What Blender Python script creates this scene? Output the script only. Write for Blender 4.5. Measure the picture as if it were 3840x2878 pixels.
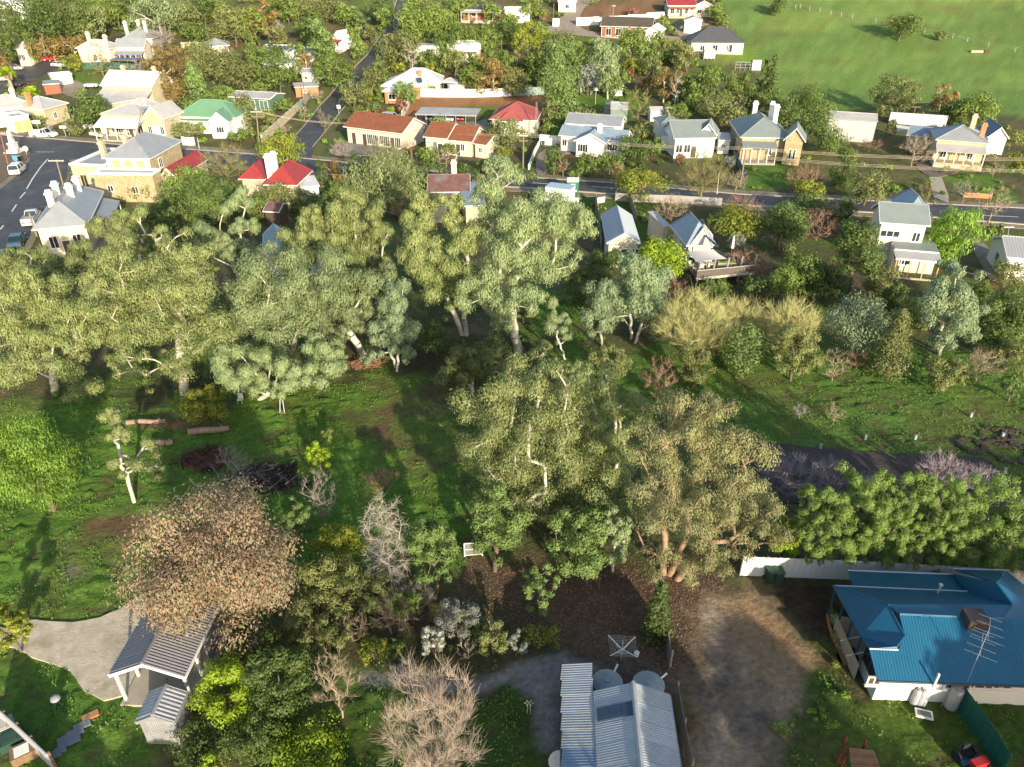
import bpy, bmesh, math, random
import numpy as np
from math import radians, sin, cos, tan, pi, sqrt, atan2
from mathutils import Vector, Matrix
from mathutils.geometry import tessellate_polygon

for _o in list(bpy.data.objects):
    bpy.data.objects.remove(_o)
S = bpy.context.scene
COL = S.collection
random.seed(7)
RNG = np.random.default_rng(11)

# ------------------------------------------------------------------ camera, sky, sun, exposure
CAM_H, PITCH, FPX = 38.0, radians(31.5), 2800.0
cam_d = bpy.data.cameras.new('camera'); cam = bpy.data.objects.new('camera', cam_d); COL.objects.link(cam)
cam.location = (0, 0, CAM_H); cam.rotation_euler = (radians(90) - PITCH, 0, 0)
cam_d.sensor_width = 36; cam_d.sensor_fit = 'HORIZONTAL'; cam_d.lens = FPX / 3840 * 36
cam_d.clip_start = 0.5; cam_d.clip_end = 6000
S.camera = cam

SUN_EL = radians(16); SUN_DX, SUN_DY = -0.37, 0.93          # the way the light travels, away from the camera and a little left
world = bpy.data.worlds.new('World'); S.world = world; world.use_nodes = True
wn = world.node_tree; bg = wn.nodes['Background']
sky = wn.nodes.new('ShaderNodeTexSky'); sky.sky_type = 'NISHITA'; sky.sun_disc = False
sky.sun_elevation = SUN_EL; sky.sun_rotation = atan2(-SUN_DX, -SUN_DY)
sky.air_density = 1.0; sky.dust_density = 1.0; sky.ozone_density = 1.0
wn.links.new(sky.outputs[0], bg.inputs[0]); bg.inputs[1].default_value = 0.15
sun_d = bpy.data.lights.new('sun', 'SUN'); sun_d.energy = 4.5; sun_d.angle = radians(0.6); sun_d.color = (1.0, 0.89, 0.70)
sun = bpy.data.objects.new('sun', sun_d); COL.objects.link(sun)
sun.rotation_euler = Vector((SUN_DX * cos(SUN_EL), SUN_DY * cos(SUN_EL), -sin(SUN_EL))).to_track_quat('-Z', 'Y').to_euler()
sun.location = (30, -60, 80)
S.view_settings.view_transform = 'Standard'; S.view_settings.look = 'None'
S.view_settings.gamma = 1; S.view_settings.use_curve_mapping = False
S.view_settings.exposure = 0.78
S.render.film_transparent = False
try:
    S.cycles.max_bounces = 6; S.cycles.diffuse_bounces = 3; S.cycles.transmission_bounces = 3
    S.cycles.use_denoising = True; S.cycles.denoiser = 'OPENIMAGEDENOISE'; S.cycles.denoising_input_passes = 'RGB_ALBEDO_NORMAL'; S.cycles.sample_clamp_indirect = 4.0
except Exception:
    pass

# ------------------------------------------------------------------ the lie of the land
def terr(y):
    t = np.asarray(y, float) - 190.0
    k = np.clip((np.asarray(y, float) - 80) / 50, 0, 1); k = k * k * (3 - 2 * k)
    z = 0.1 * (t + np.sqrt(t * t + 400)) * k
    return np.where(z > 40, 40 + (z - 40) * .3, z)
SP, CP = sin(PITCH), cos(PITCH)
def ray(ox, oy):                        # plan units: the 2212-wide survey picture -> direction of sight
    u = (ox * 1.736 - 1920) / FPX; v = (oy * 1.736 - 1439) / FPX
    return u, CP - v * SP, -(SP + v * CP)
def P(ox, oy, h=0.0):                   # where that line of sight meets the level h above the ground
    dx, dy, dz = ray(ox, oy)
    lo, hi = 5.0, 1400.0
    for _ in range(46):
        m = (lo + hi) / 2
        if CAM_H + m * dz > float(terr(m * dy)) + h: lo = m
        else: hi = m
    return Vector((lo * dx, lo * dy, CAM_H + lo * dz))
def PY(ox, oy, Y):                      # where it meets the upright plane at distance Y
    dx, dy, dz = ray(ox, oy); m = Y / dy
    return Vector((m * dx, Y, CAM_H + m * dz))
def OXY(p):                             # the survey-picture position of a point
    x, y, z = p[0], p[1], p[2] - CAM_H
    d = y * CP - z * SP; v = -(y * SP + z * CP) / d
    return (x / d * FPX + 1920) / 1.736, (v * FPX + 1439) / 1.736, d
def tile(c, r):
    oy = (0, 414.75, 829.5, 1243.1)[r]
    return lambda x, y: (c * 553.0 + x * .2501, oy + y * .2501)

# ------------------------------------------------------------------ noise in numpy
def _hash(ix, iy, s):
    h = (ix.astype(np.int64) * 374761393 + iy.astype(np.int64) * 668265263 + s * 974711) & 0x7fffffff
    h = ((h ^ (h >> 13)) * 1274126177) & 0x7fffffff
    return ((h ^ (h >> 16)) & 0xffff) / 65535.0
def vnoise(x, y, s=0):
    x0 = np.floor(x); y0 = np.floor(y); fx = x - x0; fy = y - y0
    fx = fx * fx * (3 - 2 * fx); fy = fy * fy * (3 - 2 * fy)
    a = _hash(x0, y0, s); b = _hash(x0 + 1, y0, s); c = _hash(x0, y0 + 1, s); d = _hash(x0 + 1, y0 + 1, s)
    return (a + (b - a) * fx) * (1 - fy) + (c + (d - c) * fx) * fy
def fbm(x, y, oc=4, s=0):
    t = 0; a = .5
    for i in range(oc):
        t = t + a * vnoise(x * 2 ** i, y * 2 ** i, s + i * 17); a *= .5
    return t / (1 - .5 ** oc)

# ------------------------------------------------------------------ materials
M = {}
def nd(nt, t, **kw):
    n = nt.nodes.new(t)
    for k, v in kw.items(): setattr(n, k, v)
    return n
def mat(name, col, rough=.8, var=.18, scale=3.0, metal=0, dirt=None, dirt_amt=.35, bump=0, bscale=20, ribs=None, rib_w=.2, spec=.4, alpha_rand=0):
    """procedural paint: base colour x soft noise, patches of dirt, optional ribs (bump) along an object axis"""
    if name in M: return M[name]
    m = bpy.data.materials.new(name); m.use_nodes = True; nt = m.node_tree; L = nt.links
    b = nt.nodes['Principled BSDF']; b.inputs['Roughness'].default_value = rough; b.inputs['Metallic'].default_value = metal
    b.inputs['Specular IOR Level'].default_value = spec
    tc = nd(nt, 'ShaderNodeTexCoord'); oi = nd(nt, 'ShaderNodeObjectInfo')
    n1 = nd(nt, 'ShaderNodeTexNoise'); n1.inputs['Scale'].default_value = scale; n1.inputs['Detail'].default_value = 6; n1.inputs['Roughness'].default_value = .65
    L.new(tc.outputs['Object'], n1.inputs['Vector'])
    mr = nd(nt, 'ShaderNodeMapRange'); mr.inputs[1].default_value = .3; mr.inputs[2].default_value = .7
    mr.inputs[3].default_value = 1 - var; mr.inputs[4].default_value = 1 + var; L.new(n1.outputs[0], mr.inputs[0])
    mul = nd(nt, 'ShaderNodeMix', data_type='RGBA', blend_type='MULTIPLY'); mul.inputs[0].default_value = 1
    mul.inputs[6].default_value = (*col, 1); L.new(mr.outputs[0], mul.inputs[7])
    out = mul.outputs[2]
    if dirt is not None:
        n2 = nd(nt, 'ShaderNodeTexNoise'); n2.inputs['Scale'].default_value = scale * .37; n2.inputs['Detail'].default_value = 5; n2.inputs['Distortion'].default_value = .6
        L.new(tc.outputs['Object'], n2.inputs['Vector'])
        r2 = nd(nt, 'ShaderNodeMapRange'); r2.inputs[1].default_value = .5; r2.inputs[2].default_value = .72; r2.inputs[4].default_value = dirt_amt
        L.new(n2.outputs[0], r2.inputs[0])
        mx = nd(nt, 'ShaderNodeMix', data_type='RGBA'); mx.inputs[7].default_value = (*dirt, 1)
        L.new(r2.outputs[0], mx.inputs[0]); L.new(out, mx.inputs[6]); out = mx.outputs[2]
    if alpha_rand:
        r3 = nd(nt, 'ShaderNodeMapRange'); r3.inputs[3].default_value = 1 - alpha_rand; r3.inputs[4].default_value = 1 + alpha_rand
        L.new(oi.outputs['Random'], r3.inputs[0])
        m3 = nd(nt, 'ShaderNodeMix', data_type='RGBA', blend_type='MULTIPLY'); m3.inputs[0].default_value = 1
        L.new(out, m3.inputs[6]); L.new(r3.outputs[0], m3.inputs[7]); out = m3.outputs[2]
    L.new(out, b.inputs['Base Color'])
    nrm = None
    if ribs:
        w = nd(nt, 'ShaderNodeTexWave', bands_direction=ribs); w.inputs['Scale'].default_value = .3142 / rib_w
        L.new(tc.outputs['Object'], w.inputs['Vector'])
        bp = nd(nt, 'ShaderNodeBump'); bp.inputs['Strength'].default_value = .5; bp.inputs['Distance'].default_value = .03
        L.new(w.outputs['Fac'], bp.inputs['Height']); nrm = bp
    if bump:
        n4 = nd(nt, 'ShaderNodeTexNoise'); n4.inputs['Scale'].default_value = bscale; n4.inputs['Detail'].default_value = 4
        L.new(tc.outputs['Object'], n4.inputs['Vector'])
        bp = nd(nt, 'ShaderNodeBump'); bp.inputs['Strength'].default_value = bump; bp.inputs['Distance'].default_value = .05
        L.new(n4.outputs[0], bp.inputs['Height'])
        if nrm: L.new(nrm.outputs[0], bp.inputs['Normal'])
        nrm = bp
    if nrm: L.new(nrm.outputs[0], b.inputs['Normal'])
    M[name] = m
    return m

def leaf_mat(name, cols, rough=.55, transl=.36):
    if name in M: return M[name]
    m = bpy.data.materials.new(name); m.use_nodes = True; nt = m.node_tree; L = nt.links
    b = nt.nodes['Principled BSDF']; b.inputs['Roughness'].default_value = rough; b.inputs['Specular IOR Level'].default_value = .35
    g = nd(nt, 'ShaderNodeNewGeometry'); oi = nd(nt, 'ShaderNodeObjectInfo'); tc = nd(nt, 'ShaderNodeTexCoord')
    rp = nd(nt, 'ShaderNodeValToRGB'); e = rp.color_ramp.elements
    n = len(cols); e[0].position = 0; e[0].color = (*cols[0], 1); e[1].position = 1; e[1].color = (*cols[-1], 1)
    for i in range(1, n - 1):
        k = e.new(i / (n - 1)); k.color = (*cols[i], 1)
    L.new(g.outputs['Random Per Island'], rp.inputs[0])
    ns = nd(nt, 'ShaderNodeTexNoise'); ns.inputs['Scale'].default_value = .45; ns.inputs['Detail'].default_value = 3
    L.new(tc.outputs['Object'], ns.inputs['Vector'])
    ad = nd(nt, 'ShaderNodeMath', operation='MULTIPLY_ADD'); ad.inputs[1].default_value = .5; L.new(oi.outputs['Random'], ad.inputs[0]); L.new(ns.outputs[0], ad.inputs[2])
    mr = nd(nt, 'ShaderNodeMapRange'); mr.inputs[1].default_value = .35; mr.inputs[2].default_value = 1.1; mr.inputs[3].default_value = .92; mr.inputs[4].default_value = 1.62
    L.new(ad.outputs[0], mr.inputs[0])
    mu = nd(nt, 'ShaderNodeMix', data_type='RGBA', blend_type='MULTIPLY'); mu.inputs[0].default_value = 1
    L.new(rp.outputs[0], mu.inputs[6]); L.new(mr.outputs[0], mu.inputs[7])
    L.new(mu.outputs[2], b.inputs['Base Color'])
    t = nd(nt, 'ShaderNodeBsdfTranslucent'); L.new(mu.outputs[2], t.inputs[0])
    mix = nd(nt, 'ShaderNodeMixShader'); mix.inputs[0].default_value = transl
    L.new(b.outputs[0], mix.inputs[1]); L.new(t.outputs[0], mix.inputs[2])
    L.new(mix.outputs[0], nt.nodes['Material Output'].inputs[0])
    M[name] = m
    return m

# ------------------------------------------------------------------ objects
def tag(o, label=None, cat=None, group=None, kind=None):
    if label: o['label'] = label
    if cat: o['category'] = cat
    if group: o['group'] = group
    if kind: o['kind'] = kind
    return o
def thing(name, label, cat, loc=(0, 0, 0), rz=0, group=None):
    o = bpy.data.objects.new(name, None); COL.objects.link(o); o.empty_display_size = .3
    o.location = loc; o.rotation_euler = (0, 0, rz)
    return tag(o, label, cat, group)
def link(name, me, parent=None, loc=None, rz=0):
    o = bpy.data.objects.new(name, me); COL.objects.link(o)
    if parent: o.parent = parent
    if loc is not None: o.location = loc
    if rz: o.rotation_euler = (0, 0, rz)
    return o
def copy_tree(o, parent=None):
    c = o.copy(); COL.objects.link(c)
    if parent: c.parent = parent
    for ch in list(o.children): copy_tree(ch, c)
    return c
def np_mesh(name, V, F, mats, midx=None, smooth=False):
    """V (n,3), F (m,k) all faces with k corners"""
    V = np.ascontiguousarray(V, np.float32); F = np.ascontiguousarray(F, np.int32)
    me = bpy.data.meshes.new(name); k = F.shape[1]
    me.vertices.add(len(V)); me.vertices.foreach_set('co', V.ravel())
    me.loops.add(F.size); me.loops.foreach_set('vertex_index', F.ravel())
    me.polygons.add(len(F)); me.polygons.foreach_set('loop_start', np.arange(0, F.size, k, dtype=np.int32))
    if midx is not None: me.polygons.foreach_set('material_index', np.asarray(midx, np.int32))
    for m in (mats if isinstance(mats, (list, tuple)) else [mats]): me.materials.append(m)
    me.polygons.foreach_set('use_smooth', np.full(len(F), bool(smooth)))
    me.update(calc_edges=True)
    return me

class MB:
    """collects shapes and links them as ONE mesh object"""
    def __init__(s): s.v = []; s.f = []; s.m = []; s.mats = []
    def mi(s, m):
        if m is None: return 0
        if m not in s.mats: s.mats.append(m)
        return s.mats.index(m)
    def face(s, pts, m=None):
        i = len(s.v); s.v += [tuple(p) for p in pts]; s.f.append(list(range(i, i + len(pts)))); s.m.append(s.mi(m))
    def box(s, x0, x1, y0, y1, z0, z1, m=None):
        i = len(s.v); s.v += [(x, y, z) for z in (z0, z1) for x, y in ((x0, y0), (x1, y0), (x1, y1), (x0, y1))]
        for f in ((3, 2, 1, 0), (4, 5, 6, 7), (0, 1, 5, 4), (1, 2, 6, 5), (2, 3, 7, 6), (3, 0, 4, 7)):
            s.f.append([i + k for k in f]); s.m.append(s.mi(m))
    def prism(s, poly, z0, z1, m=None):      # plan polygon, counter-clockwise
        n = len(poly); i = len(s.v)
        s.v += [(x, y, z0) for x, y in poly] + [(x, y, z1) for x, y in poly]
        s.f.append([i + k for k in range(n - 1, -1, -1)]); s.m.append(s.mi(m))
        s.f.append([i + n + k for k in range(n)]); s.m.append(s.mi(m))
        for k in range(n):
            s.f.append([i + k, i + (k + 1) % n, i + n + (k + 1) % n, i + n + k]); s.m.append(s.mi(m))
    def slab(s, pts, t, m=None, m2=None):    # any 3D polygon given a thickness t downwards
        pts = [Vector(p) for p in pts]; n = len(pts); i = len(s.v)
        s.v += [tuple(p) for p in pts] + [(p.x, p.y, p.z - t) for p in pts]
        s.f.append([i + k for k in range(n)]); s.m.append(s.mi(m))
        s.f.append([i + n + k for k in range(n - 1, -1, -1)]); s.m.append(s.mi(m2 or m))
        for k in range(n):
            s.f.append([i + (k + 1) % n, i + k, i + n + k, i + n + (k + 1) % n]); s.m.append(s.mi(m2 or m))
    def tube(s, a, b, r0, r1=None, n=6, m=None, cap=True):
        a = Vector(a); b = Vector(b); r1 = r0 if r1 is None else r1
        d = (b - a); d = d.normalized() if d.length > 1e-6 else Vector((0, 0, 1))
        u = d.orthogonal().normalized(); w = d.cross(u); i = len(s.v)
        for c, r in ((a, r0), (b, r1)):
            for k in range(n):
                t = 2 * pi * k / n; q = c + (u * cos(t) + w * sin(t)) * r; s.v.append(tuple(q))
        for k in range(n):
            s.f.append([i + k, i + (k + 1) % n, i + n + (k + 1) % n, i + n + k]); s.m.append(s.mi(m))
        if cap:
            s.f.append([i + k for k in range(n - 1, -1, -1)]); s.m.append(s.mi(m))
            s.f.append([i + n + k for k in range(n)]); s.m.append(s.mi(m))
    def path(s, pts, r, n=5, m=None):
        for a, b in zip(pts[:-1], pts[1:]): s.tube(a, b, r, r, n, m)
    def lathe(s, prof, c=(0, 0, 0), n=16, m=None):
        i = len(s.v); k = len(prof)
        for r, z in prof:
            for j in range(n):
                t = 2 * pi * j / n; s.v.append((c[0] + r * cos(t), c[1] + r * sin(t), c[2] + z))
        for a in range(k - 1):
            for j in range(n):
                s.f.append([i + a * n + j, i + a * n + (j + 1) % n, i + (a + 1) * n + (j + 1) % n, i + (a + 1) * n + j]); s.m.append(s.mi(m))
        s.f.append([i + j for j in range(n - 1, -1, -1)]); s.m.append(s.mi(m))
        s.f.append([i + (k - 1) * n + j for j in range(n)]); s.m.append(s.mi(m))
    def ico(s, c, r, m=None, sub=1, sq=(1, 1, 1), jit=0, rng=random):
        bm = bmesh.new(); bmesh.ops.create_icosphere(bm, subdivisions=sub, radius=1); i = len(s.v)
        for v in bm.verts:
            k = 1 + rng.uniform(-jit, jit); s.v.append((c[0] + v.co.x * r * sq[0] * k, c[1] + v.co.y * r * sq[1] * k, c[2] + v.co.z * r * sq[2] * k))
        for f in bm.faces: s.f.append([i + v.index for v in f.verts]); s.m.append(s.mi(m))
        bm.free()
    def mesh(s, name, m=None):
        me = bpy.data.meshes.new(name); me.from_pydata(s.v, [], s.f)
        mats = s.mats or [m]
        for q in mats: me.materials.append(q if q is not None else m)
        me.polygons.foreach_set('material_index', s.m); me.update()
        return me
    def build(s, name, m=None, parent=None, loc=None, rz=0):
        return link(name, s.mesh(name, m), parent, loc, rz)
# ------------------------------------------------------------------ ground
def wpoly(pts, h=0): return [P(x, y, h) for x, y in pts]
def inside(px, py, poly):
    r = np.zeros(px.shape, bool); n = len(poly)
    for i in range(n):
        x0, y0 = poly[i][0], poly[i][1]; x1, y1 = poly[(i + 1) % n][0], poly[(i + 1) % n][1]
        c = ((y0 > py) != (y1 > py)) & (px < (x1 - x0) * (py - y0) / (y1 - y0 + 1e-12) + x0)
        r ^= c
    return r
def chaikin(p, it=2):
    for _ in range(it):
        q = []
        for i in range(len(p)):
            a = p[i]; b = p[(i + 1) % len(p)]
            q += [a.lerp(b, .25), a.lerp(b, .75)]
        p = q
    return p
ZONES = []     # (polygon in plan units, colour, warp in metres, kind)
def zone(pts, col, warp=1.0): ZONES.append((wpoly(pts), col, warp))
C_GRASS = (.105, .19, .028); C_GRASS2 = (.115, .15, .022); C_TOWN = (.10, .10, .042); C_DIRT = (.20, .12, .065)
C_LITTER = (.12, .078, .052); C_SOIL = (.028, .021, .019); C_ORANGE = (.33, .165, .075)
FIELD = [(1560, 0), (1580, 60), (1640, 160), (1668, 205), (1690, 222), (1760, 238), (1880, 243), (2160, 250), (2260, 262), (2500, 280), (2700, -60), (1900, -80), (1540, -60)]
zone(FIELD, (.135, .215, .048), 1.0)
zone([(0, 880), (260, 840), (760, 790), (1000, 790), (1080, 1180), (1000, 1290), (830, 1330), (640, 1240), (420, 1480), (300, 1700), (-80, 1700), (-200, 1100)], C_GRASS, 2.0)
zone([(1120, 600), (1260, 640), (1260, 820), (1130, 790)], C_GRASS, 1.5)
zone([(1220, 770), (1560, 730), (2250, 760), (2300, 1110), (2200, 1080), (2130, 990), (1600, 962), (1500, 900), (1230, 900)], (.095, .165, .03), 2.0)
zone([(1900, 1470), (2260, 1510), (2300, 1720), (1700, 1720), (1760, 1560), (1800, 1500)], (.075, .125, .020), 1.2)
zone([(280, 905), (420, 890), (500, 905), (420, 925), (300, 925)], C_DIRT, 1.0)
zone([(225, 1110), (330, 1095), (310, 1180), (200, 1190)], (.15, .095, .05), 1.6)
zone([(100, 1170), (240, 1180), (240, 1200), (110, 1195)], (.14, .09, .05), 1.6)
zone([(130, 1225), (180, 1222), (185, 1245), (135, 1250)], (.19, .16, .10), .8)
zone([(800, 880), (850, 860), (870, 970), (820, 990)], (.13, .085, .045), 1.5)
zone([(850, 830), (1000, 820), (1010, 900), (880, 900)], (.12, .10, .045), 2.5)
zone([(400, 975), (480, 965), (500, 1010), (420, 1025)], (.05, .028, .022), 1.0)
zone([(520, 1005), (640, 990), (650, 1075), (520, 1060)], (.035, .028, .026), 1.5)
zone([(1000, 1190), (1600, 1220), (1540, 1300), (1470, 1480), (1250, 1440), (1190, 1400), (1050, 1350), (1000, 1270)], C_LITTER, 1.5)
zone([(640, 1230), (1010, 1230), (1060, 1350), (1190, 1400), (1120, 1440), (760, 1460), (660, 1400)], (.085, .075, .035), 2.0)
zone([(700, 1480), (1150, 1490), (1150, 1720), (560, 1720)], (.06, .105, .018), 1.5)
zone([(1020, 1440), (1140, 1440), (1140, 1480), (1020, 1490)], C_LITTER, 1)
zone([(1200, 1430), (1470, 1440), (1480, 1520), (1200, 1520)], (.12, .09, .075), 1)
zone([(1640, 1255), (1790, 1262), (1870, 1420), (1880, 1500), (1810, 1480), (1700, 1300)], (.075, .05, .032), 1.0)
zone([(1700, 1420), (1800, 1400), (1850, 1470), (1900, 1500), (1800, 1560), (1640, 1700), (1560, 1720), (1690, 1540)], (.06, .10, .02), 1.2)
zone([(870, 212), (1180, 208), (1170, 236), (1060, 232), (1040, 245), (880, 262), (865, 240)], C_ORANGE, .8)
zone([(990, 232), (1070, 226), (1075, 255), (985, 252)], C_GRASS, 1)
zone([(1245, 58), (1262, 18), (1300, 4), (1420, 0), (1420, 38), (1290, 52)], (.21, .115, .06), 1.2)
zone([(1560, 108), (1640, 110), (1640, 135), (1540, 135)], (.14, .23, .03), 1)
zone([(1200, 200), (1420, 200), (1350, 265), (1200, 262)], C_GRASS, 2)
zone([(1580, 345), (1720, 345), (1760, 400), (1600, 410)], C_GRASS, 1.5)
zone([(1730, 270), (2010, 270), (2100, 400), (1760, 400)], (.13, .125, .045), 2)
zone([(2040, 380), (2140, 372), (2200, 440), (2060, 420)], C_GRASS, 1.2)
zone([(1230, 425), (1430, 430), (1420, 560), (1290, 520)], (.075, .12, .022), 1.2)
zone([(160, 160), (215, 165), (215, 195), (150, 190)], C_GRASS, 1)
zone([(600, 300), (700, 170), (760, 130), (830, 60), (640, 300)], (.13, .135, .045), .8)
zone([(640, 300), (730, 240), (760, 260), (690, 330)], (.15, .14, .055), .8)
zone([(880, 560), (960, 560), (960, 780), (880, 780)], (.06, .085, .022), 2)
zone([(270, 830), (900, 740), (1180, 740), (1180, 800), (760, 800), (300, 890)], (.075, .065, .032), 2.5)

zone([(1530, 1292), (1580, 1274), (1660, 1262), (1690, 1300), (1750, 1400), (1745, 1470), (1690, 1560), (1640, 1640), (1620, 1720), (1500, 1720), (1480, 1560), (1490, 1440), (1510, 1350)], (.27, .195, .125), 1.0)
zone([(1535, 1300), (1560, 1300), (1555, 1440), (1570, 1700), (1535, 1700), (1520, 1480)], (.36, .28, .20), .5)
zone([(1600, 1400), (1622, 1400), (1625, 1520), (1600, 1700), (1575, 1700), (1600, 1540)], (.33, .255, .18), .5)
zone([(1600, 1300), (1660, 1290), (1730, 1400), (1700, 1470), (1650, 1420)], (.36, .225, .115), 1.6)
zone([(1470, 1420), (1560, 1400), (1620, 1480), (1560, 1600), (1500, 1580)], (.13, .105, .085), 2.0)
zone([(770, 1464), (870, 1460), (950, 1466), (1010, 1458), (1106, 1452), (1160, 1430), (1210, 1413), (1262, 1425), (1300, 1448), (1260, 1470), (1214, 1480), (1216, 1560), (1214, 1622), (1150, 1626), (1150, 1560), (1152, 1500), (1100, 1484), (1000, 1488), (880, 1480), (770, 1482)], (.27, .235, .21), .5)
zone([(1205, 1500), (1195, 1560), (1190, 1620), (1216, 1622), (1216, 1500)], (.09, .065, .05), .6)
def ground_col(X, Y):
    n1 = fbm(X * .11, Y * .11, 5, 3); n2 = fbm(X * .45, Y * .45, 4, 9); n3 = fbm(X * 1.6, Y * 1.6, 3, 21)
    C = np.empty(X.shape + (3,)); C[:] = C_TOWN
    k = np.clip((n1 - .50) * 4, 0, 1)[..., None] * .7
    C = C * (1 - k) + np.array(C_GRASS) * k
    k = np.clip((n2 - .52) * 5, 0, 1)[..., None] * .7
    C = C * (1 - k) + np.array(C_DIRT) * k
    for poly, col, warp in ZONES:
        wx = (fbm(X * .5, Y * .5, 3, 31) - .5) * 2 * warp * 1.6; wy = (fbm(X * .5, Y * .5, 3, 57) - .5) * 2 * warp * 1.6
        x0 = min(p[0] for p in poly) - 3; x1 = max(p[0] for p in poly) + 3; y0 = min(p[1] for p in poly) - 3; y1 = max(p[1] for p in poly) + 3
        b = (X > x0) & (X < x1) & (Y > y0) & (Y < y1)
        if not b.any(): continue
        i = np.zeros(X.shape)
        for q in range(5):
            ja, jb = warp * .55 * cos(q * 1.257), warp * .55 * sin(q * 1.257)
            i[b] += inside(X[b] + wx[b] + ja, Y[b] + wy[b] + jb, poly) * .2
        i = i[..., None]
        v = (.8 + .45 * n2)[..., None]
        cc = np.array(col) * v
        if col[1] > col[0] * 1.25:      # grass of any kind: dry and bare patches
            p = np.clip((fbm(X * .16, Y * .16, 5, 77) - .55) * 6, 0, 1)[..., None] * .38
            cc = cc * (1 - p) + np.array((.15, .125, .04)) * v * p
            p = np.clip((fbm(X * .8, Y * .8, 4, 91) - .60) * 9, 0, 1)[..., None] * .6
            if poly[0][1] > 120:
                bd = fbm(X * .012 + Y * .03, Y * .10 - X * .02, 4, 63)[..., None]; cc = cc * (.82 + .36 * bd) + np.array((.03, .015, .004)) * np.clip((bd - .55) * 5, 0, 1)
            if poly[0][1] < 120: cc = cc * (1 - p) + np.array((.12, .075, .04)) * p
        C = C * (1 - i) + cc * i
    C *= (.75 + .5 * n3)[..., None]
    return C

# ------------------------------------------------------------------ sheets: roads, paths, drives
SHEETS = []; FLAT_ONLY = []
def resample(p, step):
    q = []
    for i in range(len(p)):
        a = p[i]; b = p[(i + 1) % len(p)]; n = max(1, int((b - a).length / step))
        q += [a.lerp(b, k / n) for k in range(n)]
    return q
def sheet(name, pts, m, lift=.05, ragged=0, smooth=1, step=2.0, world=False, thick=.12):
    p = pts if world else wpoly(pts)
    p = [Vector((a[0], a[1], 0)) for a in p]
    if smooth: p = chaikin(p, smooth)
    p = resample(p, step)
    if ragged:
        for k, a in enumerate(p):
            a.x += (float(fbm(np.array(a.x * .9), np.array(a.y * .9), 3, 4)) - .5) * 2 * ragged
            a.y += (float(fbm(np.array(a.x * .9 + 50), np.array(a.y * .9), 3, 14)) - .5) * 2 * ragged
    v = [(a.x, a.y, float(terr(a.y)) + lift) for a in p]
    SHEETS.append(p)
    tri = tessellate_polygon([p]); n = len(p)
    f = []
    for t in tri:
        a, b, c = (p[i] for i in t)
        f.append(t if (b - a).cross(c - a).z > 0 else t[::-1])
    area = sum(p[i].x * p[(i + 1) % n].y - p[(i + 1) % n].x * p[i].y for i in range(n))
    v2 = [(x, y, z - thick) for x, y, z in v]
    sides = [((i + 1) % n, i, i + n, (i + 1) % n + n) for i in range(n)]
    if area < 0: sides = [s[::-1] for s in sides]
    me = bpy.data.meshes.new(name); me.from_pydata(v + v2, [], f + sides); me.materials.append(m); me.update()
    return tag(link(name, me), kind='structure')
asphalt = mat('asphalt', (.062, .058, .058), .62, .25, .8, dirt=(.16, .13, .10), dirt_amt=.5, bump=.2, bscale=40, spec=.5)
verge = mat('verge_gravel', (.24, .20, .13), .95, .25, 1.2, dirt=(.13, .15, .05), dirt_amt=.7)
concrete = mat('concrete', (.42, .36, .28), .9, .12, 2)
gravel = mat('pale_gravel', (.56, .47, .34), .95, .22, 1.4, dirt=(.30, .23, .15), dirt_amt=.7, bump=.5, bscale=8)
gravel2 = mat('grey_gravel', (.25, .21, .185), .95, .3, 5, dirt=(.12, .08, .055), dirt_amt=.8, bump=.6, bscale=14)
gravel3 = mat('brown_gravel', (.27, .215, .165), .95, .25, 1.6, dirt=(.20, .12, .065), dirt_amt=.8, bump=.5, bscale=10)
paver = mat('paver', (.26, .22, .19), .9, .25, 3)
soil = mat('dark_soil', (.072, .056, .048), .95, .3, 2.5, bump=.8, bscale=6)
a0 = tile(0, 0); b0 = tile(1, 0); c0 = tile(2, 0); d0 = tile(3, 0)
a1 = tile(0, 1); b1 = tile(1, 1); c1 = tile(2, 1); d1 = tile(3, 1)
a2 = tile(0, 2); b2 = tile(1, 2); c2 = tile(2, 2); d2 = tile(3, 2)
a3 = tile(0, 3); b3 = tile(1, 3); c3 = tile(2, 3); d3 = tile(3, 3)
MR_U = [(-60, 287), (0, 292), (100, 300), (255, 313), (400, 323), (560, 335), (720, 349), (900, 368), (1110, 382), (1330, 397), (1600, 421), (1900, 436), (2212, 451), (2300, 456)]
MR_L = [(2300, 492), (2212, 486), (1900, 461), (1600, 444), (1280, 417), (1110, 405), (880, 395), (700, 376), (560, 362), (400, 350), (255, 342), (150, 345)]
sheet('verge', [(x, y - 9) for x, y in MR_U] + [(x, y + 8) for x, y in MR_L[:-2]] + [(160, 352), (150, 392), (90, 480), (60, 560), (-30, 640), (-60, 640), (-90, 440), (-60, 340)], verge, .02, .3, 1)
sheet('main_road', MR_U + MR_L + [(150, 350), (140, 392), (78, 478), (45, 540), (2, 592), (-80, 640), (-90, 470), (0, 412), (45, 372), (62, 352), (66, 338), (40, 333), (-60, 322)], asphalt, .06, 0, 1)
SS_L = [(858, -4), (846, 40), (795, 117), (745, 166), (690, 230), (640, 292), (604, 345)]
SS_R = [(672, 350), (676, 318), (705, 282), (737, 240), (765, 207), (800, 172), (834, 122), (862, 50), (880, 4)]
sheet('side_street', SS_L + SS_R, asphalt, .052, 0, 1)
sheet('back_street', [(-60, 182), (0, 172), (60, 143), (120, 121), (165, 105), (230, 85), (310, 62), (318, 70), (245, 92), (170, 119), (120, 151), (60, 180), (0, 198), (-60, 206)], asphalt, .05, 0, 1)
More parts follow.
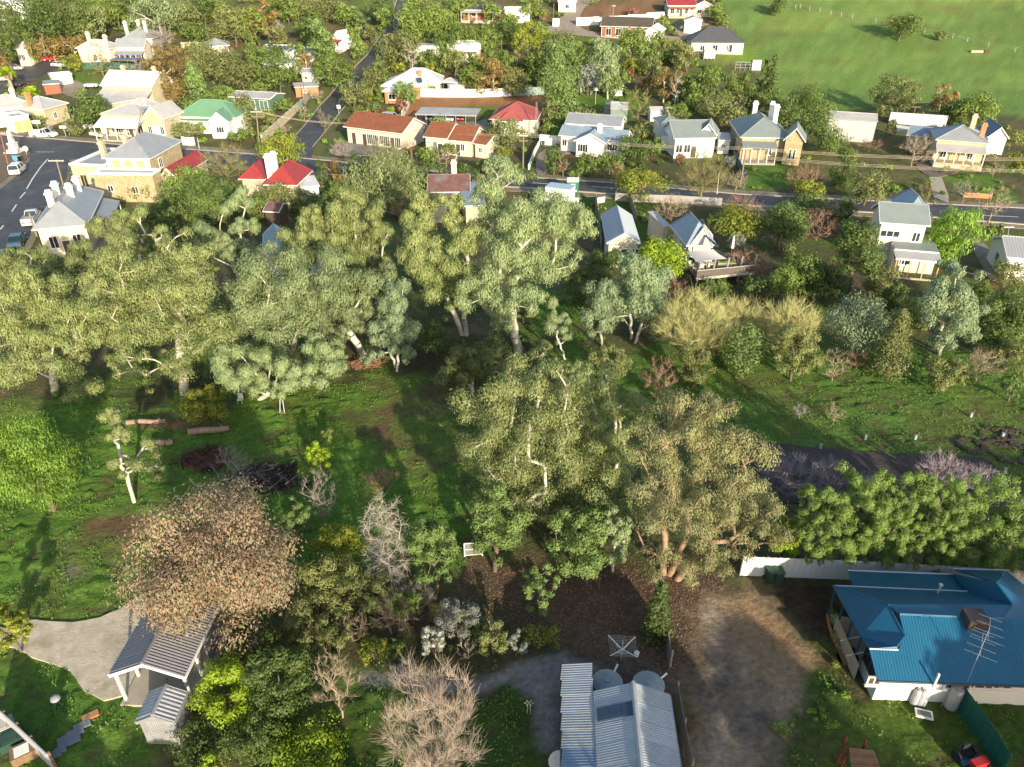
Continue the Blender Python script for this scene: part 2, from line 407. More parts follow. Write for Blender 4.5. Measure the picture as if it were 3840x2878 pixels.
sheet('hill_road', [(1150, 60), (1195, 57), (1212, 40), (1226, 5), (1235, -20), (1310, -30), (1300, 2), (1268, 8), (1255, 30), (1244, 55), (1280, 72), (1420, 76), (1480, 82), (1480, 90), (1380, 86), (1150, 68)], mat('road_gravel', (.27, .22, .17), .95, .2, 1.5), .05, .4, 1)
sheet('kerb', [(x, y + .6) for x, y in MR_U] + [(x, y - 1.0) for x, y in MR_U[::-1]], concrete, .15, 0, 0)
sheet('kerb', [(x, y + 1.0) for x, y in MR_L[:9]] + [(x, y - .6) for x, y in MR_L[:9][::-1]], concrete, .15, 0, 0)
sheet('kerb', [(x - .9, y) for x, y in SS_L[:-1]] + [(x + .9, y) for x, y in SS_L[:-1][::-1]], concrete, .14, 0, 0)
sheet('kerb', [(x - .9, y) for x, y in SS_R[1:]] + [(x + .9, y) for x, y in SS_R[1:][::-1]], concrete, .14, 0, 0)
sheet('traffic_island', [a0(-40, 1250), a0(60, 1262), a0(150, 1290), a0(268, 1300), a0(275, 1320), a0(190, 1430), a0(120, 1490), a0(-40, 1620)], mat('island_earth', (.17, .13, .085), .95, .3, 1.5), .14, 0, 1)
mk = mat('road_paint', (.75, .73, .66), .6, .1, 3)
def stripe(name, pts, w, lift=.068):
    p = [P(*q) for q in pts]; out = []
    for i, a in enumerate(p):
        d = (p[min(i + 1, len(p) - 1)] - p[max(i - 1, 0)]); d.z = 0; d.normalize(); n = Vector((-d.y, d.x, 0)) * w / 2
        out.append((a + n, a - n))
    L = [q[0] for q in out] + [q[1] for q in out[::-1]]
    return sheet(name, L, mk, lift, 0, 0, 4.0, True, .004)
stripe('road_marking', [(103, 345), (88, 362), (70, 388), (58, 409)], .22)
for q in ([(55, 416), (43, 430)], [(36, 443), (26, 458)], [(8, 488), (1, 497)]): stripe('road_marking', q, .2)
stripe('road_marking', [(1150, 396), (1240, 402)], .16); stripe('road_marking', [(1280, 404), (1330, 408)], .16); stripe('road_marking', [(2120, 466), (2200, 470)], .15)
for k in range(8):
    x = 79 + k * 5; stripe('road_marking', [(x, 329.5), (x + 2.2, 329.2)], .45)
# drives and paths
sheet('gravel_drive', [a3(-60, 440), a3(60, 480), a3(170, 470), a3(230, 368), a3(560, 420), a3(800, 380), a3(1000, 290), a3(1190, 190), a3(1330, 170), a3(1400, 500), a3(1250, 900), a3(1000, 1075), a3(880, 1090), a3(640, 880), a3(430, 760), a3(250, 690), a3(60, 615), a3(-60, 650)], gravel, .05, .35, 1, .6)
FLAT_ONLY.append(wpoly([(770, 1464), (870, 1460), (950, 1466), (1010, 1458), (1106, 1452), (1160, 1430), (1210, 1413), (1262, 1425), (1300, 1448), (1260, 1470), (1214, 1480), (1216, 1560), (1214, 1622), (1150, 1626), (1150, 1560), (1152, 1500), (1100, 1484), (1000, 1488), (880, 1480), (770, 1482)]))
FLAT_ONLY.append(wpoly([(1530, 1292), (1580, 1274), (1660, 1262), (1700, 1300), (1765, 1400), (1758, 1480), (1700, 1560), (1640, 1640), (1620, 1720), (1500, 1720), (1480, 1560), (1490, 1440), (1510, 1350)]))
sheet('tilled_bed', [(1580, 958), (1650, 957), (1800, 971), (1900, 979), (2126, 991), (2150, 1005), (2196, 1062), (2160, 1100), (1900, 1110), (1640, 1080), (1590, 1010)], soil, .05, .2, 0, .8)
sheet('courtyard', [b0(620, 1310), b0(700, 1240), b0(860, 1200), b0(1100, 1215), b0(1300, 1270), b0(1260, 1345), b0(900, 1350), b0(660, 1330)], paver, .06, 0, 1)
sheet('car_park', [b0(1330, 1100), b0(1380, 1045), b0(1900, 1055), b0(1990, 1030), b0(2010, 1110), b0(1900, 1130), b0(1480, 1110)], mat('car_park_seal', (.30, .27, .23), .9, .15, 1), .05, 0, 0)
sheet('house_drive', [d0(1390, 1530), d0(1500, 1535), d0(1560, 1700), d0(1560, 1760), d0(1430, 1700)], concrete, .05, 0, 0)
sheet('house_drive', [d0(1330, 1395), d0(1560, 1440), d0(1700, 1470), d0(1520, 1530), d0(1390, 1530), d0(1250, 1430)], mat('drive_dirt', (.19, .14, .10), .95, .25, 1.5), .045, .3, 1)
sheet('house_drive', [d1(1760, 370), d1(1830, 400), d1(1990, 600), d1(1990, 770), d1(1900, 760), d1(1770, 500)], gravel3, .045, .3, 1)
sheet('house_drive', [c0(190, 1440), c0(240, 1300), c0(420, 1270), c0(560, 1320), c0(330, 1350), c0(300, 1500), c0(230, 1530)], gravel3, .045, .2, 1)
sheet('house_drive', [c0(1400, 190), c0(1560, 170), c0(1760, 190), c0(1700, 215), c0(1480, 240), c0(1560, 330), c0(1450, 330), c0(1400, 250)], gravel3, .045, .3, 1)
sheet('back_yard', [a0(520, 690), a0(640, 680), a0(760, 760), a0(720, 860), a0(600, 830), a0(510, 790)], gravel3, .045, .3, 1)

ys = [-40]; y = -40.0
while y < 1500:
    y += .31 if 18 < y < 78 else (.7 if 78 <= y < 110 else max(1.2, (y - 70) * .035)) if y >= 18 else 4
    ys.append(y)
ys = np.array(ys); NX = 270
ts = np.linspace(-1, 1, NX)
half = np.clip(26 + .86 * np.maximum(ys, 0), 40, None)
GX = ts[None, :] * half[:, None]; GY = np.repeat(ys[:, None], NX, 1)
GC = ground_col(GX, GY)
green = np.clip((GC[..., 1] / (GC[..., 0] + 1e-4) - 1.1) * 1.3, 0, 1)
near = np.clip((95 - GY) / 25, 0, 1)
tuft = np.clip(fbm(GX * 1.1, GY * 2.2, 3, 5) - .42, 0, 1) * .75 + np.clip(fbm(GX * 3.1, GY * 4.4, 2, 15) - .45, 0, 1) * .30
flat = np.zeros(GX.shape, bool)
for p in SHEETS + FLAT_ONLY:
    x0 = min(q.x for q in p) - 2; x1 = max(q.x for q in p) + 2; y0 = min(q.y for q in p) - 2; y1 = max(q.y for q in p) + 2
    b = (GX > x0) & (GX < x1) & (GY > y0) & (GY < y1)
    if b.any(): flat[b] |= inside(GX[b], GY[b], p)
fl = flat.astype(float)
for _ in range(2):
    fl[1:-1, 1:-1] = np.maximum(fl[1:-1, 1:-1], .5 * np.maximum(np.maximum(fl[:-2, 1:-1], fl[2:, 1:-1]), np.maximum(fl[1:-1, :-2], fl[1:-1, 2:])))
tuft = tuft * (1 - np.minimum(fl * 1.6, 1))
GZ = terr(GY) + near * (.03 + .9 * green) * tuft * .9 - .06 + (1 - near) * (fbm(GX * .6, GY * .6, 3, 8) - .55) * .06
ny, nx = GX.shape
idx = np.arange(ny * nx).reshape(ny, nx)
F = np.stack([idx[:-1, :-1].ravel(), idx[:-1, 1:].ravel(), idx[1:, 1:].ravel(), idx[1:, :-1].ravel()], 1)
def ground_mat():
    m = bpy.data.materials.new('ground_cover'); m.use_nodes = True; nt = m.node_tree; L = nt.links
    b = nt.nodes['Principled BSDF']; b.inputs['Roughness'].default_value = .95; b.inputs['Specular IOR Level'].default_value = .15
    at = nd(nt, 'ShaderNodeAttribute', attribute_name='cover'); tc = nd(nt, 'ShaderNodeTexCoord')
    n1 = nd(nt, 'ShaderNodeTexNoise'); n1.inputs['Scale'].default_value = 2.4; n1.inputs['Detail'].default_value = 8; n1.inputs['Roughness'].default_value = .7
    L.new(tc.outputs['Object'], n1.inputs['Vector'])
    mr = nd(nt, 'ShaderNodeMapRange'); mr.inputs[1].default_value = .3; mr.inputs[2].default_value = .7; mr.inputs[3].default_value = .62; mr.inputs[4].default_value = 1.38
    L.new(n1.outputs[0], mr.inputs[0])
    mu = nd(nt, 'ShaderNodeMix', data_type='RGBA', blend_type='MULTIPLY'); mu.inputs[0].default_value = 1
    L.new(at.outputs['Color'], mu.inputs[6]); L.new(mr.outputs[0], mu.inputs[7]); L.new(mu.outputs[2], b.inputs['Base Color'])
    bp = nd(nt, 'ShaderNodeBump'); bp.inputs['Strength'].default_value = .7; bp.inputs['Distance'].default_value = .25
    L.new(n1.outputs[0], bp.inputs['Height']); L.new(bp.outputs[0], b.inputs['Normal'])
    return m
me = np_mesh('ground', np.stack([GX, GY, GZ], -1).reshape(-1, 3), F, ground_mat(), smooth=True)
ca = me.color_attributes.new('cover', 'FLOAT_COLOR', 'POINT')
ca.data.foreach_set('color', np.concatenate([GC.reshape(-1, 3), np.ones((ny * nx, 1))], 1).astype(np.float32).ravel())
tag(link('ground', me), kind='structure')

# ------------------------------------------------------------------ building kit
white = mat('white_paint', (.78, .76, .70), .7, .06, 2); cream = mat('cream_render', (.60, .53, .41), .85, .10, 1.2)
stone = mat('sandstone', (.45, .35, .20), .92, .30, 2.2, dirt=(.30, .22, .12), dirt_amt=.6, bump=.6, bscale=5)
lime = mat('limestone', (.51, .43, .29), .9, .16, 1.6, dirt=(.40, .30, .17), dirt_amt=.5, bump=.4, bscale=5)
brickred = mat('red_brick', (.30, .12, .07), .9, .2, 5); brick_o = mat('orange_brick', (.50, .22, .10), .9, .15, 5)
rgrey = mat('grey_metal_roof', (.30, .31, .315), .45, .10, .6, spec=.5, ribs='X', rib_w=.35)
rgreyy = mat('grey_metal_roof_cross', (.30, .31, .315), .45, .10, .6, spec=.5, ribs='Y', rib_w=.35)
rlight = mat('pale_metal_roof', (.47, .45, .42), .5, .12, .5, dirt=(.36, .31, .26), dirt_amt=.5, ribs='X', rib_w=.35)
rwhite = mat('white_metal_roof', (.66, .65, .62), .5, .08, .5, ribs='X', rib_w=.35)
rblue = mat('blue_grey_roof', (.25, .31, .36), .45, .10, .6, ribs='X', rib_w=.35)
rgreen = mat('green_roof', (.16, .31, .18), .6, .08, .8); rred = mat('red_roof', (.33, .045, .042), .6, .12, .8, ribs='X', rib_w=.35)
rpink = mat('dusty_red_roof', (.34, .085, .075), .7, .10, .8); rdark = mat('charcoal_roof', (.085, .088, .095), .6, .10, .8, ribs='X', rib_w=.35)
rbrown = mat('brown_roof', (.10, .078, .055), .85, .2, 1); rterra = mat('terracotta', (.27, .095, .045), .85, .22, 1.5, dirt=(.17, .07, .04), dirt_amt=.6)
rsage = mat('sage_roof', (.22, .25, .235), .6, .08, .8); rrust = mat('rusty_iron', (.19, .095, .075), .8, .3, .9, dirt=(.24, .25, .27), dirt_amt=.7, ribs='X', rib_w=.35)
glass = mat('dark_glass', (.03, .035, .04), .12, .2, 2, spec=.6); shutter = mat('tan_blind', (.40, .32, .20), .8, .1, 3)
trim = mat('white_trim', (.80, .78, .72), .6, .04, 3); wood = mat('timber', (.22, .14, .075), .85, .25, 6); darkw = mat('dark_timber', (.09, .06, .04), .85, .25, 6)
steel = mat('zinc', (.42, .43, .43), .45, .15, 1.5, metal=.35); capm = mat('pale_cap', (.62, .61, .58), .5, .1, 2)
yel = mat('yellow_trim', (.55, .38, .14), .8, .08, 2)

def rot2(v, a): return Vector((v[0] * cos(a) - v[1] * sin(a), v[0] * sin(a) + v[1] * cos(a), v[2] if len(v) > 2 else 0))
class Frame:
    """an upright working frame of a building; parts are made in it and hung on the building's Empty"""
    def __init__(s, th, o, ang): s.th = th; s.o = Vector(o); s.a = ang
    def put(s, ob, loc=(0, 0, 0), rz=0):
        w = s.o + rot2(loc, s.a); ob.parent = s.th
        ob.location = rot2(w - s.th.location, -s.th.rotation_euler.z); ob.rotation_euler = (0, 0, s.a + rz - s.th.rotation_euler.z)
        return ob
    def mb(s, mb, name, m=None, parent=None):
        if parent is not None: return link(name, mb.mesh(name, m), parent)
        return s.put(link(name, mb.mesh(name, m)))
    def W(s, p): return s.o + rot2(p, s.a)
    def loc(s, wp):
        d = rot2(Vector(wp) - s.o, -s.a); return d
_wc = {}
def window(fr, face, s, zb, w, h, fm=trim, gm=glass, arch=False, name='window', mull=1):
    key = (w, h, fm.name, gm.name, arch, mull)
    if key not in _wc:
        f = MB(); t = .09
        f.box(-w / 2, w / 2, -.07, .02, 0, t); f.box(-w / 2, w / 2, -.07, .02, h - t, h)
        f.box(-w / 2, -w / 2 + t, -.068, .02, t, h - t); f.box(w / 2 - t, w / 2, -.068, .02, t, h - t)
        for k in range(1, mull + 1):
            x = -w / 2 + w * k / (mull + 1); f.box(x - .035, x + .035, -.066, .02, t, h - t)
        f.box(-w / 2 - .06, w / 2 + .06, -.13, .02, -.09, -.002)
        if arch:
            pts = [(-w / 2 - .08, h)] + [(-(w / 2 + .08) * cos(pi * k / 8), h + .42 * sin(pi * k / 8)) for k in range(1, 8)] + [(w / 2 + .08, h)]
            f.slab([(x, -.07, z) for x, z in pts], 0.0)
            f.face([(x, -.072, z) for x, z in pts])
        p = MB(); p.box(-w / 2 + t, w / 2 - t, -.03, .015, t, h - t)
        _wc[key] = (f.mesh(name + '_frame', fm), p.mesh('pane', gm))
    f, p = _wc[key]
    pos, rz = {'F': ((s * fr.Wd, 0, zb), 0), 'R': ((fr.Wd, s * fr.Dp, zb), pi / 2), 'L': ((0, s * fr.Dp, zb), -pi / 2), 'B': ((s * fr.Wd, fr.Dp, zb), pi)}[face]
    o = fr.put(link(name, f), pos, rz); link('pane', p, o)
    return o
def door(fr, face, s, w=.95, h=2.1, m=darkw, zb=.05):
    key = ('d', w, h, m.name)
    if key not in _wc:
        f = MB(); f.box(-w / 2, w / 2, -.05, .02, 0, h); k = MB(); k.box(w / 2 - .16, w / 2 - .08, -.10, -.052, h * .45, h * .45 + .05)
        fr_ = MB(); fr_.box(-w / 2 - .09, -w / 2, -.07, .02, 0, h + .09); fr_.box(w / 2, w / 2 + .09, -.07, .02, 0, h + .09); fr_.box(-w / 2, w / 2, -.07, .02, h, h + .09)
        _wc[key] = (f.mesh('door', m), k.mesh('handle', steel), fr_.mesh('door_frame', trim))
    f, k, g = _wc[key]
    pos, rz = {'F': ((s * fr.Wd, 0, zb), 0), 'R': ((fr.Wd, s * fr.Dp, zb), pi / 2), 'L': ((0, s * fr.Dp, zb), -pi / 2), 'B': ((s * fr.Wd, fr.Dp, zb), pi)}[face]
    o = fr.put(link('door', f), pos, rz); link('handle', k, o); link('door_frame', g, o)
    return o
def corr(w, l, pitch, amp, name, m):
    """one corrugated sheet, w across the ribs (x), l along them (y), its top around z 0"""
    n = max(2, int(round(w / pitch))) * 4; xs = np.linspace(0, w, n + 1)
    z = amp * np.sin(xs / w * (n / 4) * 2 * pi)
    V = np.concatenate([np.stack([xs, 0 * xs, z], 1), np.stack([xs, 0 * xs + l, z], 1)]); i = np.arange(n)
    return np_mesh(name, V, np.stack([i, i + 1, i + 1 + n + 1, i + n + 1], 1), m, smooth=True)
def sheets(fr, roof, p0, ux, uy, width, length, m, pitch=.15, amp=.022, sw=.9):
    """lays corrugated sheets side by side on a roof slope: p0 lower-left corner, ux along the eave, uy up the slope"""
    n = max(1, int(round(width / sw))); w = width / n; me = corr(w - .012, length, pitch, amp, 'roof_sheet', m)
    ux = Vector(ux).normalized(); uy = Vector(uy).normalized(); uz = ux.cross(uy)
    for k in range(n):
        o = link('roof_sheet', me, roof); p = Vector(p0) + ux * (w * k) + uz * (.035 + .004 * (k % 2))
        o.matrix_local = Matrix(((ux.x, uy.x, uz.x, p.x), (ux.y, uy.y, uz.y, p.y), (ux.z, uy.z, uz.z, p.z), (0, 0, 0, 1)))
def frame_from(A, B, C, h, lead, cs, over):
    A = P(*A, h); B = P(*B, h)
    if isinstance(C, (int, float)):
        x = (B - A); x.z = 0; Wd = x.length; x.normalize(); y = Vector((-x.y, x.x, 0)); D = float(C); o = A
    else:
        C = P(*C, h)
        if lead == 'x':
            x = (B - A); x.z = 0; Wd = x.length; x.normalize(); y = Vector((-x.y, x.x, 0)); D = (C - (A if cs == 'L' else B)).dot(y); o = A
        else:
            y = C - (A if cs == 'L' else B); y.z = 0; D = y.length; y.normalize(); x = Vector((y.y, -y.x, 0)); Wd = (B - A).dot(x)
            o = A.copy() if cs == 'L' else B - x * Wd
    o = Vector((o.x, o.y, 0)) + x * over + y * over
    Wd -= 2 * over; D -= 2 * over
    c = o + x * Wd / 2 + y * D / 2
    ga = float(terr(A.y))
    o.z = ga
    return o, atan2(x.y, x.x), Wd, D
def block(th, A, B, C, h, roof='gx', rise=1.5, wm=white, rm=rgrey, over=.4, lead='x', cs='R', wins=(), doors=(), chims=(), ver=None, sheet_m=None,
          spitch=.15, sw=.9, walls=True, gut=trim, cap=None, tiles=False, rights=None, fr=None):
    o, ang, Wd, D = frame_from(A, B, C, h, lead, cs, over)
    if th.get('_new'):
        th.location = o; th.rotation_euler = (0, 0, ang); del th['_new']
    fr = Frame(th, o, ang); fr.Wd = Wd; fr.Dp = D; fr.h = h
    x0, x1, y0, y1 = -over, Wd + over, -over, D + over; t = .12
    if walls:
        w = MB(); b = -1.2
        if roof == 'gx':
            for x, fl in ((0, 1), (Wd, 0)):
                f = [(x, 0, b), (x, D, b), (x, D, h), (x, D / 2, h + rise - .05), (x, 0, h)]; w.face(f[::-1] if fl else f, rights if (rights and not fl) else wm)
            w.face([(0, 0, b), (Wd, 0, b), (Wd, 0, h), (0, 0, h)], wm); w.face([(Wd, D, b), (0, D, b), (0, D, h), (Wd, D, h)], wm)
        elif roof == 'gy':
            for y, fl in ((0, 0), (D, 1)):
                f = [(0, y, b), (Wd, y, b), (Wd, y, h), (Wd / 2, y, h + rise - .05), (0, y, h)]; w.face(f[::-1] if fl else f, wm)
            w.face([(Wd, 0, b), (Wd, D, b), (Wd, D, h), (Wd, 0, h)], rights or wm); w.face([(0, D, b), (0, 0, b), (0, 0, h), (0, D, h)], wm)
        else:
            hb = h + (rise if roof == 'sk' else 0); tb = (h, h, hb, hb)
            q = [(0, 0), (Wd, 0), (Wd, D), (0, D)]
            for i in range(4):
                j = (i + 1) % 4
                w.face([(*q[i], b), (*q[j], b), (*q[j], tb[j] - .02), (*q[i], tb[i] - .02)], rights if (rights and i == 1) else wm)
        fr.mb(w, 'wall')
    r = MB(); caps = MB(); g = MB(); ridge = []; hips = []
    if roof == 'gx':
        k = rise / (D / 2 + over); zr = h + rise
        slopes = [[(x0, y0, h), (x1, y0, h), (x1, D / 2, zr), (x0, D / 2, zr)], [(x1, y1, h), (x0, y1, h), (x0, D / 2, zr), (x1, D / 2, zr)]]
        ridge = [((x0, D / 2, zr), (x1, D / 2, zr))]
        g.box(x0, x1, y0 - .09, y0 - .003, h - .16, h - .02); g.box(x0, x1, y1 + .003, y1 + .09, h - .16, h - .02)
        for x in (x0 - .045, x1 + .005):
            for a, c in ((y0, D / 2), (y1, D / 2)): g.slab([(x, a, h + .01), (x + .04, a, h + .01), (x + .04, c, zr + .01), (x, c, zr + .01)], .22)
    elif roof == 'gy':
        zr = h + rise
        slopes = [[(x0, y1, h), (x0, y0, h), (Wd / 2, y0, zr), (Wd / 2, y1, zr)], [(x1, y0, h), (x1, y1, h), (Wd / 2, y1, zr), (Wd / 2, y0, zr)]]
        ridge = [((Wd / 2, y0, zr), (Wd / 2, y1, zr))]
        g.box(x0 - .09, x0 - .003, y0, y1, h - .16, h - .02); g.box(x1 + .003, x1 + .09, y0, y1, h - .16, h - .02)
        for y in (y0 - .045, y1 + .005):
            for a, c in ((x0, Wd / 2), (x1, Wd / 2)): g.slab([(a, y, h + .01), (c, y, zr + .01), (c, y + .04, zr + .01), (a, y + .04, h + .01)], .22)
    elif roof == 'hip':
        lx, ly = x1 - x0, y1 - y0; zr = h + rise
        if lx >= ly:
            e = min(ly / 2, lx * .46); p = (x0 + e, D / 2, zr); q = (x1 - e, D / 2, zr)
            slopes = [[(x0, y0, h), (x1, y0, h), q, p], [(x1, y0, h), (x1, y1, h), q], [(x1, y1, h), (x0, y1, h), p, q], [(x0, y1, h), (x0, y0, h), p]]
            hips = [((x0, y0, h), p), ((x0, y1, h), p), ((x1, y0, h), q), ((x1, y1, h), q)]
        else:
            e = min(lx / 2, ly * .46); p = (Wd / 2, y0 + e, zr); q = (Wd / 2, y1 - e, zr)
            slopes = [[(x0, y0, h), (x1, y0, h), p], [(x1, y0, h), (x1, y1, h), q, p], [(x1, y1, h), (x0, y1, h), q], [(x0, y1, h), (x0, y0, h), p, q]]
            hips = [((x0, y0, h), p), ((x1, y0, h), p), ((x0, y1, h), q), ((x1, y1, h), q)]
        ridge = [(p, q)]
        g.box(x0 - .09, x1 + .09, y0 - .09, y0 - .003, h - .16, h - .02); g.box(x0 - .09, x1 + .09, y1 + .003, y1 + .09, h - .16, h - .02)
        g.box(x0 - .09, x0 - .003, y0, y1, h - .161, h - .021); g.box(x1 + .003, x1 + .09, y0, y1, h - .161, h - .021)
    elif roof == 'sk':
        slopes = [[(x0, y0, h), (x1, y0, h), (x1, y1, h + rise), (x0, y1, h + rise)]]
        g.box(x0, x1, y0 - .09, y0 - .003, h - .16, h - .02)
    else:   # flat roof behind a parapet
        slopes = [[(.25, .25, h - .35), (Wd - .25, .25, h - .35), (Wd - .25, D - .25, h - .30), (.25, D - .25, h - .30)]]
        for a in ((-.12, Wd + .12, -.12, .25), (-.12, Wd + .12, D - .25, D + .12)): g.box(*a, h - .35, h + .02)
        for a in ((-.12, .25, .25, D - .25), (Wd - .25, Wd + .12, .25, D - .25)): g.box(*a, h - .35, h + .02)
    for sl in slopes: r.slab(sl, t if roof != 'flat' else .1, rm)
    if tiles:       # stepped tile courses
        for sl in slopes:
            if len(sl) < 4: continue
            a, b_, c, d = (Vector(v) for v in sl); n = max(3, int((d - a).length / .36))
            nrm = (b_ - a).cross(d - a).normalized()
            for k in range(n):
                p0 = a.lerp(d, k / n); p1 = b_.lerp(c, k / n); p2 = b_.lerp(c, (k + 1) / n); p3 = a.lerp(d, (k + 1) / n)
                r.face([p0 + nrm * .05, p1 + nrm * .05, p2 + nrm * .012, p3 + nrm * .012], rm); r.face([p0 + nrm * .004, p1 + nrm * .004, p1 + nrm * .05, p0 + nrm * .05], rm)
    ro = fr.mb(r, 'roof')
    for a, b_ in ridge + hips: caps.tube(Vector(a) + Vector((0, 0, .02)), Vector(b_) + Vector((0, 0, .02)), .10, .10, 5)
    if caps.v: fr.mb(caps, 'ridge_cap', cap or rm)
    if gut is not None: fr.mb(g, 'gutter' if roof != 'flat' else 'parapet', gut)
    if sheet_m is not None:
        for sl in slopes:
            a, b_, c, d = (Vector(v) for v in sl)
            sheets(fr, ro, fr.loc(fr.o) + a, b_ - a, d - a, (b_ - a).length, (d - a).length - .05, sheet_m, spitch, spitch * .17, sw)
    for wi in wins: window(fr, *wi[:5], **(wi[5] if len(wi) > 5 else {}))
    for di in doors: door(fr, *di[:2], **(di[2] if len(di) > 2 else {}))
    for (cx, cy, zt, cm) in chims:
        c = MB(); cw = .42; X, Y = cx * Wd, cy * D; c.box(X - cw, X + cw, Y - .34, Y + .34, h - .3, zt, cm); c.box(X - cw - .12, X + cw + .12, Y - .46, Y + .46, zt - .35, zt - .15, cm); c.box(X - cw + .08, X + cw - .08, Y - .26, Y + .26, zt, zt + .25, cm)
        fr.mb(c, 'chimney')
    if ver: verandah(fr, **ver)
    return fr
def verandah(fr, face='F', depth=2.0, lo=2.4, hi=2.9, n=4, m=rlight, pm=trim, a=0.0, b=1.0, floor=.25, fm=concrete, over=.0):
    L = (fr.Wd if face in 'FB' else fr.Dp); x0, x1 = a * L, b * L
    rz = {'F': 0, 'R': pi / 2, 'L': -pi / 2, 'B': pi}[face]; base = {'F': (0, 0, 0), 'R': (fr.Wd, 0, 0), 'L': (0, fr.Dp, 0), 'B': (fr.Wd, fr.Dp, 0)}[face]
    r = MB(); r.slab([(x0 - .1, -depth, lo), (x1 + .1, -depth, lo), (x1 + .1, -.02, hi), (x0 - .1, -.02, hi)], .07, m)
    fr.put(link('verandah_roof', r.mesh('verandah_roof')), base, rz)
    pm_ = MB(); pm_.box(-.06, .06, -.06, .06, -.6, lo - .06); pme = pm_.mesh('post', pm)
    for k in range(n):
        x = x0 + .12 + (x1 - x0 - .24) * k / max(1, n - 1); p = rot2((x, -depth + .15, 0), rz)
        fr.put(link('post', pme), (base[0] + p.x, base[1] + p.y, 0), rz)
    if floor:
        f = MB(); f.box(x0, x1, -depth, -.01, -.8, floor, fm); fr.put(link('verandah_floor', f.mesh('verandah_floor')), base, rz)
LAND = []
def building(name, label, cat, short, group=None):
    t = thing(name, label, cat, group=group); t['_new'] = 1
    LAND.append((short, t)); return t
W1 = dict(fm=trim, gm=glass)
# ------------------------------------------------------------------ the town, left to right
T = building('hotel', 'two storey stone hotel under a grey hipped roof at the street corner', 'hotel', 'corner hotel')
f = block(T, a0(885, 1362), a0(1292, 1372), a0(1572, 1212), 6.2, 'hip', 2.3, white, rgrey, .35, 'y', 'R', rights=stone,
      wins=[('F', s, 3.5, 1.3, 1.9, dict(fm=yel, gm=shutter, arch=True)) for s in (.22, .5, .78)] + [('R', .3, 3.8, 1.2, 1.6)], chims=())
block(T, a0(778, 1490), a0(1312, 1500), 3.0, 4.65, 'flat', 0, stone, rgrey, .1, wins=[('F', .25, 1.6, 1.0, 1.0), ('F', .66, 1.3, 1.0, 1.2)])
block(T, a0(592, 1412), a0(892, 1425), a0(1000, 1275), 5.0, 'flat', 0, lime, rgreyy, .1, wins=[('F', .3, 1.2, 1.2, 2.0, dict(fm=yel)), ('F', .7, 1.2, 1.2, 2.0, dict(fm=yel))], chims=[(.55, .45, 7.4, lime), (.9, .8, 7.6, lime)])
T = building('stable', 'red corrugated iron lean-to beside the stone hotel wall', 'shed', 'red iron lean-to')
block(T, a0(1350, 1548), a0(1530, 1538), a0(1792, 1372), 3.2, 'gy', 1.5, lime, rred, .2, 'y', 'R', doors=[('F', .5, dict(w=1.6, h=2.3))])
T = building('house', 'cream corner house with a grey roof and white chimneys on the main street', 'house', 'cream corner house')
f = block(T, a1(300, 292), a1(758, 280), a1(890, -10), 4.2, 'hip', 2.4, cream, rgrey, .45, 'y', 'R', doors=[('F', .5)], wins=[('F', .25, 1.2, 1.1, 1.7), ('F', .75, 1.2, 1.1, 1.7), ('L', .3, 1.2, 1.1, 1.7), ('L', .7, 1.2, 1.1, 1.7)],
      chims=[(.2, .42, 7.2, white), (.2, .72, 7.2, white), (.62, .5, 7.6, white), (.68, .75, 7.6, white)], ver=dict(face='R', depth=2.4, lo=2.7, hi=3.5, n=5, m=rgrey))
T = building('shop', 'stone shop with a broad white street awning and parapet', 'shop', 'shop with the white awning')
block(T, a0(862, 985), a0(1240, 1000), a0(1270, 920), 4.6, 'hip', 1.3, lime, rlight, .1, gut=stone, doors=[('F', .62)], wins=[('F', .3, .9, 2.6, 1.7, dict(mull=4)), ('F', .85, .9, 1.3, 1.7)], ver=dict(depth=3.4, lo=2.7, hi=4.0, n=5, m=white))
T = building('shop', 'gabled stone shop with white double doors right of the awning shop', 'shop', 'gabled stone shop')
block(T, a0(1250, 1010), a0(1412, 1030), a0(1585, 962), 4.2, 'gy', 2.2, lime, rlight, .25, 'y', 'R', doors=[('F', .5, dict(w=1.7, h=2.4, m=white))], wins=[('F', .2, 1.0, .9, 1.6), ('F', .82, 1.0, .9, 1.6)])
T = building('outbuilding', 'small pale hipped outbuilding behind the gabled stone shop', 'shed', 'pale outbuilding')
block(T, a0(1150, 905), a0(1290, 945), a0(1400, 905), 3.4, 'hip', 1.6, lime, rlight, .25, 'y', 'R', wins=[('F', .5, 1.3, .8, .9)])
T = building('outbuilding', 'long narrow stone wing with a lean pale roof below the hall', 'shed', 'narrow stone wing')
block(T, a0(940, 900), a0(1292, 812), 3.6, 3.2, 'sk', .9, lime, rlight, .2, wins=[('F', .3, 1.2, .8, 1.0), ('F', .62, 1.2, .8, 1.0)])
T = building('hall', 'large stone hall with a broad whitish iron gable roof', 'hall', 'stone hall')
block(T, a0(860, 738), a0(1312, 762), 9, 5.0, 'gx', 2.6, lime, rwhite, .3, wins=[('F', .2, 3.0, 1.0, 1.0)], chims=[(.27, .52, 8.6, lime), (.9, .52, 8.6, lime)], doors=[('F', .8)],
      ver=dict(depth=3.0, lo=3.0, hi=4.2, n=6, m=rlight, pm=darkw))
T = building('shop', 'long low shop block with grey hipped roof at the left edge by the war memorial', 'shop', 'left shop block')
block(T, a0(-160, 950), a0(300, 900), 9, 4.0, 'hip', 1.9, cream, rlight, .35, wins=[('F', .75, 1.0, 1.3, 1.5), ('F', .9, 1.0, 1.3, 1.5)], chims=[(.66, .42, 7.0, white)], ver=dict(depth=3.0, lo=2.7, hi=3.3, n=5, m=rgrey, a=.4))
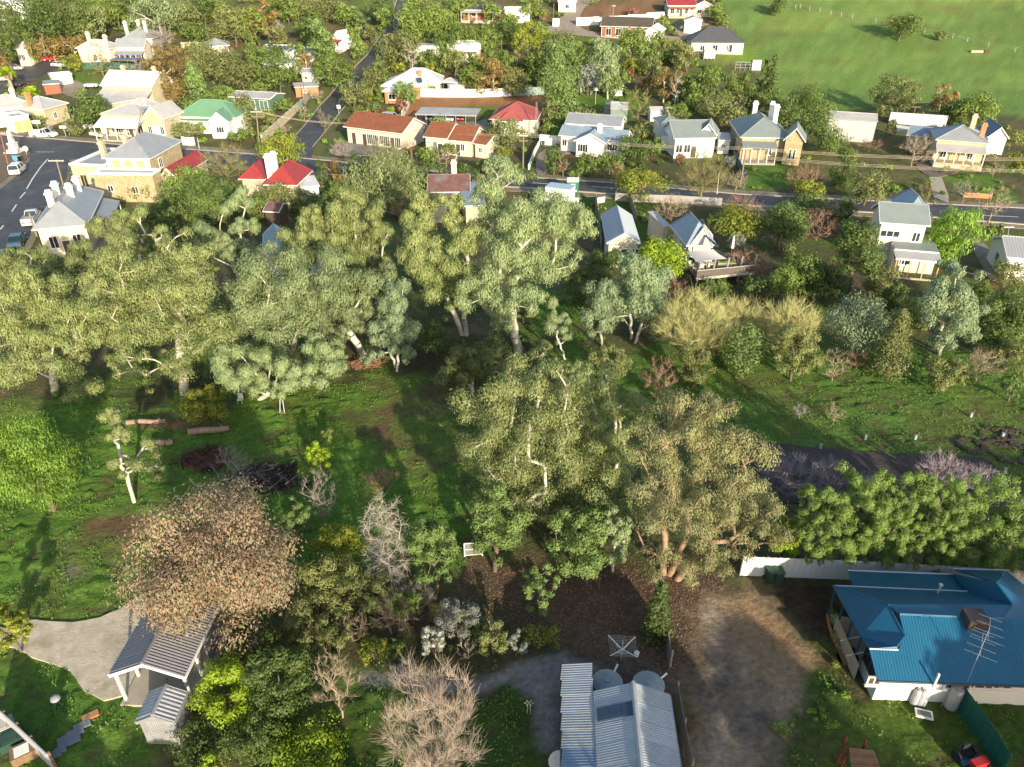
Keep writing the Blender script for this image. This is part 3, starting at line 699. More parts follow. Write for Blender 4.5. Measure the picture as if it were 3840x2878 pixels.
block(T, a0(375, 948), a0(588, 880), 8, 3.6, 'hip', 1.9, lime, rlight, .35, wins=[('F', .4, 1.1, 1.0, 1.4)], chims=[(.1, .5, 6.6, brick_o)])
block(T, a0(90, 1010), a0(240, 985), 5, 3.4, 'flat', 0, white, rgrey, .05, doors=[('F', .3, dict(w=1.6, h=2.3, m=yel)), ('F', .75, dict(w=1.6, h=2.3, m=yel))])
T = building('house', 'white house with a bright green roof and projecting gable', 'house', 'green-roofed house')
block(T, a0(1508, 1005), a0(2032, 1020), 8.5, 3.4, 'hip', 2.6, white, rgreen, .4, wins=[('F', .14, 1.0, 1.2, 1.2), ('R', .4, 1.0, 1.2, 1.3)], gut=trim)
block(T, a0(1792, 1055), a0(1975, 1055), 4.6, 3.3, 'gy', 1.9, white, rgreen, .35, wins=[('F', .5, 1.0, 1.6, 1.3, dict(mull=2))], ver=None)
T2 = T
f = block(T, a0(1512, 1040), a0(1790, 1050), 2.0, 2.7, 'sk', .5, white, rgreen, .1, walls=False, gut=trim)
T = building('villa', 'cream Victorian villa with grey hipped roofs and yellow chimneys', 'house', 'cream villa')
block(T, a0(650, 418), a0(945, 432), a0(1000, 365), 4.6, 'hip', 1.8, cream, rlight, .35, chims=[(.2, .6, 8.0, cream), (.85, .3, 7.6, cream)], wins=[('F', .5, 1.4, 1.1, 1.8)])
block(T, a0(985, 410), a0(1245, 412), a0(1255, 362), 4.2, 'gx', 1.8, cream, rgrey, .3, doors=[('F', .6, dict(m=brickred))], wins=[('F', .3, 1.1, 1.2, 1.6), ('F', .85, 1.1, 1.2, 1.6)], ver=dict(depth=2.4, lo=2.6, hi=3.3, n=6, m=rgrey))
block(T, a0(1050, 335), a0(1315, 330), 9, 4.4, 'hip', 2.4, cream, rgrey, .35, chims=[(.1, .2, 8.4, cream), (.75, .3, 8.4, cream), (.3, .85, 8.2, cream)])
pg = MB(); 
T = building('pergola', 'flat pergola with blue shade cloth in front of the cream villa', 'pergola', 'blue pergola')
block(T, a0(945, 515), a0(1180, 530), 4, 2.7, 'sk', .1, wood, mat('blue_cloth', (.13, .18, .36), .9, .15, 2), .1, walls=False, gut=wood, ver=dict(depth=.3, lo=2.5, hi=2.55, n=4, m=wood, pm=wood, floor=0))
T = building('cottage', 'small stone cottage beside the tall cypress near the left edge', 'house', 'stone cottage by the cypress')
block(T, a0(120, 425), a0(228, 432), 7, 4.2, 'hip', 1.6, cream, rlight, .3, wins=[('F', .5, 1.2, 1.1, 1.6)], chims=[(.25, .6, 7.4, brick_o)])
T = building('shed', 'low stone shed with a grey hipped roof behind a pale garden wall', 'shed', 'low stone shed')
block(T, a0(1750, 402), a0(1978, 378), 7, 2.8, 'hip', 1.5, lime, rgrey, .3, wins=[('F', .4, 1.0, .9, .9)])
T = building('house', 'white building partly out of frame in the top left corner', 'house', 'top left white building')
block(T, a0(-80, 45), a0(200, 25), 8, 4.5, 'gx', 1.5, white, rwhite, .3, wins=[('F', .3, 1.5, 1.2, 1.3), ('F', .7, 1.5, 1.2, 1.3)])
T = building('shed', 'tiny red walled shed behind the left shops', 'shed', 'tiny red shed')
block(T, a0(365, 730), a0(512, 712), 4, 2.5, 'sk', .3, brickred, rgrey, .15, wins=[('R', .5, .9, .8, .8)])
T = building('garage', 'curved stone garages along the back street bend', 'garage', 'stone garages')
block(T, a0(430, 650), a0(615, 618), 4, 2.8, 'flat', 0, lime, rlight, .1, doors=[('F', .3, dict(w=1.9, h=2.1, m=white)), ('F', .7, dict(w=1.9, h=2.1, m=white))])
T = building('garage', 'three bay garage with dark green doors left of the umbrella-shaped pine', 'garage', 'three bay garage')
block(T, a0(1968, 835), a0(2330, 862), 7, 2.8, 'gx', .7, mat('green_doors', (.10, .17, .12), .7), rlight, .3, wins=[('F', s, .2, 2.2, 2.1, dict(fm=white, gm=mat('green_doors', (.10, .17, .12), .7))) for s in (.2, .52, .84)])
block(T, b0(-20, 825), b0(98, 830), 3, 3.0, 'sk', .4, white, rlight, .15)
T = building('house', 'long white roofed house behind the side street trees', 'house', 'long white house')
block(T, b0(25, 445), b0(335, 465), 8, 3.0, 'gx', 1.2, white, rwhite, .35, wins=[('F', .2, 1, 1.4, 1.2), ('F', .7, 1, 1.4, 1.2)])
block(T, b0(250, 490), b0(400, 500), 9, 3.0, 'gy', 1.4, white, rwhite, .35, wins=[('F', .5, 1, 1.5, 1.2)])
block(T, b0(45, 545), b0(330, 555), 4, 2.7, 'sk', .5, white, rgrey, .2, wins=[('F', .3, .9, 1.2, 1.1)])
T = building('cottage', 'white gabled cottage behind the pale pepper tree', 'house', 'white gabled cottage')
block(T, b0(655, 330), b0(745, 345), 7, 3.2, 'gy', 1.8, white, rwhite, .3, wins=[('F', .5, 1, 1.2, 1.2)], ver=dict(depth=1.6, lo=2.4, hi=2.9, n=3, m=rred))
T = building('garage', 'cream garage with an open white door beside the side street', 'garage', 'cream garage')
block(T, b0(380, 632), b0(545, 625), 6, 2.7, 'gx', .6, cream, rlight, .25, doors=[('F', .7, dict(w=2.0, h=2.1, m=white))], wins=[('F', .25, 1, .9, .9)])
T = building('shed', 'long low brick lean-to with a pale roof under the umbrella pine', 'shed', 'brick lean-to')
block(T, b0(330, 755), b0(540, 735), 4, 2.4, 'sk', .4, brick_o, rlight, .2, wins=[('F', .4, 1.0, .8, .8)])
T = building('house', 'modern house with overlapping silvery hipped roofs beside the side street', 'house', 'silver-roofed modern house')
block(T, b0(1075, 745), b0(1420, 752), 10, 2.9, 'hip', 2.0, brick_o, rwhite, .45, wins=[('F', .2, .9, 1.6, 1.3), ('F', .6, .9, 1.6, 1.3)])
block(T, b0(1180, 715), b0(1600, 715), 9, 2.9, 'hip', 2.6, cream, rwhite, .45, wins=[('F', .85, .9, 1.4, 1.2)], chims=[(.55, .2, 5.2, brick_o)])
block(T, b0(1090, 790), b0(1240, 800), 5, 2.8, 'hip', 1.2, brick_o, rwhite, .4, wins=[('F', .5, .9, 1.8, 1.3)])
sp = MB(); fq = block(T, b0(1395, 712), b0(1440, 708), 1.6, 3.3, 'sk', .8, steel, mat('solar_blue', (.04, .08, .16), .2, .1, 2), 0, walls=False, gut=None)
T = building('shed', 'small open garden shelter right of the silvery modern house', 'shed', 'garden shelter')
block(T, b0(1605, 710), b0(1735, 712), 3.5, 2.5, 'hip', .7, wood, rlight, .2, walls=False, ver=dict(depth=.2, lo=2.3, hi=2.35, n=3, m=wood, pm=wood, floor=0))
T = building('house', 'long white roofed house half hidden by trees above the modern house', 'house', 'half hidden long house')
block(T, b0(1648, 420), b0(1940, 425), 7, 3.0, 'gx', 1.6, cream, rwhite, .4, wins=[('F', .3, 1, 1.3, 1.2), ('F', .7, 1, 1.3, 1.2)], ver=dict(depth=2, lo=2.4, hi=2.9, n=5, m=rwhite, pm=yel))
T = building('shed', 'low whitish flat shed left of the half hidden long house', 'shed', 'low flat shed')
block(T, b0(1372, 395), b0(1595, 402), 4, 2.7, 'sk', .2, white, rlight, .2, wins=[('F', .5, 1, 1.2, .9)])
MT = rterra
T = building('motel', 'long cream motel block with a terracotta tiled roof by the courtyard', 'motel', 'long tiled motel block')
block(T, b0(752, 1092), b0(1262, 1158), 9.0, 3.3, 'gx', 2.1, cream, MT, .5, gut=trim, tiles=True, cap=MT,
      wins=[('F', s, .3, 1.5, 2.0, dict(mull=2)) for s in (.42, .53, .72, .92)] + [('F', .62, .5, 1.3, 1.8, dict(mull=2))], doors=[('F', .12), ('F', .32), ('F', .83)])
T3 = T
T = building('motel', 'shorter motel block with two stepped brick red tiled roofs', 'motel', 'stepped motel block')
block(T, b0(1442, 1180), b0(1650, 1200), 8.5, 3.3, 'gx', 1.9, cream, MT, .35, tiles=True, cap=MT, gut=trim, wins=[('F', .45, .9, .9, 1.6), ('F', .12, 2.0, .9, .4)], doors=[('F', .7)])
block(T, b0(1636, 1208), b0(1868, 1228), 8.0, 2.9, 'gx', 1.9, cream, MT, .35, tiles=True, cap=MT, gut=trim, wins=[('F', .25, .9, .9, 1.2), ('F', .62, .9, .9, 1.4)], doors=[('F', .42)])
T = building('outbuilding', 'small red tiled wing right of the stepped motel block', 'shed', 'red tiled wing')
block(T, b0(1872, 1238), b0(1990, 1255), 6, 2.6, 'gx', 1.2, cream, MT, .3, wins=[('F', .5, .9, .8, 1.0)])
T = building('carport', 'long steel motel carport sheltering four parked cars', 'carport', 'motel carport')
block(T, b0(1373, 985), b0(1905, 1000), 6.5, 2.5, 'sk', .15, white, rlight, .1, walls=False, gut=steel, ver=dict(depth=.25, lo=2.35, hi=2.4, n=7, m=steel, pm=steel, floor=0))
w = MB(); fr0 = Frame(T, T.location, T.rotation_euler.z)
Wc = 26
T = building('house', 'house with a dusty red hipped roof between the motel carport and tall cypress', 'house', 'dusty red-roofed house')
block(T, b0(2020, 1028), c0(215, 1042), 10, 3.1, 'hip', 2.6, cream, rpink, .45, wins=[('F', .15, .9, 1.2, 1.2), ('F', .62, .9, 1.3, 1.2)], gut=trim)
block(T, b0(2090, 1045), c0(95, 1052), 4, 3.0, 'hip', 1.4, white, rpink, .3, wins=[('F', .6, .9, 1.2, 1.1)])
T = building('house', 'low dark roofed house with a verandah at the top centre', 'house', 'top centre dark house')
block(T, b0(1765, 85), b0(2130, 98), 9, 3.0, 'hip', 1.8, brickred, rdark, .4, wins=[('F', .3, 1, 1.3, 1.2), ('F', .7, 1, 1.3, 1.2)], ver=dict(depth=2.4, lo=2.4, hi=2.9, n=6, m=rlight, pm=trim))
T = building('house', 'white house with bright roof beside the top edge right of centre', 'house', 'top edge white house')
block(T, c0(-60, 110), c0(165, 105), 7, 3, 'gx', 1.2, white, rwhite, .3, wins=[('F', .5, 1, 1.3, 1.2)])
T = building('house', 'white cottage cut by the top edge beside the gravel road', 'house', 'top edge cottage')
block(T, c0(395, 15), c0(560, 18), 7, 3.0, 'gx', 1.3, white, rwhite, .3, wins=[('F', .5, 1, 1.3, 1.2)])
T = building('house', 'cream weatherboard house with a bright red roof high on the slope', 'house', 'red-roofed hill house')
block(T, c0(1345, 48), c0(1600, 50), 9, 3.2, 'gx', 1.5, cream, rred, .4, doors=[('F', .5)], wins=[('F', .15, .8, 1.3, 1.5), ('F', .35, .8, 1.0, 1.7), ('F', .68, .8, 1.0, 1.7)], ver=dict(depth=1.6, lo=2.5, hi=2.7, n=5, m=rred, a=.0))
block(T, c0(1580, 48), c0(1735, 52), 9, 3.2, 'gy', 1.3, cream, rred, .4, wins=[('F', .25, .9, 1.2, 1.2), ('F', .72, .9, 1.2, 1.2)])
T = building('garage', 'plain white gabled garage below the red-roofed hill house', 'garage', 'white gabled garage')
block(T, c0(1488, 178), c0(1645, 188), 6.5, 3.4, 'gy', .9, white, rlight, .2, gut=trim)
T = building('house', 'long ranch house with a dark brown roof and white verandah columns', 'house', 'brown-roofed ranch house')
block(T, c0(760, 225), c0(1210, 262), 10, 3.0, 'gx', 2.0, brickred, rbrown, .4, ver=dict(depth=.1, lo=2.8, hi=2.82, n=8, m=white, floor=.2), wins=[('F', s, .5, 1.6, 1.9) for s in (.15, .35, .55, .75)])
block(T, c0(1140, 268), c0(1290, 285), 8, 3.0, 'gy', 1.4, white, rwhite, .4)
T = building('house', 'cream house with a steep charcoal roof beside the green field', 'house', 'charcoal-roofed house')
block(T, c0(1540, 362), c0(2015, 372), 10.5, 3.1, 'hip', 3.2, cream, rdark, .5, gut=rdark, wins=[('F', .22, .8, 1.3, 1.3), ('F', .47, .7, 1.5, 1.6), ('F', .75, .4, 1.6, 2.0)], ver=dict(depth=.2, lo=2.9, hi=2.95, n=5, m=rdark, pm=trim, a=.62, b=1.02, floor=.15))
T = building('shed', 'weathered green iron shed on the lawn behind the blue-roofed house', 'shed', 'green iron shed')
block(T, c0(850, 940), c0(1003, 945), 5, 2.9, 'gx', .9, mat('green_iron', (.20, .26, .20), .6, .2, 2, ribs='X', rib_w=.3), rlight, .1, gut=None)
T = building('shed', 'small grey lean-to shed left of the green iron shed', 'shed', 'small grey lean-to')
block(T, c0(795, 905), c0(850, 915), 3.5, 2.3, 'sk', .4, steel, rgrey, .1, gut=None)
T = building('house', 'white bungalow with blue grey iron roof facing the main road', 'house', 'blue-grey-roofed bungalow')
block(T, c0(455, 1065), c0(940, 1098), 7, 3.6, 'gx', 1.3, white, rgrey, .35, wins=[('F', .12, 1.0, 1.4, 1.3)])
block(T, c0(610, 1135), c0(865, 1150), 4.5, 3.0, 'sk', .5, white, mat('striped_roof', (.40, .39, .40), .6, .1, 2, ribs='X', rib_w=.9), .1, gut=white)
block(T, c0(402, 1168), c0(985, 1225), 5.0, 3.0, 'gx', 1.4, white, rblue, .4, wins=[('F', .82, .9, 2.0, 1.3, dict(mull=3)), ('F', .06, .9, 1.0, 1.4)], doors=[('F', .66)])
block(T, c0(535, 1215), c0(808, 1238), 4.6, 3.0, 'gy', 1.5, white, rblue, .4, wins=[('F', .24, .9, 2.0, 1.5, dict(mull=3))], chims=[(.68, .9, 5.4, white)])
T = building('house', 'white house with sage green roof and front gable facing the main road', 'house', 'sage-roofed gabled house')
block(T, c0(1400, 1195), c0(1770, 1190), 9.5, 3.8, 'gx', 2.2, white, rsage, .4, wins=[('F', .12, 1.0, 1.3, 1.5), ('F', .33, 1.0, 1.3, 1.5)], doors=[('F', .5)])
block(T, c0(1605, 1158), c0(1772, 1170), 5, 4.0, 'gy', 2.0, white, rsage, .4, wins=[('F', .5, 1.0, 1.3, 1.5)])
block(T, c0(1282, 1075), c0(1475, 1070), 6, 3.4, 'hip', 1.0, white, rsage, .3)
block(T, c0(1285, 1172), c0(1400, 1180), 7, 2.8, 'sk', .5, white, rlight, .15)
T = building('shed', 'white garden shed between the sage-roofed house and the stone villa', 'shed', 'white garden shed')
block(T, c0(1785, 1208), c0(1892, 1212), 4, 2.6, 'sk', .5, white, rlight, .15, wins=[('F', .5, .9, .8, .8)])
T = building('villa', 'stone villa with charcoal hipped roof, two white chimneys and an entry porch', 'house', 'stone villa')
block(T, c0(1975, 1185), d0(210, 1195), d0(160, 1050), 4.4, 'hip', 2.6, stone, rsage, .45, wins=[('F', .62, 1.1, 1.0, 1.7), ('L', .4, 1.1, 1.0, 1.7)], chims=[(.42, .8, 8.6, white), (.80, .8, 8.6, white), (.86, .66, 8.4, white)],
      ver=dict(depth=2.6, lo=2.9, hi=3.6, n=5, m=rsage, a=.0, b=.72))
block(T, d0(135, 1210), d0(325, 1225), 6, 4.4, 'gy', 2.2, stone, rsage, .4, wins=[('F', .38, .9, .55, 1.9, dict(mull=0)), ('F', .62, .9, .55, 1.9, dict(mull=0))], gut=white)
T = building('shed', 'long plain silver machinery shed below the green field', 'shed', 'silver machinery shed')
block(T, d0(524, 1022), d0(948, 1052), 6, 4.2, 'gx', .8, mat('silver_sheet', (.50, .49, .46), .55, .08, 1, ribs='X', rib_w=.4), rlight, .1, gut=steel)
T = building('cottage', 'stone cottage with a deep front verandah and long grey roof at right', 'house', 'stone verandah cottage')
block(T, d0(1450, 1205), d0(1910, 1240), 9, 4.4, 'hip', 1.9, lime, rgreyy, .35, gut=cream, wins=[('F', .2, 1.2, 1.0, 1.4), ('F', .75, 1.2, 1.0, 1.4)], doors=[('F', .47, dict(w=1.2, m=yel))], chims=[(.93, .35, 7.0, brick_o), (.8, .9, 7.6, lime)],
      ver=dict(depth=2.6, lo=2.9, hi=3.7, n=6, m=rlight, floor=.9, fm=lime))
block(T, d0(1200, 1165), d0(1555, 1205), 6, 3.0, 'gx', 1.2, lime, rblue, .3)
T = building('shed', 'white gabled shed with a dark blue roof right of the verandah cottage', 'shed', 'blue-roofed white shed')
block(T, d0(1898, 1185), d0(2085, 1195), 8, 3.2, 'gy', 1.9, white, mat('navy_roof', (.09, .13, .20), .5, .1, 1), .3)
# across the main road, near side
T = building('house', 'red-roofed white house with two tall chimneys below the side street corner', 'house', 'twin chimney red house')
block(T, b0(70, 1590), b0(350, 1600), b0(485, 1470), 3.8, 'hip', 2.3, lime, rred, .4, 'y', 'R', gut=trim, chims=[(.06, .5, 7.6, white), (.04, .2, 7.8, white)], wins=[('F', .5, 1.0, 1.2, 1.4)])
block(T, b0(-150, 1545), b0(75, 1550), 7, 3.6, 'hip', 1.8, lime, rred, .35)
block(T, b0(380, 1620), b0(550, 1600), 4.5, 3.2, 'sk', .4, white, rwhite, .2)
T = building('house', 'house with a rusty patched iron roof behind the central tall gums', 'house', 'rusty-roofed house')
block(T, b0(1478, 1660), b0(1850, 1655), 8, 3.2, 'gx', 1.5, lime, rrust, .3, chims=[(.62, .9, 6.0, cream)])
block(T, b1(1450, 105), b1(1680, 112), 4, 2.8, 'sk', .5, lime, rrust, .2)
block(T, b1(1800, 120), b1(1990, 110), 10, 3.0, 'sk', .5, lime, rblue, .2)
T = building('shed', 'small rusty shed in the shade behind the left gums', 'shed', 'small rusty shed')
block(T, b1(58, 165), b1(195, 172), 4, 2.4, 'gx', .7, darkw, rrust, .2)
T = building('house', 'blue roofed house glimpsed between the gum crowns', 'house', 'glimpsed blue roof')
block(T, b1(60, 520), b1(270, 530), b1(260, 340), 3.0, 'gy', 1.3, white, rblue, .3, 'y', 'R')
block(T, b1(440, 600), b1(560, 610), 7, 2.8, 'gy', 1.0, white, rblue, .3)
# ------------------------------------------------------------------ south of the road
bw = mat('pale_blue_roof', (.42, .45, .47), .42, .06, .8, spec=.5)
T = building('shed', 'cream shed with a pale blue gable roof beside the paling fence', 'shed', 'pale blue-roofed shed')
block(T, c1(822, 440), c1(1110, 452), c1(772, 190), 3.4, 'gy', 1.3, cream, bw, .25, 'y', 'L', gut=trim, sheet_m=bw, spitch=.3, sw=1.0, doors=[('F', .75, dict(w=2.2, h=2.4))])
T = building('house', 'cream house with silvery roofs and solar panels behind the raised deck', 'house', 'deck house')
fdeck = block(T, c1(1510, 462), c1(1815, 515), c1(1370, 285), 3.6, 'hip', 2.3, cream, rblue, .4, 'y', 'L', gut=trim, wins=[('F', .3, 1.6, 2.2, .7, dict(mull=3)), ('R', .5, 1.0, 1.6, 1.5)])
block(T, c1(1545, 455), c1(1730, 470), 4.0, 3.7, 'hip', 1.8, cream, rlight, .35, gut=trim, wins=[('F', .35, 1.0, 2.2, 1.0, dict(mull=3))])
block(T, c1(1305, 293), c1(1368, 286), 5, 3.0, 'sk', .4, cream, rlight, .2)
def panels(T, pts, n, hh):
    """solar collectors: a row of panels over four roof points"""
    q = [P(*p, hh) for p in pts]
    for k in range(n):
        a, b_ = k / n + .01, (k + 1) / n - .01; v = [q[0].lerp(q[1], a), q[0].lerp(q[1], b_), q[3].lerp(q[2], b_), q[3].lerp(q[2], a)]
        m = MB(); m.slab(v, .06, mat('solar_black', (.02, .022, .03), .25, .1, 2)); o = m.build('solar_panel', None, T)
        o.matrix_parent_inverse = (Matrix.Translation(T.location) @ Matrix.Rotation(T.rotation_euler.z, 4, 'Z')).inverted()
panels(T, [c1(1620, 235), c1(1720, 330), c1(1690, 318), c1(1650, 232)], 4, 5.6)
panels(T, [c1(1645, 350), c1(1795, 470), c1(1770, 480), c1(1630, 345)], 4, 4.8)
T = building('house', 'cream two level house with grey roof and rear pergola by the pepper tree', 'house', 'two level cream house')
block(T, d1(968, 262), d1(1405, 292), 6, 5.6, 'gx', 1.7, mat('pale_cream', (.68, .62, .46), .8, .06, 2), rsage, .35, gut=trim, wins=[('F', .24, 3.6, 2.4, .9, dict(mull=2)), ('F', .84, 3.2, 1.0, 1.3)])
block(T, d1(1180, 200), d1(1420, 212), 7, 5.6, 'hip', 2.0, cream, rblue, .35)
block(T, d1(1095, 490), d1(1480, 522), 5.5, 3.0, 'sk', .3, M['pale_cream'], rsage, .1, wins=[('F', .3, .9, 1.4, 1.2)], doors=[('F', .12)])
block(T, d1(1105, 570), d1(1508, 605), 4, 2.6, 'sk', .5, white, rlight, .1, walls=False, gut=trim, ver=dict(depth=.2, lo=2.45, hi=2.5, n=4, m=trim, pm=yel, floor=.15))
T = building('house', 'grey roofed white house cut by the right edge', 'house', 'right edge house')
block(T, d1(2065, 560), d1(2420, 590), d1(2050, 395), 3.0, 'gx', 1.4, white, rgrey, .3, 'x', 'L', wins=[('L', .5, 1.0, 1.2, 1.2)])
# ------------------------------------------------------------------ foreground buildings
colorb = mat('grey_brown_sheet', (.215, .20, .205), .42, .10, 1.2, dirt=(.16, .13, .11), dirt_amt=.5, spec=.5); zincs = mat('old_zinc_sheet', (.40, .40, .40), .4, .2, 1.4, metal=.3, dirt=(.24, .19, .15), dirt_amt=.6)
shedm = [mat('shed_sheet', (.42, .44, .44), .42, .12, 1.2, spec=.5), mat('shed_sheet_worn', (.39, .40, .40), .45, .16, 1.2, dirt=(.30, .25, .19), dirt_amt=.5), mat('shed_sheet_pale', (.46, .47, .47), .42, .12, 1.2)]
bluem = mat('bluish_sheet', (.20, .27, .34), .4, .1, 1)
def sheets2(fr_parent, p0, ux, uy, width, length, ms, pitch, sw, rng=random.Random(5)):
    n = max(1, int(round(width / sw))); w = width / n
    ms = ms if isinstance(ms, list) else [ms]; mes = [corr(w + .03, length, pitch, pitch * .12, 'roof_sheet', m) for m in ms]
    ux = Vector(ux).normalized(); uy = Vector(uy).normalized(); uz = ux.cross(uy)
    for k in range(n):
        o = link('roof_sheet', mes[k % len(mes)] if len(mes) < 9 else mes[k], fr_parent); p = Vector(p0) + ux * (w * k) + uz * (.04 + .006 * (k % 2))
        o.matrix_local = Matrix(((ux.x, uy.x, uz.x, p.x), (ux.y, uy.y, uz.y, p.y), (ux.z, uy.z, uz.z, p.z), (0, 0, 0, 1)))
T = building('carport', 'open gabled carport with a ribbed grey roof beside the gravel drive', 'carport', 'grey carport')
f = block(T, a3(940, 858), a3(1592, 876), a3(1302, 232), 2.6, 'gy', 1.0, white, colorb, .12, 'y', 'L', walls=False, gut=white, sheet_m=colorb, spitch=.2, sw=.8)
m = MB(); m.box(-.15, .0 - .03, -.2, f.Dp + .2, -.3, .12); m2 = MB(); m2.box(-.1, f.Wd + .3, -.25, f.Dp + .2, -.4, .14, concrete); f.mb(m2, 'floor_slab', concrete)
pm_ = MB(); pm_.box(-.07, .07, -.07, .07, .14, 2.5); pme = pm_.mesh('post', white)
for x in (.08, f.Wd - .08):
    for k in range(4): f.put(link('post', pme), (x, .1 + (f.Dp - .2) * k / 3, 0))
m = MB(); m.box(f.Wd - .02, f.Wd + .06, 2.6, f.Dp, .14, 2.45, colorb); m.box(0, f.Wd, f.Dp - .05, f.Dp + .03, .14, 2.45, colorb); f.mb(m, 'wall', colorb)
T = building('garden_shed', 'small corrugated iron garden shed in front of the carport', 'shed', 'small iron shed')
f = block(T, a3(1172, 1266), a3(1505, 1260), a3(1302, 1002), 2.05, 'gy', .55, zincs, zincs, .1, 'y', 'L', gut=zincs, sheet_m=zincs, spitch=.25, sw=.75)
m = MB(); r = .02
for k in range(14): x = .12 + k * (f.Wd - .24) / 13; m.box(x - .03, x + .03, -.03, 0, .0, 2.05, zincs)
f.mb(m, 'wall_ribs', zincs)
T = building('workshop', 'large corrugated iron workshop with skylights and a side lean-to at the bottom edge', 'shed', 'iron workshop')
f = block(T, c3(746, 1840), c3(1478, 1840), c3(705, 1006), 3.0, 'gy', .85, zincs, shedm[0], .1, 'y', 'L', gut=steel)
ro = [o for o in T.children if o.name.startswith('roof')][0]; hw = f.Wd / 2 + .1; sl = sqrt(hw * hw + .85 ** 2); Ln = f.Dp + .2
sheets2(ro, Vector((-.1, f.Dp + .1, 3.0)), (0, -1, 0), (hw, 0, .85), Ln, sl - .06, shedm, .14, 1.0)
sheets2(ro, Vector((f.Wd + .1, -.1, 3.0)), (0, 1, 0), (-hw, 0, .85), Ln, sl - .06, shedm, .14, 1.0)
for k in range(3):
    m = MB(); a, b_ = .06 + k * .305, .06 + (k + 1) * .305 - .02; y0, y1 = f.Dp - 1.75, f.Dp - 1.0
    m.slab([(-.1 + hw * a, y0, 3.12 + .85 * a), (-.1 + hw * b_, y0, 3.12 + .85 * b_), (-.1 + hw * b_, y1, 3.12 + .85 * b_), (-.1 + hw * a, y1, 3.12 + .85 * a)], .06, mat('skylight_glass', (.05, .08, .12), .15, .15, 2)); f.mb(m, 'skylight')
m = MB(); m.tube((f.Wd / 2, -.1, 3.93), (f.Wd / 2, f.Dp + .1, 3.93), .14, .14, 6, steel); f.mb(m, 'ridge_cap')
q = [P(*c3(*p), h) for p, h in (((432, 772), 2.5), ((692, 777), 2.95), ((728, 1840), 2.95), ((440, 1840), 2.5))]; q = [f.loc(v) for v in q]
m = MB(); m.slab([q[3], q[2], q[1], q[0]], .08, zincs); lr = f.mb(m, 'lean_to_roof')
e = (q[3] - q[0]).length; nb = int(e / .9); pal = [shedm[2], shedm[0], shedm[2], shedm[1], shedm[1], bluem, bluem, bluem, shedm[0], shedm[2], shedm[0], shedm[1]]
o_ = q[0]; uy_ = q[1] - q[0]; sheets2(lr, q[0], q[3] - q[0], uy_, e, uy_.length, [pal[min(i, len(pal) - 1)] for i in range(nb)], .14, e / nb - .0001)
m = MB(); 
for a, b_ in ((q[0], q[1]), (q[0], q[3])): m.face([(a.x, a.y, -.5), (b_.x, b_.y, -.5), (b_.x, b_.y, b_.z - .1), (a.x, a.y, a.z - .1)], zincs)
f.mb(m, 'lean_to_wall'); m = MB(); m.tube(q[0] + Vector((-.06, 0, -.05)), q[3] + Vector((-.06, 0, -.05)), .07, .07, 6, darkw); f.mb(m, 'gutter')
tankm = mat('tank_sheet', (.33, .37, .38), .5, .18, 1.1, dirt=(.22, .10, .045), dirt_amt=.75, metal=.2)
for lx, rx, yy, lab in ((697, 952, 925, 'left round corrugated rainwater tank behind the iron workshop'), (1046, 1312, 945, 'right round corrugated rainwater tank behind the iron workshop')):
    a, b_ = P(*c3(lx, yy), 2.0), P(*c3(rx, yy), 2.0); c = (a + b_) / 2; r = (b_ - a).length / 2
    t = thing('water_tank', lab, 'tank', (c.x, c.y, 0), random.uniform(0, 3), 'rainwater tanks by the iron workshop')
    m = MB(); pr = []
    for k in range(27): pr.append((r - (.0 if k % 2 else .03), 2.0 * k / 26))
    m.lathe(pr, n=28); m.build('tank_wall', tankm, t)
    m = MB(); m.lathe([(r + .04, 1.98), (r + .04, 2.03), (r * .5, 2.16), (.22, 2.24), (.2, 2.3)], n=28); m.build('tank_roof', tankm, t)
    m = MB(); m.tube((r * .95, 0, 2.06), (r + .35, 0, 2.3), .06, .06, 8); m.build('inlet_pipe', white, t)
# ---- the blue-roofed house
T = building('house', 'white weatherboard house with a bright blue corrugated roof at the bottom right', 'house', 'blue-roofed house')
del T['_new']
bl = mat('blue_roof', (.012, .112, .20), .38, .08, .7, spec=.6)
base = P(*d3(945, 905), 2.7); far = P(*d3(560, 90), 2.7); rr = P(*d3(2211, 952), 2.7)
ux = (rr - base); ux.z = 0; ux.normalize(); T.location = (base.x, base.y, 0); T.rotation_euler.z = atan2(ux.y, ux.x)
f = Frame(T, T.location, T.rotation_euler.z)
def q3(x, y, h): return f.loc(P(*d3(x, y), h))
a_ = q3(945, 905, 2.7); R1 = q3(1135, 335, 4.5); R2 = q3(2030, 375, 4.5); n_end = q3(2211, 952, 2.7); n_end = a_ + (n_end - a_) * 1.7
hipR = q3(2110, 255, 4.2); farL = q3(560, 90, 2.7); farR = q3(1722, 140, 2.7); w4 = q3(1040, 250, 4.35); w3 = q3(1184, 525, 4.05); wi = q3(1112, 622, 3.75); w1 = q3(800, 525, 2.75)
g1 = q3(875, 634, 3.45); g2 = q3(1124, 645, 3.62)
_n = (n_end - a_).cross(R1 - a_)
def onp(x, y):      # a point of the near slope itself
    h = 3.5
    for _ in range(25):
        v = q3(x, y, h); h += .6 * ((a_ - v).dot(_n) / _n.z)
    return q3(x, y, h)
R2 = onp(2030, 375); g1 = onp(875, 634); g2 = onp(1124, 645); w3 = onp(1184, 525); w3p = w3; wi = onp(1112, 622) + Vector((0, 0, .06)); w1 = q3(800, 525, 2.75)
k2 = R2 + (n_end - a_) * .9
faces = {'near': [a_, n_end, k2, R2, R1, w3, g2, g1], 'far': [farL, w4, R1, R2, hipR, farR][::-1], 'left': [farL, w1, wi, w3, w4][::1], 'gablet': [w1, g1, g2, wi]}
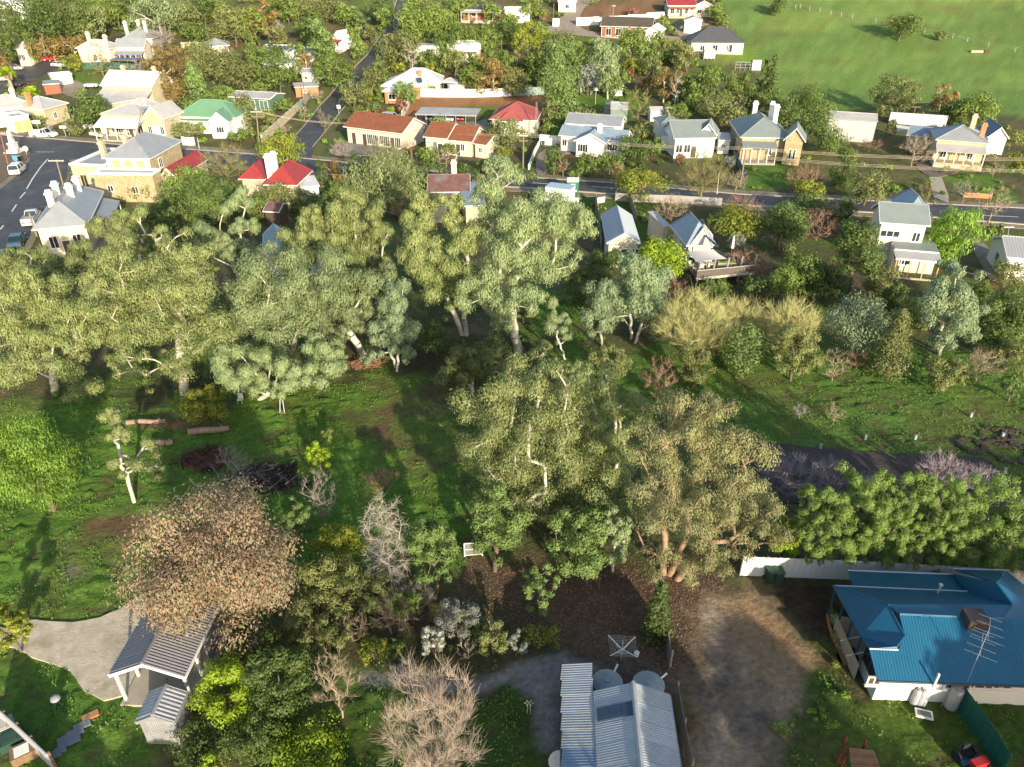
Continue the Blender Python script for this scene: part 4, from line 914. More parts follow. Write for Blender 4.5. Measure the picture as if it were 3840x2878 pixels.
for k_ in faces: faces[k_] = [Vector(v) for v in faces[k_]]
def roof_part(name, pts, m, t=.1):
    p = [Vector(v) for v in pts]; tri = tessellate_polygon([[Vector((v.x, v.y, 0)) for v in p]]); mm = MB()
    for tr in tri:
        s = [p[i] for i in tr]
        if (s[1] - s[0]).cross(s[2] - s[0]).z < 0: s = s[::-1]
        mm.face(s, m); mm.face([v - Vector((0, 0, t)) for v in s[::-1]], m)
    for i in range(len(p)):
        u, v = p[i], p[(i + 1) % len(p)]; mm.face([u, v, v - Vector((0, 0, t)), u - Vector((0, 0, t))], m)
    return f.mb(mm, name)
rn = roof_part('roof', faces['near'], bl); roof_part('roof', faces['far'], bl); roof_part('roof', faces['left'], bl); roof_part('roof', faces['gablet'], bl)
v0 = [q3(735, 98, 2.62), q3(1716, 143, 2.62), q3(1598, -8, 2.35), q3(692, -42, 2.35)]; roof_part('verandah_roof', v0, bl, .08)
wR = [q3(1600, -12, 2.72), farR + Vector((0, 0, .02)), hipR, q3(1968, 60, 4.5)]; roof_part('roof', wR, bl)
apex = q3(1972, 60, 4.5); roof_part('roof', [q3(1598, -55, 2.7), apex, q3(2052, -42, 2.7)], bl)
roof_part('roof', [apex, hipR, R2, k2, q3(2700, 500, 2.7), q3(2062, -42, 2.7)], bl)
# ribs standing on the sunny slopes: one corrugation strip every hand's width, one joined part
nrm = (n_end - a_).cross(R1 - a_).normalized(); ex = (n_end - a_).normalized(); ey = nrm.cross(ex); L_ = (R1 - a_).dot(ey); mm = MB()
poly = [((v - a_).dot(ex), (v - a_).dot(ey)) for v in faces['near']]
x = .1
while x < (n_end - a_).length * .62:
    ys_ = []
    for i in range(len(poly)):
        (x0, y0), (x1, y1) = poly[i], poly[(i + 1) % len(poly)]
        if (x0 > x) != (x1 > x): ys_.append(y0 + (y1 - y0) * (x - x0) / (x1 - x0))
    ys_.sort()
    for y0, y1 in zip(ys_[::2], ys_[1::2]):
        c0_ = a_ + ex * x + ey * (y0 + .01); c1_ = a_ + ex * x + ey * (y1 - .03); w_ = ex * .045; u_ = nrm * .024
        mm.face([c0_ - w_, c0_ + u_, c1_ + u_, c1_ - w_][::-1], bl); mm.face([c0_ + u_, c0_ + w_, c1_ + w_, c1_ + u_][::-1], bl)
    x += .165
o = f.mb(mm, 'corrugation'); o['kind'] = 'stuff'
lw = mat('pale_flashing', (.50, .56, .60), .45, .08, 2)
mm = MB(); mm.tube(R1, R2, .09, .09, 6, bl); f.mb(mm, 'ridge_cap')
for u, v in ((w4, w3), (w3, wi), (farL, w4), (apex, hipR), (hipR, R2)): mm = MB(); mm.tube(u, v, .07, .07, 5, bl); f.mb(mm, 'hip_cap')
mm = MB()
for u, v in ((farL, farR), (g1, g2), (v0[3], v0[2]), (q3(1598, -55, 2.7), q3(2052, -42, 2.7))): mm.tube(u, v, .055, .055, 6, lw)
f.mb(mm, 'gutter'); mm = MB(); mm.tube(a_ + Vector((0, -.05, -.04)), n_end + Vector((0, -.05, -.04)), .06, .06, 6, mat('dark_gutter', (.05, .06, .07), .6)); f.mb(mm, 'gutter')
wb = mat('white_boards', (.74, .73, .69), .6, .05, 2)
mm = MB(); x1 = n_end.x; yb = .78; nbd = 13
for k in range(nbd):        # weatherboards, each lapping the one below
    z0, z1 = k * 2.6 / nbd, (k + 1) * 2.6 / nbd + .01; mm.box(.64, x1, yb - .03, yb + .1, z0, z0 + .12, wb); mm.box(.64, x1, yb - .015, yb + .1, z0 + .12, z1 - .011, wb)
f.mb(mm, 'wall'); lside = Vector((g1.x * .98, g1.y, 0))
mm = MB(); pl = Vector((.64, yb + .1, 0)); pr_ = Vector((w1.x + .55, w1.y - .1, 0))
mm.face([(pl.x, pl.y, -.2), (pl.x, pl.y, 2.62), (g1.x + .12, g1.y, 3.25), (pr_.x, pr_.y, 2.7), (pr_.x, pr_.y, -.2)], wb); f.mb(mm, 'wall')
fl = Vector((farL.x + 2.0, farL.y - .6, 0)); mm = MB(); mm.face([(pr_.x, pr_.y, -.2), (pr_.x + 1.9, pr_.y + .2, -.2), (pr_.x + 1.9, pr_.y + .2, 2.6), (pr_.x, pr_.y, 2.6)], wb); mm.face([(fl.x, fl.y, -.2), (pr_.x + 1.9, pr_.y + .2, -.2), (pr_.x + 1.9, pr_.y + .2, 2.6), (fl.x, fl.y, 2.6)][::-1], wb); mm.box(fl.x, x1, fl.y, fl.y + .15, -.2, 2.55, wb); f.mb(mm, 'wall')
mm = MB(); mm.slab([(farL.x + .3, farL.y - .3, .45), (w1.x + .3, w1.y, .45), (pr_.x + 1.9, pr_.y + .2, .45), (fl.x, fl.y, .45)][::-1], .4, concrete); f.mb(mm, 'verandah_floor')
vp = MB(); vp.box(-.05, .05, -.05, .05, 0, 2.65); vpm = vp.mesh('post', mat('blue_post', (.03, .09, .15), .6))
for k in range(4): v = farL.lerp(w1, .02 + k * .31); f.put(link('post', vpm), (v.x + .18, v.y - .05, 0))
rl = MB(); A_, B_ = farL.lerp(w1, .3) + Vector((.1, 0, 0)), w1 + Vector((-.05, -.9, 0)); rl.face([(A_.x, A_.y, 0), (B_.x, B_.y, 0), (B_.x, B_.y, 1.3), (A_.x, A_.y, 1.3)], mat('tan_screen', (.45, .36, .26), .9, .1, 2)); rl.face([(B_.x + .02, B_.y, 1.3), (A_.x + .02, A_.y, 1.3), (A_.x + .02, A_.y, 0), (B_.x + .02, B_.y, 0)], M['tan_screen']); f.mb(rl, 'screen')
f.Wd = x1; f.Dp = 1; f.o = f.o + rot2((0, yb - .03, 0), f.a)
ww = dict(fm=trim, gm=mat('brown_glass', (.10, .075, .04), .2, .3, 2, spec=.5))
for xx, zb, w_, h_ in ((1000, 1.35, .8, .7), (1475, 1.75, 1.35, .62), (1750, 1.25, 1.7, 1.1), (1970, 1.35, 1.7, .9), (2120, 1.4, 1.1, .8)): window(f, 'F', f.loc(P(*d3(xx, 930), 2.6)).x / x1, zb, w_, h_, **ww)
sd = pr_ - pl; sd.z = 0; ang = atan2(sd.y, sd.x)
wk = [o for o in bpy.data.meshes if o.name.startswith('window_frame')][-1]
m = MB(); m.box(-1.0, 1.0, -.07, .03, 0, .1); m.box(-1.0, 1.0, -.07, .03, 1.3, 1.4); m.box(-1, -.9, -.069, .03, .1, 1.3); m.box(.9, 1, -.069, .03, .1, 1.3); m.box(-.05, .05, -.068, .03, .1, 1.3)
f.o = Vector(T.location); c = pl.lerp(pr_, .50); o = f.put(link('window', m.mesh('window_frame', mat('dark_frame', (.06, .07, .07), .6))), (c.x - .03, c.y, 1.0), ang + pi); m = MB(); m.box(-.9, .9, -.03, .02, .1, 1.3); link('pane', m.mesh('pane', glass), o)
cc = q3(1750, 455, 3.9); m = MB(); m.box(-.55, .55, -.5, .5, .35, 1.05); m.box(-.42, .42, -.4, .4, -.5, .35)
for k in range(6): m.box(-.5 + k * .18, -.42 + k * .18, -.52, -.5, .45, .95)
f.put(link('roof_cooler', m.mesh('roof_cooler', mat('cooler_brown', (.07, .055, .05), .6, .1, 3))), cc)
m = MB(); m.tube((0, 0, -.2), (0, 0, .6), .06, .06, 8); m.tube((0, 0, .6), (0, 0, .72), .12, .12, 8); f.put(link('roof_vent', m.mesh('roof_vent', capm)), q3(1466, 150, 3.0))
m = MB(); m.tube((0, 0, -.3), (0, 0, .8), .07, .07, 8); f.put(link('flue', m.mesh('flue', white)), q3(1440, 935, 2.8))
an = MB(); b0_ = q3(1715, 935, 2.6); tp = b0_ + Vector((.0, .25, 4.2)); an.tube(b0_, tp, .022, .018, 6)
bx = Vector((.5, .86, 0)).normalized(); sx = Vector((bx.y, -bx.x, 0))
for z_, ln_ in ((-.1, 1.7), (-1.3, 1.7)):
    c = tp + Vector((0, 0, z_)); an.tube(c - bx * ln_ / 2, c + bx * ln_ / 2, .013, .013, 4)
    for k in range(4): e = c + bx * (-ln_ / 2 + ln_ * k / 3); an.tube(e - sx * (.75 - .07 * k), e + sx * (.75 - .07 * k), .008, .008, 4)
f.mb(an, 'antenna', steel)
# stairs at the verandah corner
st = MB(); c = f.loc(P(*d3(705, 720), 0))
for k in range(3): st.box(c.x - .7, c.x + .5, c.y - .35 + .0, c.y + .35, k * .0, .0 + .01); 
for k in range(3): st.box(c.x - .55 + k * .3, c.x - .28 + k * .3, c.y - .5, c.y + .5, .0, .15 + k * .15, wood)
st.tube((c.x - .6, c.y - .55, .9), (c.x + .45, c.y - .55, 1.35), .03, .03, 5, white); st.tube((c.x - .6, c.y + .55, .9), (c.x + .45, c.y + .55, 1.35), .03, .03, 5, white)
f.mb(st, 'steps')
# ------------------------------------------------------------------ trees
TREE_TRIS = 0
LEAF = {   # leaf colours, bark, leaf length/width ratio, droop
 'gum': [(.20, .245, .080), (.275, .315, .115), (.135, .175, .055), (.32, .31, .14)],
 'gumg': [(.205, .26, .115), (.275, .325, .155), (.145, .19, .075)],
 'blue': [(.19, .25, .13), (.25, .305, .17), (.135, .18, .085)],
 'redgum': [(.22, .245, .10), (.29, .30, .13), (.16, .185, .07), (.35, .25, .15)],
 'pink': [(.26, .245, .13), (.31, .27, .16), (.38, .185, .14), (.23, .225, .115), (.34, .26, .17)],
 'pepper': [(.16, .28, .035), (.22, .34, .05), (.11, .20, .025)],
 'lime': [(.24, .34, .02), (.33, .42, .03), (.15, .24, .02)],
 'wattle': [(.145, .185, .03), (.23, .255, .035), (.17, .205, .03), (.40, .36, .03)],
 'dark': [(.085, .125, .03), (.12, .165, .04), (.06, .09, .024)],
 'mid': [(.145, .20, .042), (.19, .25, .055), (.105, .15, .03)],
 'olive': [(.165, .185, .06), (.22, .235, .08), (.12, .14, .042)],
 'orange': [(.19, .15, .05), (.28, .18, .06), (.14, .13, .045)],
 'bright': [(.145, .215, .058), (.20, .28, .085), (.105, .155, .035)],
 'pine': [(.115, .165, .04), (.15, .205, .05), (.08, .12, .028)],
 'grey':  [(.20, .21, .17), (.26, .27, .22), (.14, .15, .12)],
 'pinel': [(.16, .23, .05), (.215, .30, .07), (.105, .16, .035)],
 'redbush': [(.20, .09, .06), (.28, .13, .08), (.14, .08, .05)],
 'flower': [(.10, .14, .05), (.62, .60, .56), (.14, .17, .06), (.70, .68, .62)],
}
def lm(k): return leaf_mat('foliage_' + k, LEAF[k])
bark_pale = mat('pale_bark', (.58, .53, .43), .8, .25, 1.5, dirt=(.28, .23, .17), dirt_amt=.6)
bark_brown = mat('brown_bark', (.16, .12, .085), .9, .25, 3); bark_red = mat('red_bark', (.34, .22, .135), .85, .25, 2)
twig_tan = mat('tan_twigs', (.36, .28, .19), .85, .25, 2); twig_gold = mat('golden_twigs', (.50, .47, .19), .8, .22, 2)
twig_grey = mat('grey_twigs', (.30, .255, .22), .85, .25, 2); twig_purple = mat('purple_twigs', (.38, .31, .32), .85, .25, 2)
twig_red = mat('reddish_twigs', (.36, .20, .14), .85, .25, 2); twig_olive = mat('olive_twigs', (.25, .22, .085), .85, .25, 2)
twig_pale = mat('whitish_twigs', (.46, .40, .32), .85, .2, 2); twig_pink = mat('budding_twigs', (.36, .285, .215), .85, .25, 2)

def unit(n, rng):
    d = rng.normal(size=(n, 3)); return d / np.linalg.norm(d, axis=1, keepdims=True)
def leaf_cards(pos, nrm, tan_, L, Wd, tri):
    """pos, nrm (n,3): one small leaf face each, long axis near tan_"""
    t = tan_ - nrm * np.sum(tan_ * nrm, 1, keepdims=True); t /= np.linalg.norm(t, axis=1, keepdims=True) + 1e-9
    b = np.cross(nrm, t); L = L[:, None] / 2; Wd = Wd[:, None] / 2; n = len(pos)
    if tri:
        V = np.stack([pos - t * L, pos + t * L * .3 + b * Wd * 1.25, pos + t * L - b * Wd * .9], 1).reshape(-1, 3)
        return V, np.arange(3 * n).reshape(n, 3)
    V = np.stack([pos - t * L, pos + b * Wd - t * L * .1, pos + t * L, pos - b * Wd - t * L * .1], 1).reshape(-1, 3)
    return V, np.arange(4 * n).reshape(n, 4)
def foliage(cl, rad, n_tot, L, ratio, rng, droop=.35, squash=.8, tri=False, shell=.45):
    """cl (k,3) clump centres, rad (k,) -> leaf faces spread through the clumps"""
    w = rad ** 2; cnt = np.maximum(6, (n_tot * w / w.sum()).astype(int)); ix = np.repeat(np.arange(len(cl)), cnt); n = len(ix)
    d = unit(n, rng); d[:, 2] = np.where((d[:, 2] < -.2) & (rng.random(n) < .35), -d[:, 2] * .7, d[:, 2])
    r = rad[ix] * (shell + (1 - shell) * rng.random(n) ** .6) * (1 + .14 * rng.standard_normal(n))
    p = cl[ix] + d * r[:, None] * np.array([1, 1, squash])
    nr = d * 1.35 + unit(n, rng) * .5 + np.array([0, -.12, .12]); nr /= np.linalg.norm(nr, axis=1, keepdims=True)
    ta = unit(n, rng) + np.array([0, 0, -droop * 2.2]) + d * .3
    l = L * (.65 + .7 * rng.random(n))
    return leaf_cards(p, nr, ta, l, l * ratio, tri)
def tubes(A, B, RA, RB, n):
    """many tapering limbs at once"""
    d = B - A; ln = np.linalg.norm(d, axis=1, keepdims=True); d = d / (ln + 1e-9)
    h = np.where(np.abs(d[:, 2:3]) > .9, np.array([[1.0, 0, 0]]), np.array([[0, 0, 1.0]]))
    u = np.cross(d, h); u /= np.linalg.norm(u, axis=1, keepdims=True) + 1e-9; v = np.cross(d, u)
    t = np.arange(n) * 2 * pi / n; c = np.cos(t)[None, :, None]; s = np.sin(t)[None, :, None]
    ring = u[:, None] * c + v[:, None] * s
    V = np.concatenate([A[:, None] + ring * RA[:, None, None], B[:, None] + ring * RB[:, None, None]], 1).reshape(-1, 3)
    m = len(A); base = (np.arange(m) * 2 * n)[:, None]; k = np.arange(n)[None]
    F = np.stack([base + k, base + (k + 1) % n, base + n + (k + 1) % n, base + n + k], -1).reshape(-1, 4)
    return V, F
def skeleton(base, top, tips, r0, rtip, rng, lean=None, wig=.12, tn=5, stay=.25):
    """grows limbs from a trunk (base->top) to every tip; returns segments A,B,ra,rb"""
    N = [np.array(base, float)]; par = [-1]; pl = [0.0]; cnt = [0]
    base = np.array(base, float); top = np.array(top, float)
    for k in range(1, tn + 1):
        f = k / tn; q = base + (top - base) * f + (rng.normal(size=3) * np.array([1, 1, 0]) * wig * .35 * np.linalg.norm(top - base) * f * (1 - f) * 1.5)
        N.append(q); par.append(len(N) - 2); pl.append(pl[-1] + np.linalg.norm(N[-1] - N[-2])); cnt.append(0)
    order = np.argsort(np.linalg.norm(tips - top, axis=1))
    tipnode = []
    for i in order:
        p = tips[i]; A = np.array(N); d = np.linalg.norm(A - p, axis=1)
        up = np.clip((A[:, 2] - p[2]), 0, None)
        c = d + stay * np.array(pl) + .9 * up; c[0] += 1e3
        if tn > 2: c[1] += 2
        j = int(np.argmin(c)); a = N[j]; L = d[j]
        m = 3 if L > 2.5 else (2 if L > .8 else 1); last = j
        bow = np.array([0, 0, .12 * L]) + rng.normal(size=3) * wig * L * .6
        for s in range(1, m + 1):
            f = s / m; q = a + (p - a) * f + bow * (4 * f * (1 - f)) * (.5 if s < m else 0)
            N.append(q); par.append(last); pl.append(pl[last] + np.linalg.norm(q - N[last])); cnt.append(0); last = len(N) - 1
        tipnode.append(last)
    for t in tipnode:
        k = t
        while k >= 0: cnt[k] += 1; k = par[k]
    N = np.array(N); par = np.array(par); cnt = np.maximum(np.array(cnt), 1)
    tot = cnt.max(); r = rtip + (r0 - rtip) * (cnt / tot) ** .78
    k = np.arange(1, len(N)); ra = r[par[k]].copy(); same = ra > r[k] * 1.6; ra[same] = r[k][same] * 1.35
    return N[par[k]], N[k], ra, r[k]
def join(parts):
    V = []; F = []; o = 0
    for v, f in parts:
        V.append(v); F.append(f + o); o += len(v)
    return np.concatenate(V), np.concatenate(F)
def blob_points(c, r, k, rng, lo=.35, hi=.86, up=.15):
    d = unit(k * 3, rng); keep = d[:, 2] > -.9; d = d[keep][:k]
    f = lo + (hi - lo) * rng.random(len(d)) ** .7
    p = np.array(c) + d * f[:, None] * np.array(r); return p
KINDCFG = {  # leaf set, bark, ratio, droop, squash, clump size, shell
 'gum': ('gum', bark_pale, .38, .9, 1.0), 'gumg': ('gumg', bark_pale, .38, .9, 1.05), 'blue': ('blue', bark_pale, .42, .7, 1.15), 'redgum': ('redgum', bark_red, .38, .9, 1.1), 'pink': ('pink', bark_brown, .40, .6, .9),
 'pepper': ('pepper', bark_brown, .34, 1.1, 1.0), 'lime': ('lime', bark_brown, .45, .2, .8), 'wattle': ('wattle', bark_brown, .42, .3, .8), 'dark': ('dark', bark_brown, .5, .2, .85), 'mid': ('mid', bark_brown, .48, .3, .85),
 'olive': ('olive', bark_brown, .42, .4, .85), 'orange': ('orange', bark_pale, .42, .4, .8), 'bright': ('bright', bark_brown, .48, .3, .9), 'pine': ('pine', bark_brown, .3, .0, .8), 'grey': ('grey', bark_brown, .4, .3, .9),
 'pinel': ('pinel', bark_brown, .24, -.25, 1.25), 'redbush': ('redbush', bark_brown, .5, .2, .85), 'flower': ('flower', bark_brown, .6, .1, .9)}
NAMES = {'gum': 'gum_tree', 'gumg': 'gum_tree', 'blue': 'gum_tree', 'redgum': 'gum_tree', 'pink': 'gum_tree', 'pepper': 'pepper_tree', 'lime': 'leafy_tree', 'wattle': 'wattle_tree', 'dark': 'evergreen_tree', 'mid': 'leafy_tree', 'olive': 'olive_tree',
         'orange': 'leafy_tree', 'bright': 'leafy_tree', 'pine': 'pine_tree', 'grey': 'shrub', 'pinel': 'pine_tree', 'redbush': 'shrub', 'flower': 'shrub'}
TLIST = []
def leaf_size(depth): return float(np.clip((2.55 if depth < 70 else 2.85) * depth / 747, .15, .74))
def finish(kind, label, cat, base, wood, leaves, bark, leafm, group, name=None, wname='trunk', lname='crown'):
    t = thing(name or NAMES.get(kind, 'tree'), label, cat, base, 0, group)
    b = np.array(base)
    if wood is not None: link(wname, np_mesh(wname, wood[0] - b, wood[1], bark, smooth=True), t)
    if leaves is not None:
        o = link(lname, np_mesh(lname, leaves[0] - b, leaves[1], leafm), t)
        if lname == 'twigs': o['kind'] = 'stuff'
    return t
def place_crown(cx, top, bot, w, clear):
    cy = (top + bot) / 2; zc = 3.0; clear = clear * .55
    for _ in range(14):
        c = P(cx, cy, zc); d = c.y * CP - (c.z - CAM_H) * SP
        r = w / 2 * 1.736 / FPX * d; hh = (bot - top) / 2 * 1.736 / FPX * d
        e = atan2(CAM_H - c.z, c.y); q = hh * hh - (r * sin(e)) ** 2
        rz = sqrt(max(q, 0)) / cos(e); rz = min(max(rz, .5 * r), 2.4 * r)
        zc = .5 * zc + .5 * (clear + rz)
    return c, r, rz, d
def tree(kind, cx, top, bot, w, clear=None, label=None, cat=None, shape='round', group=None, dens=1.0, name=None, bark=None):
    rng = np.random.default_rng(int(cx * 7 + top * 13 + w * 3) % 100003)
    if clear is None: clear = .12 * (bot - top) * .05
    c, r, rz, d = place_crown(cx, top, bot, w, clear)
    gz = float(terr(c.y)); base = np.array((c.x + rng.normal() * .1 * r, c.y, gz - .1)); c = np.array(c)
    leafk, bk, ratio, droop, sq = KINDCFG[kind]; bk = bark or bk
    pxr = r / d * 747
    k = int(np.clip(10 + pxr * (1.1 if kind != 'pinel' else 2.6), 9, 120)); L = leaf_size(d) * {'pink': 1.3, 'pepper': 1.2, 'pinel': 1.25}.get(kind, 1.12 if d < 60 else 1)
    if shape in ('cone', 'column'):
        zz = rng.random(k * 2); rr = (1 - zz) * .9 + .1 if shape == 'cone' else np.sin(np.clip(zz * .9 + .08, 0, 1) * pi) ** .5
        a = rng.random(k * 2) * 2 * pi; q = np.sqrt(rng.random(k * 2) * .7 + .15)
        cl = np.stack([c[0] + r * rr * q * np.cos(a) * .75, c[1] + r * rr * q * np.sin(a) * .75, c[2] - rz + zz * 2 * rz * .93], 1); rad = r * (.28 + .22 * rng.random(len(cl))) * (.45 + .75 * rr)
        topp = np.array((c[0], c[1], c[2] + rz * .7))
    else:
        hi = .84 if shape == 'round' else .98
        cl = blob_points(c, (r, r, rz), k, rng, .35, hi * (1.06 if d < 75 else 1)); rad = r * ((.15 + .17 * rng.random(len(cl))) * {'pink': 1.35, 'pepper': 1.45, 'dark': 1.3, 'pinel': .85}.get(kind, 1.05) if d < 75 else (.24 + .2 * rng.random(len(cl))))
        if shape == 'loose': rad *= .82
        if shape == 'umbrella': cl[:, 2] = np.maximum(cl[:, 2], c[2] - rz * .15)
        topp = np.array((c[0], c[1], c[2] - rz * (.1 if clear > .8 else .3)))
    area = pi * pxr * (rz / d * 747)
    n = int(np.clip(area / ((L / d * 747) ** 2 * ratio * .5) * (4.0 if d < 75 else 3.3) * dens, 170, 60000))
    lv = foliage(cl, rad, n, L, ratio, rng, droop, sq, tri=d > 52)
    sk = skeleton(base, topp, cl if d < 110 else cl[::3], max(.05, .030 * (rz + r)), .022 * max(.6, d / 90), rng, tn=4)
    wood = tubes(*sk, 5 if d < 100 else 4)
    t = finish(kind, label, cat or ('shrub' if clear < .3 and rz < 2.2 else 'tree'), base, wood, lv, bk, lm(leafk), group, name)
    TLIST.append((t, cx, (top + bot) / 2, kind, w, label is None, shape)); return t
def hero(kind, base, lobes, label, trunk_top=None, group=None, dens=1.0, r0=.45, stems=1, k=8, wig=.16, depth_spread=.8, bark=None, name=None, rtip=.04, grow=1.18):
    rng = np.random.default_rng(int(base[0] * 11 + base[1] * 5) % 100003)
    b = P(*base); Y0 = b.y; leafk, bk, ratio, droop, sq = KINDCFG[kind]; bk = bark or bk
    cl = []; rad = []; dd = []; r0 = r0 * .62; lobes = [tuple((l[0], l[1], l[2] * grow, l[3] * grow) + tuple(l[4:])) for l in lobes]
    xs = [l[0] for l in lobes]; hw = (max(xs) - min(xs)) / 2 + 40
    for l in lobes:
        dy = 0; c = PY(l[0], l[1], Y0); d = c.y * CP - (c.z - CAM_H) * SP; sc = 1.736 / FPX * d
        off = sqrt(max(0, 1 - ((l[0] - np.mean(xs)) / hw) ** 2)) * hw * sc * depth_spread
        dy = rng.uniform(-1, .55) * off * .8 if len(l) < 5 else l[4]
        c = PY(l[0], l[1], Y0 + dy); d = c.y * CP - (c.z - CAM_H) * SP; sc = 1.736 / FPX * d
        rx, rzz = l[2] / 2 * sc, l[3] / 2 * sc
        if c.z - rzz < .5 + float(terr(c.y)): c.z = rzz * .8 + .5 + float(terr(c.y))
        kk = max(6, int(k * (rx * rzz / 3.0) ** .7)); p = blob_points(c, (rx, min(rx, 1.3 * rzz), rzz), kk, rng, .25, .80)
        cl.append(p); rad.append(np.full(len(p), min(rx, rzz) * .33) * (.7 + .6 * rng.random(len(p)))); dd.append(d)
    cl = np.concatenate(cl); rad = np.concatenate(rad); d = float(np.mean(dd)); L = leaf_size(d)
    area = sum(pi * (l[2] / 2.16 / 2) * (l[3] / 2.16 / 2) for l in lobes)
    n = int(np.clip(area / ((L / d * 747) ** 2 * ratio * .5) * grow * grow * 3.35 * dens, 1500, 60000))
    lv = foliage(cl, rad, n, L, ratio, rng, droop, sq, tri=d > 58)
    parts = []
    tt = PY(*trunk_top, Y0) if trunk_top else Vector(cl.mean(0)) - Vector((0, 0, .25 * (cl[:, 2].max() - b.z)))
    if stems == 1:
        parts.append(tubes(*skeleton(np.array(b) - np.array([0, 0, .1]), np.array(tt), cl, r0, rtip, rng, wig=wig, tn=6, stay=.18), 6))
    else:
        a = np.argsort(cl[:, 0]); 
        for s, ix in enumerate(np.array_split(a, stems)):
            q = cl[ix]; m = q.mean(0); m = np.array(b) + (m - np.array(b)) * .55
            parts.append(tubes(*skeleton(np.array(b) + np.array([(s - (stems - 1) / 2) * r0 * 1.3, rng.normal() * .3, -.1]), m, q, r0 * .75, rtip, rng, wig=wig, tn=5, stay=.18), 6))
    t = finish(kind, label, 'tree', np.array(b), join(parts), lv, bk, lm(leafk), group, name)
    TLIST.append((t, float(np.mean(xs)), float(np.mean([l[1] for l in lobes])), kind, 2 * hw, False, 'hero')); return t
def bare(cx, top, bot, w, m, label=None, clear=None, weep=0, tipm=None, group=None, k=None, name='bare_tree', fan=False, dens=1.0):
    rng = np.random.default_rng(int(cx * 5 + top * 11 + w) % 100003)
    if clear is None: clear = .3
    c, r, rz, d = place_crown(cx, top, bot, w, clear); gz = float(terr(c.y)); base = np.array((c.x, c.y, gz - .1)); c = np.array(c)
    pxr = r / d * 747
    k = k or int(np.clip(pxr * 4.5 * dens, 40, 380)); tips = blob_points(c, (r, r, rz), k, rng, .3, .95)
    if fan:
        tips = base + (tips - base) * 1.0; topp = base + np.array([0, 0, .25 * (c[2] - base[2])])
    else: topp = np.array((c[0], c[1], base[2] + (c[2] - base[2]) * .7))
    rt = max(.007, .0085 * d / 60); sk = skeleton(base, topp, tips, max(.04, .019 * (r + rz)), rt * 1.15, rng, wig=.2, tn=4, stay=.12)
    V = [tubes(*sk, 4)]
    A, B = sk[0], sk[1]; dirs = (B - A) / (np.linalg.norm(B - A, axis=1, keepdims=True) + 1e-9)
    out = (B - base) / (np.linalg.norm(B - base, axis=1, keepdims=True) + 1e-9)
    nt = int(np.clip(9 * dens * (1 if d < 90 else .6), 4, 20)); ix = np.repeat(np.arange(len(B)), nt); n = len(ix)
    st = A[ix] + (B[ix] - A[ix]) * rng.random(n)[:, None]
    ln = r * (.18 + .22 * rng.random(n))
    dr = dirs[ix] * .5 + out[ix] * .7 + unit(n, rng) * .75 + np.array([0, 0, .25 - weep * 1.3]); dr /= np.linalg.norm(dr, axis=1, keepdims=True)
    mid = st + dr * ln[:, None] * .5; d2 = dr + unit(n, rng) * .35 + np.array([0, 0, .15 - weep * 1.2]); d2 /= np.linalg.norm(d2, axis=1, keepdims=True)
    en = mid + d2 * ln[:, None] * .55; R = np.full(n, rt)
    def ribbon(A, B, ra, rb):
        dd = B - A; w_ = np.cross(dd, unit(len(A), rng)); w_ /= np.linalg.norm(w_, axis=1, keepdims=True) + 1e-9
        return np.stack([A - w_ * ra[:, None], A + w_ * ra[:, None], B + w_ * rb[:, None], B - w_ * rb[:, None]], 1).reshape(-1, 3), np.arange(4 * len(A)).reshape(-1, 4)
    tw = [ribbon(st, mid, R * .9, R * .75), ribbon(mid, en, R * .75, R * .3)]
    t = finish('bare', label, 'tree' if rz > 1.6 else 'shrub', base, V[0], join(tw), m, tipm or m, group, name, 'trunk', 'twigs')
    TLIST.append((t, cx, (top + bot) / 2, 'bare', w, label is None, m.name)); return t
# ------------------------------------------------------------------ the creek gums (crown lobes: x, y, width, height in plan units)
hero('gum', (118, 845), [(60, 700, 170, 140), (140, 650, 190, 110), (205, 700, 130, 130), (60, 620, 140, 100), (105, 780, 190, 110), (35, 830, 110, 110), (180, 830, 110, 90), (150, 740, 130, 90)],
     'big spreading gum with forked white limbs at the left edge of the creek line', (115, 790), r0=.6)
hero('gum', (165, 735), [(60, 570, 150, 80), (190, 560, 130, 80), (120, 590, 140, 80), (250, 590, 80, 70), (20, 605, 90, 70)], 'olive gum crowns reaching the main street behind the left edge gum', r0=.4)
hero('gum', (400, 852), [(330, 640, 230, 160), (260, 570, 150, 110), (410, 600, 150, 140), (330, 720, 220, 110), (440, 700, 120, 130), (290, 790, 150, 70), (430, 770, 120, 90), (240, 660, 110, 120), (390, 540, 120, 80), (360, 800, 90, 70)],
     'broad olive gum with white limbs and a thick grey trunk second from the left', (385, 770), r0=.75)
hero('gum', (330, 700), [(290, 468, 95, 62), (270, 505, 60, 50), (225, 495, 70, 80), (320, 520, 70, 50), (355, 505, 50, 60)], 'slender gum with tufted tops on long bare stems above the left crowns', r0=.35, stems=3, rtip=.06, wig=.08)
hero('gumg', (545, 640), [(512, 440, 60, 70), (525, 490, 60, 70), (505, 540, 70, 70), (540, 545, 50, 80), (455, 520, 70, 90), (425, 545, 60, 60)], 'tall narrow gum topping the canopy left of the blue roof', r0=.35, stems=2)
hero('gumg', (605, 788), [(555, 630, 180, 150), (660, 600, 170, 130), (600, 690, 220, 120), (700, 660, 140, 130), (530, 710, 120, 120), (580, 560, 140, 80)],
     'broad grey green gum with three white trunks left of the clearing', (605, 700), r0=.6, stems=3)
hero('gumg', (560, 862), [(560, 800, 220, 100), (640, 820, 160, 80), (495, 790, 110, 90), (700, 775, 120, 90), (600, 850, 80, 50)], 'low spreading gum hanging over the swing at the clearing edge', r0=.4)
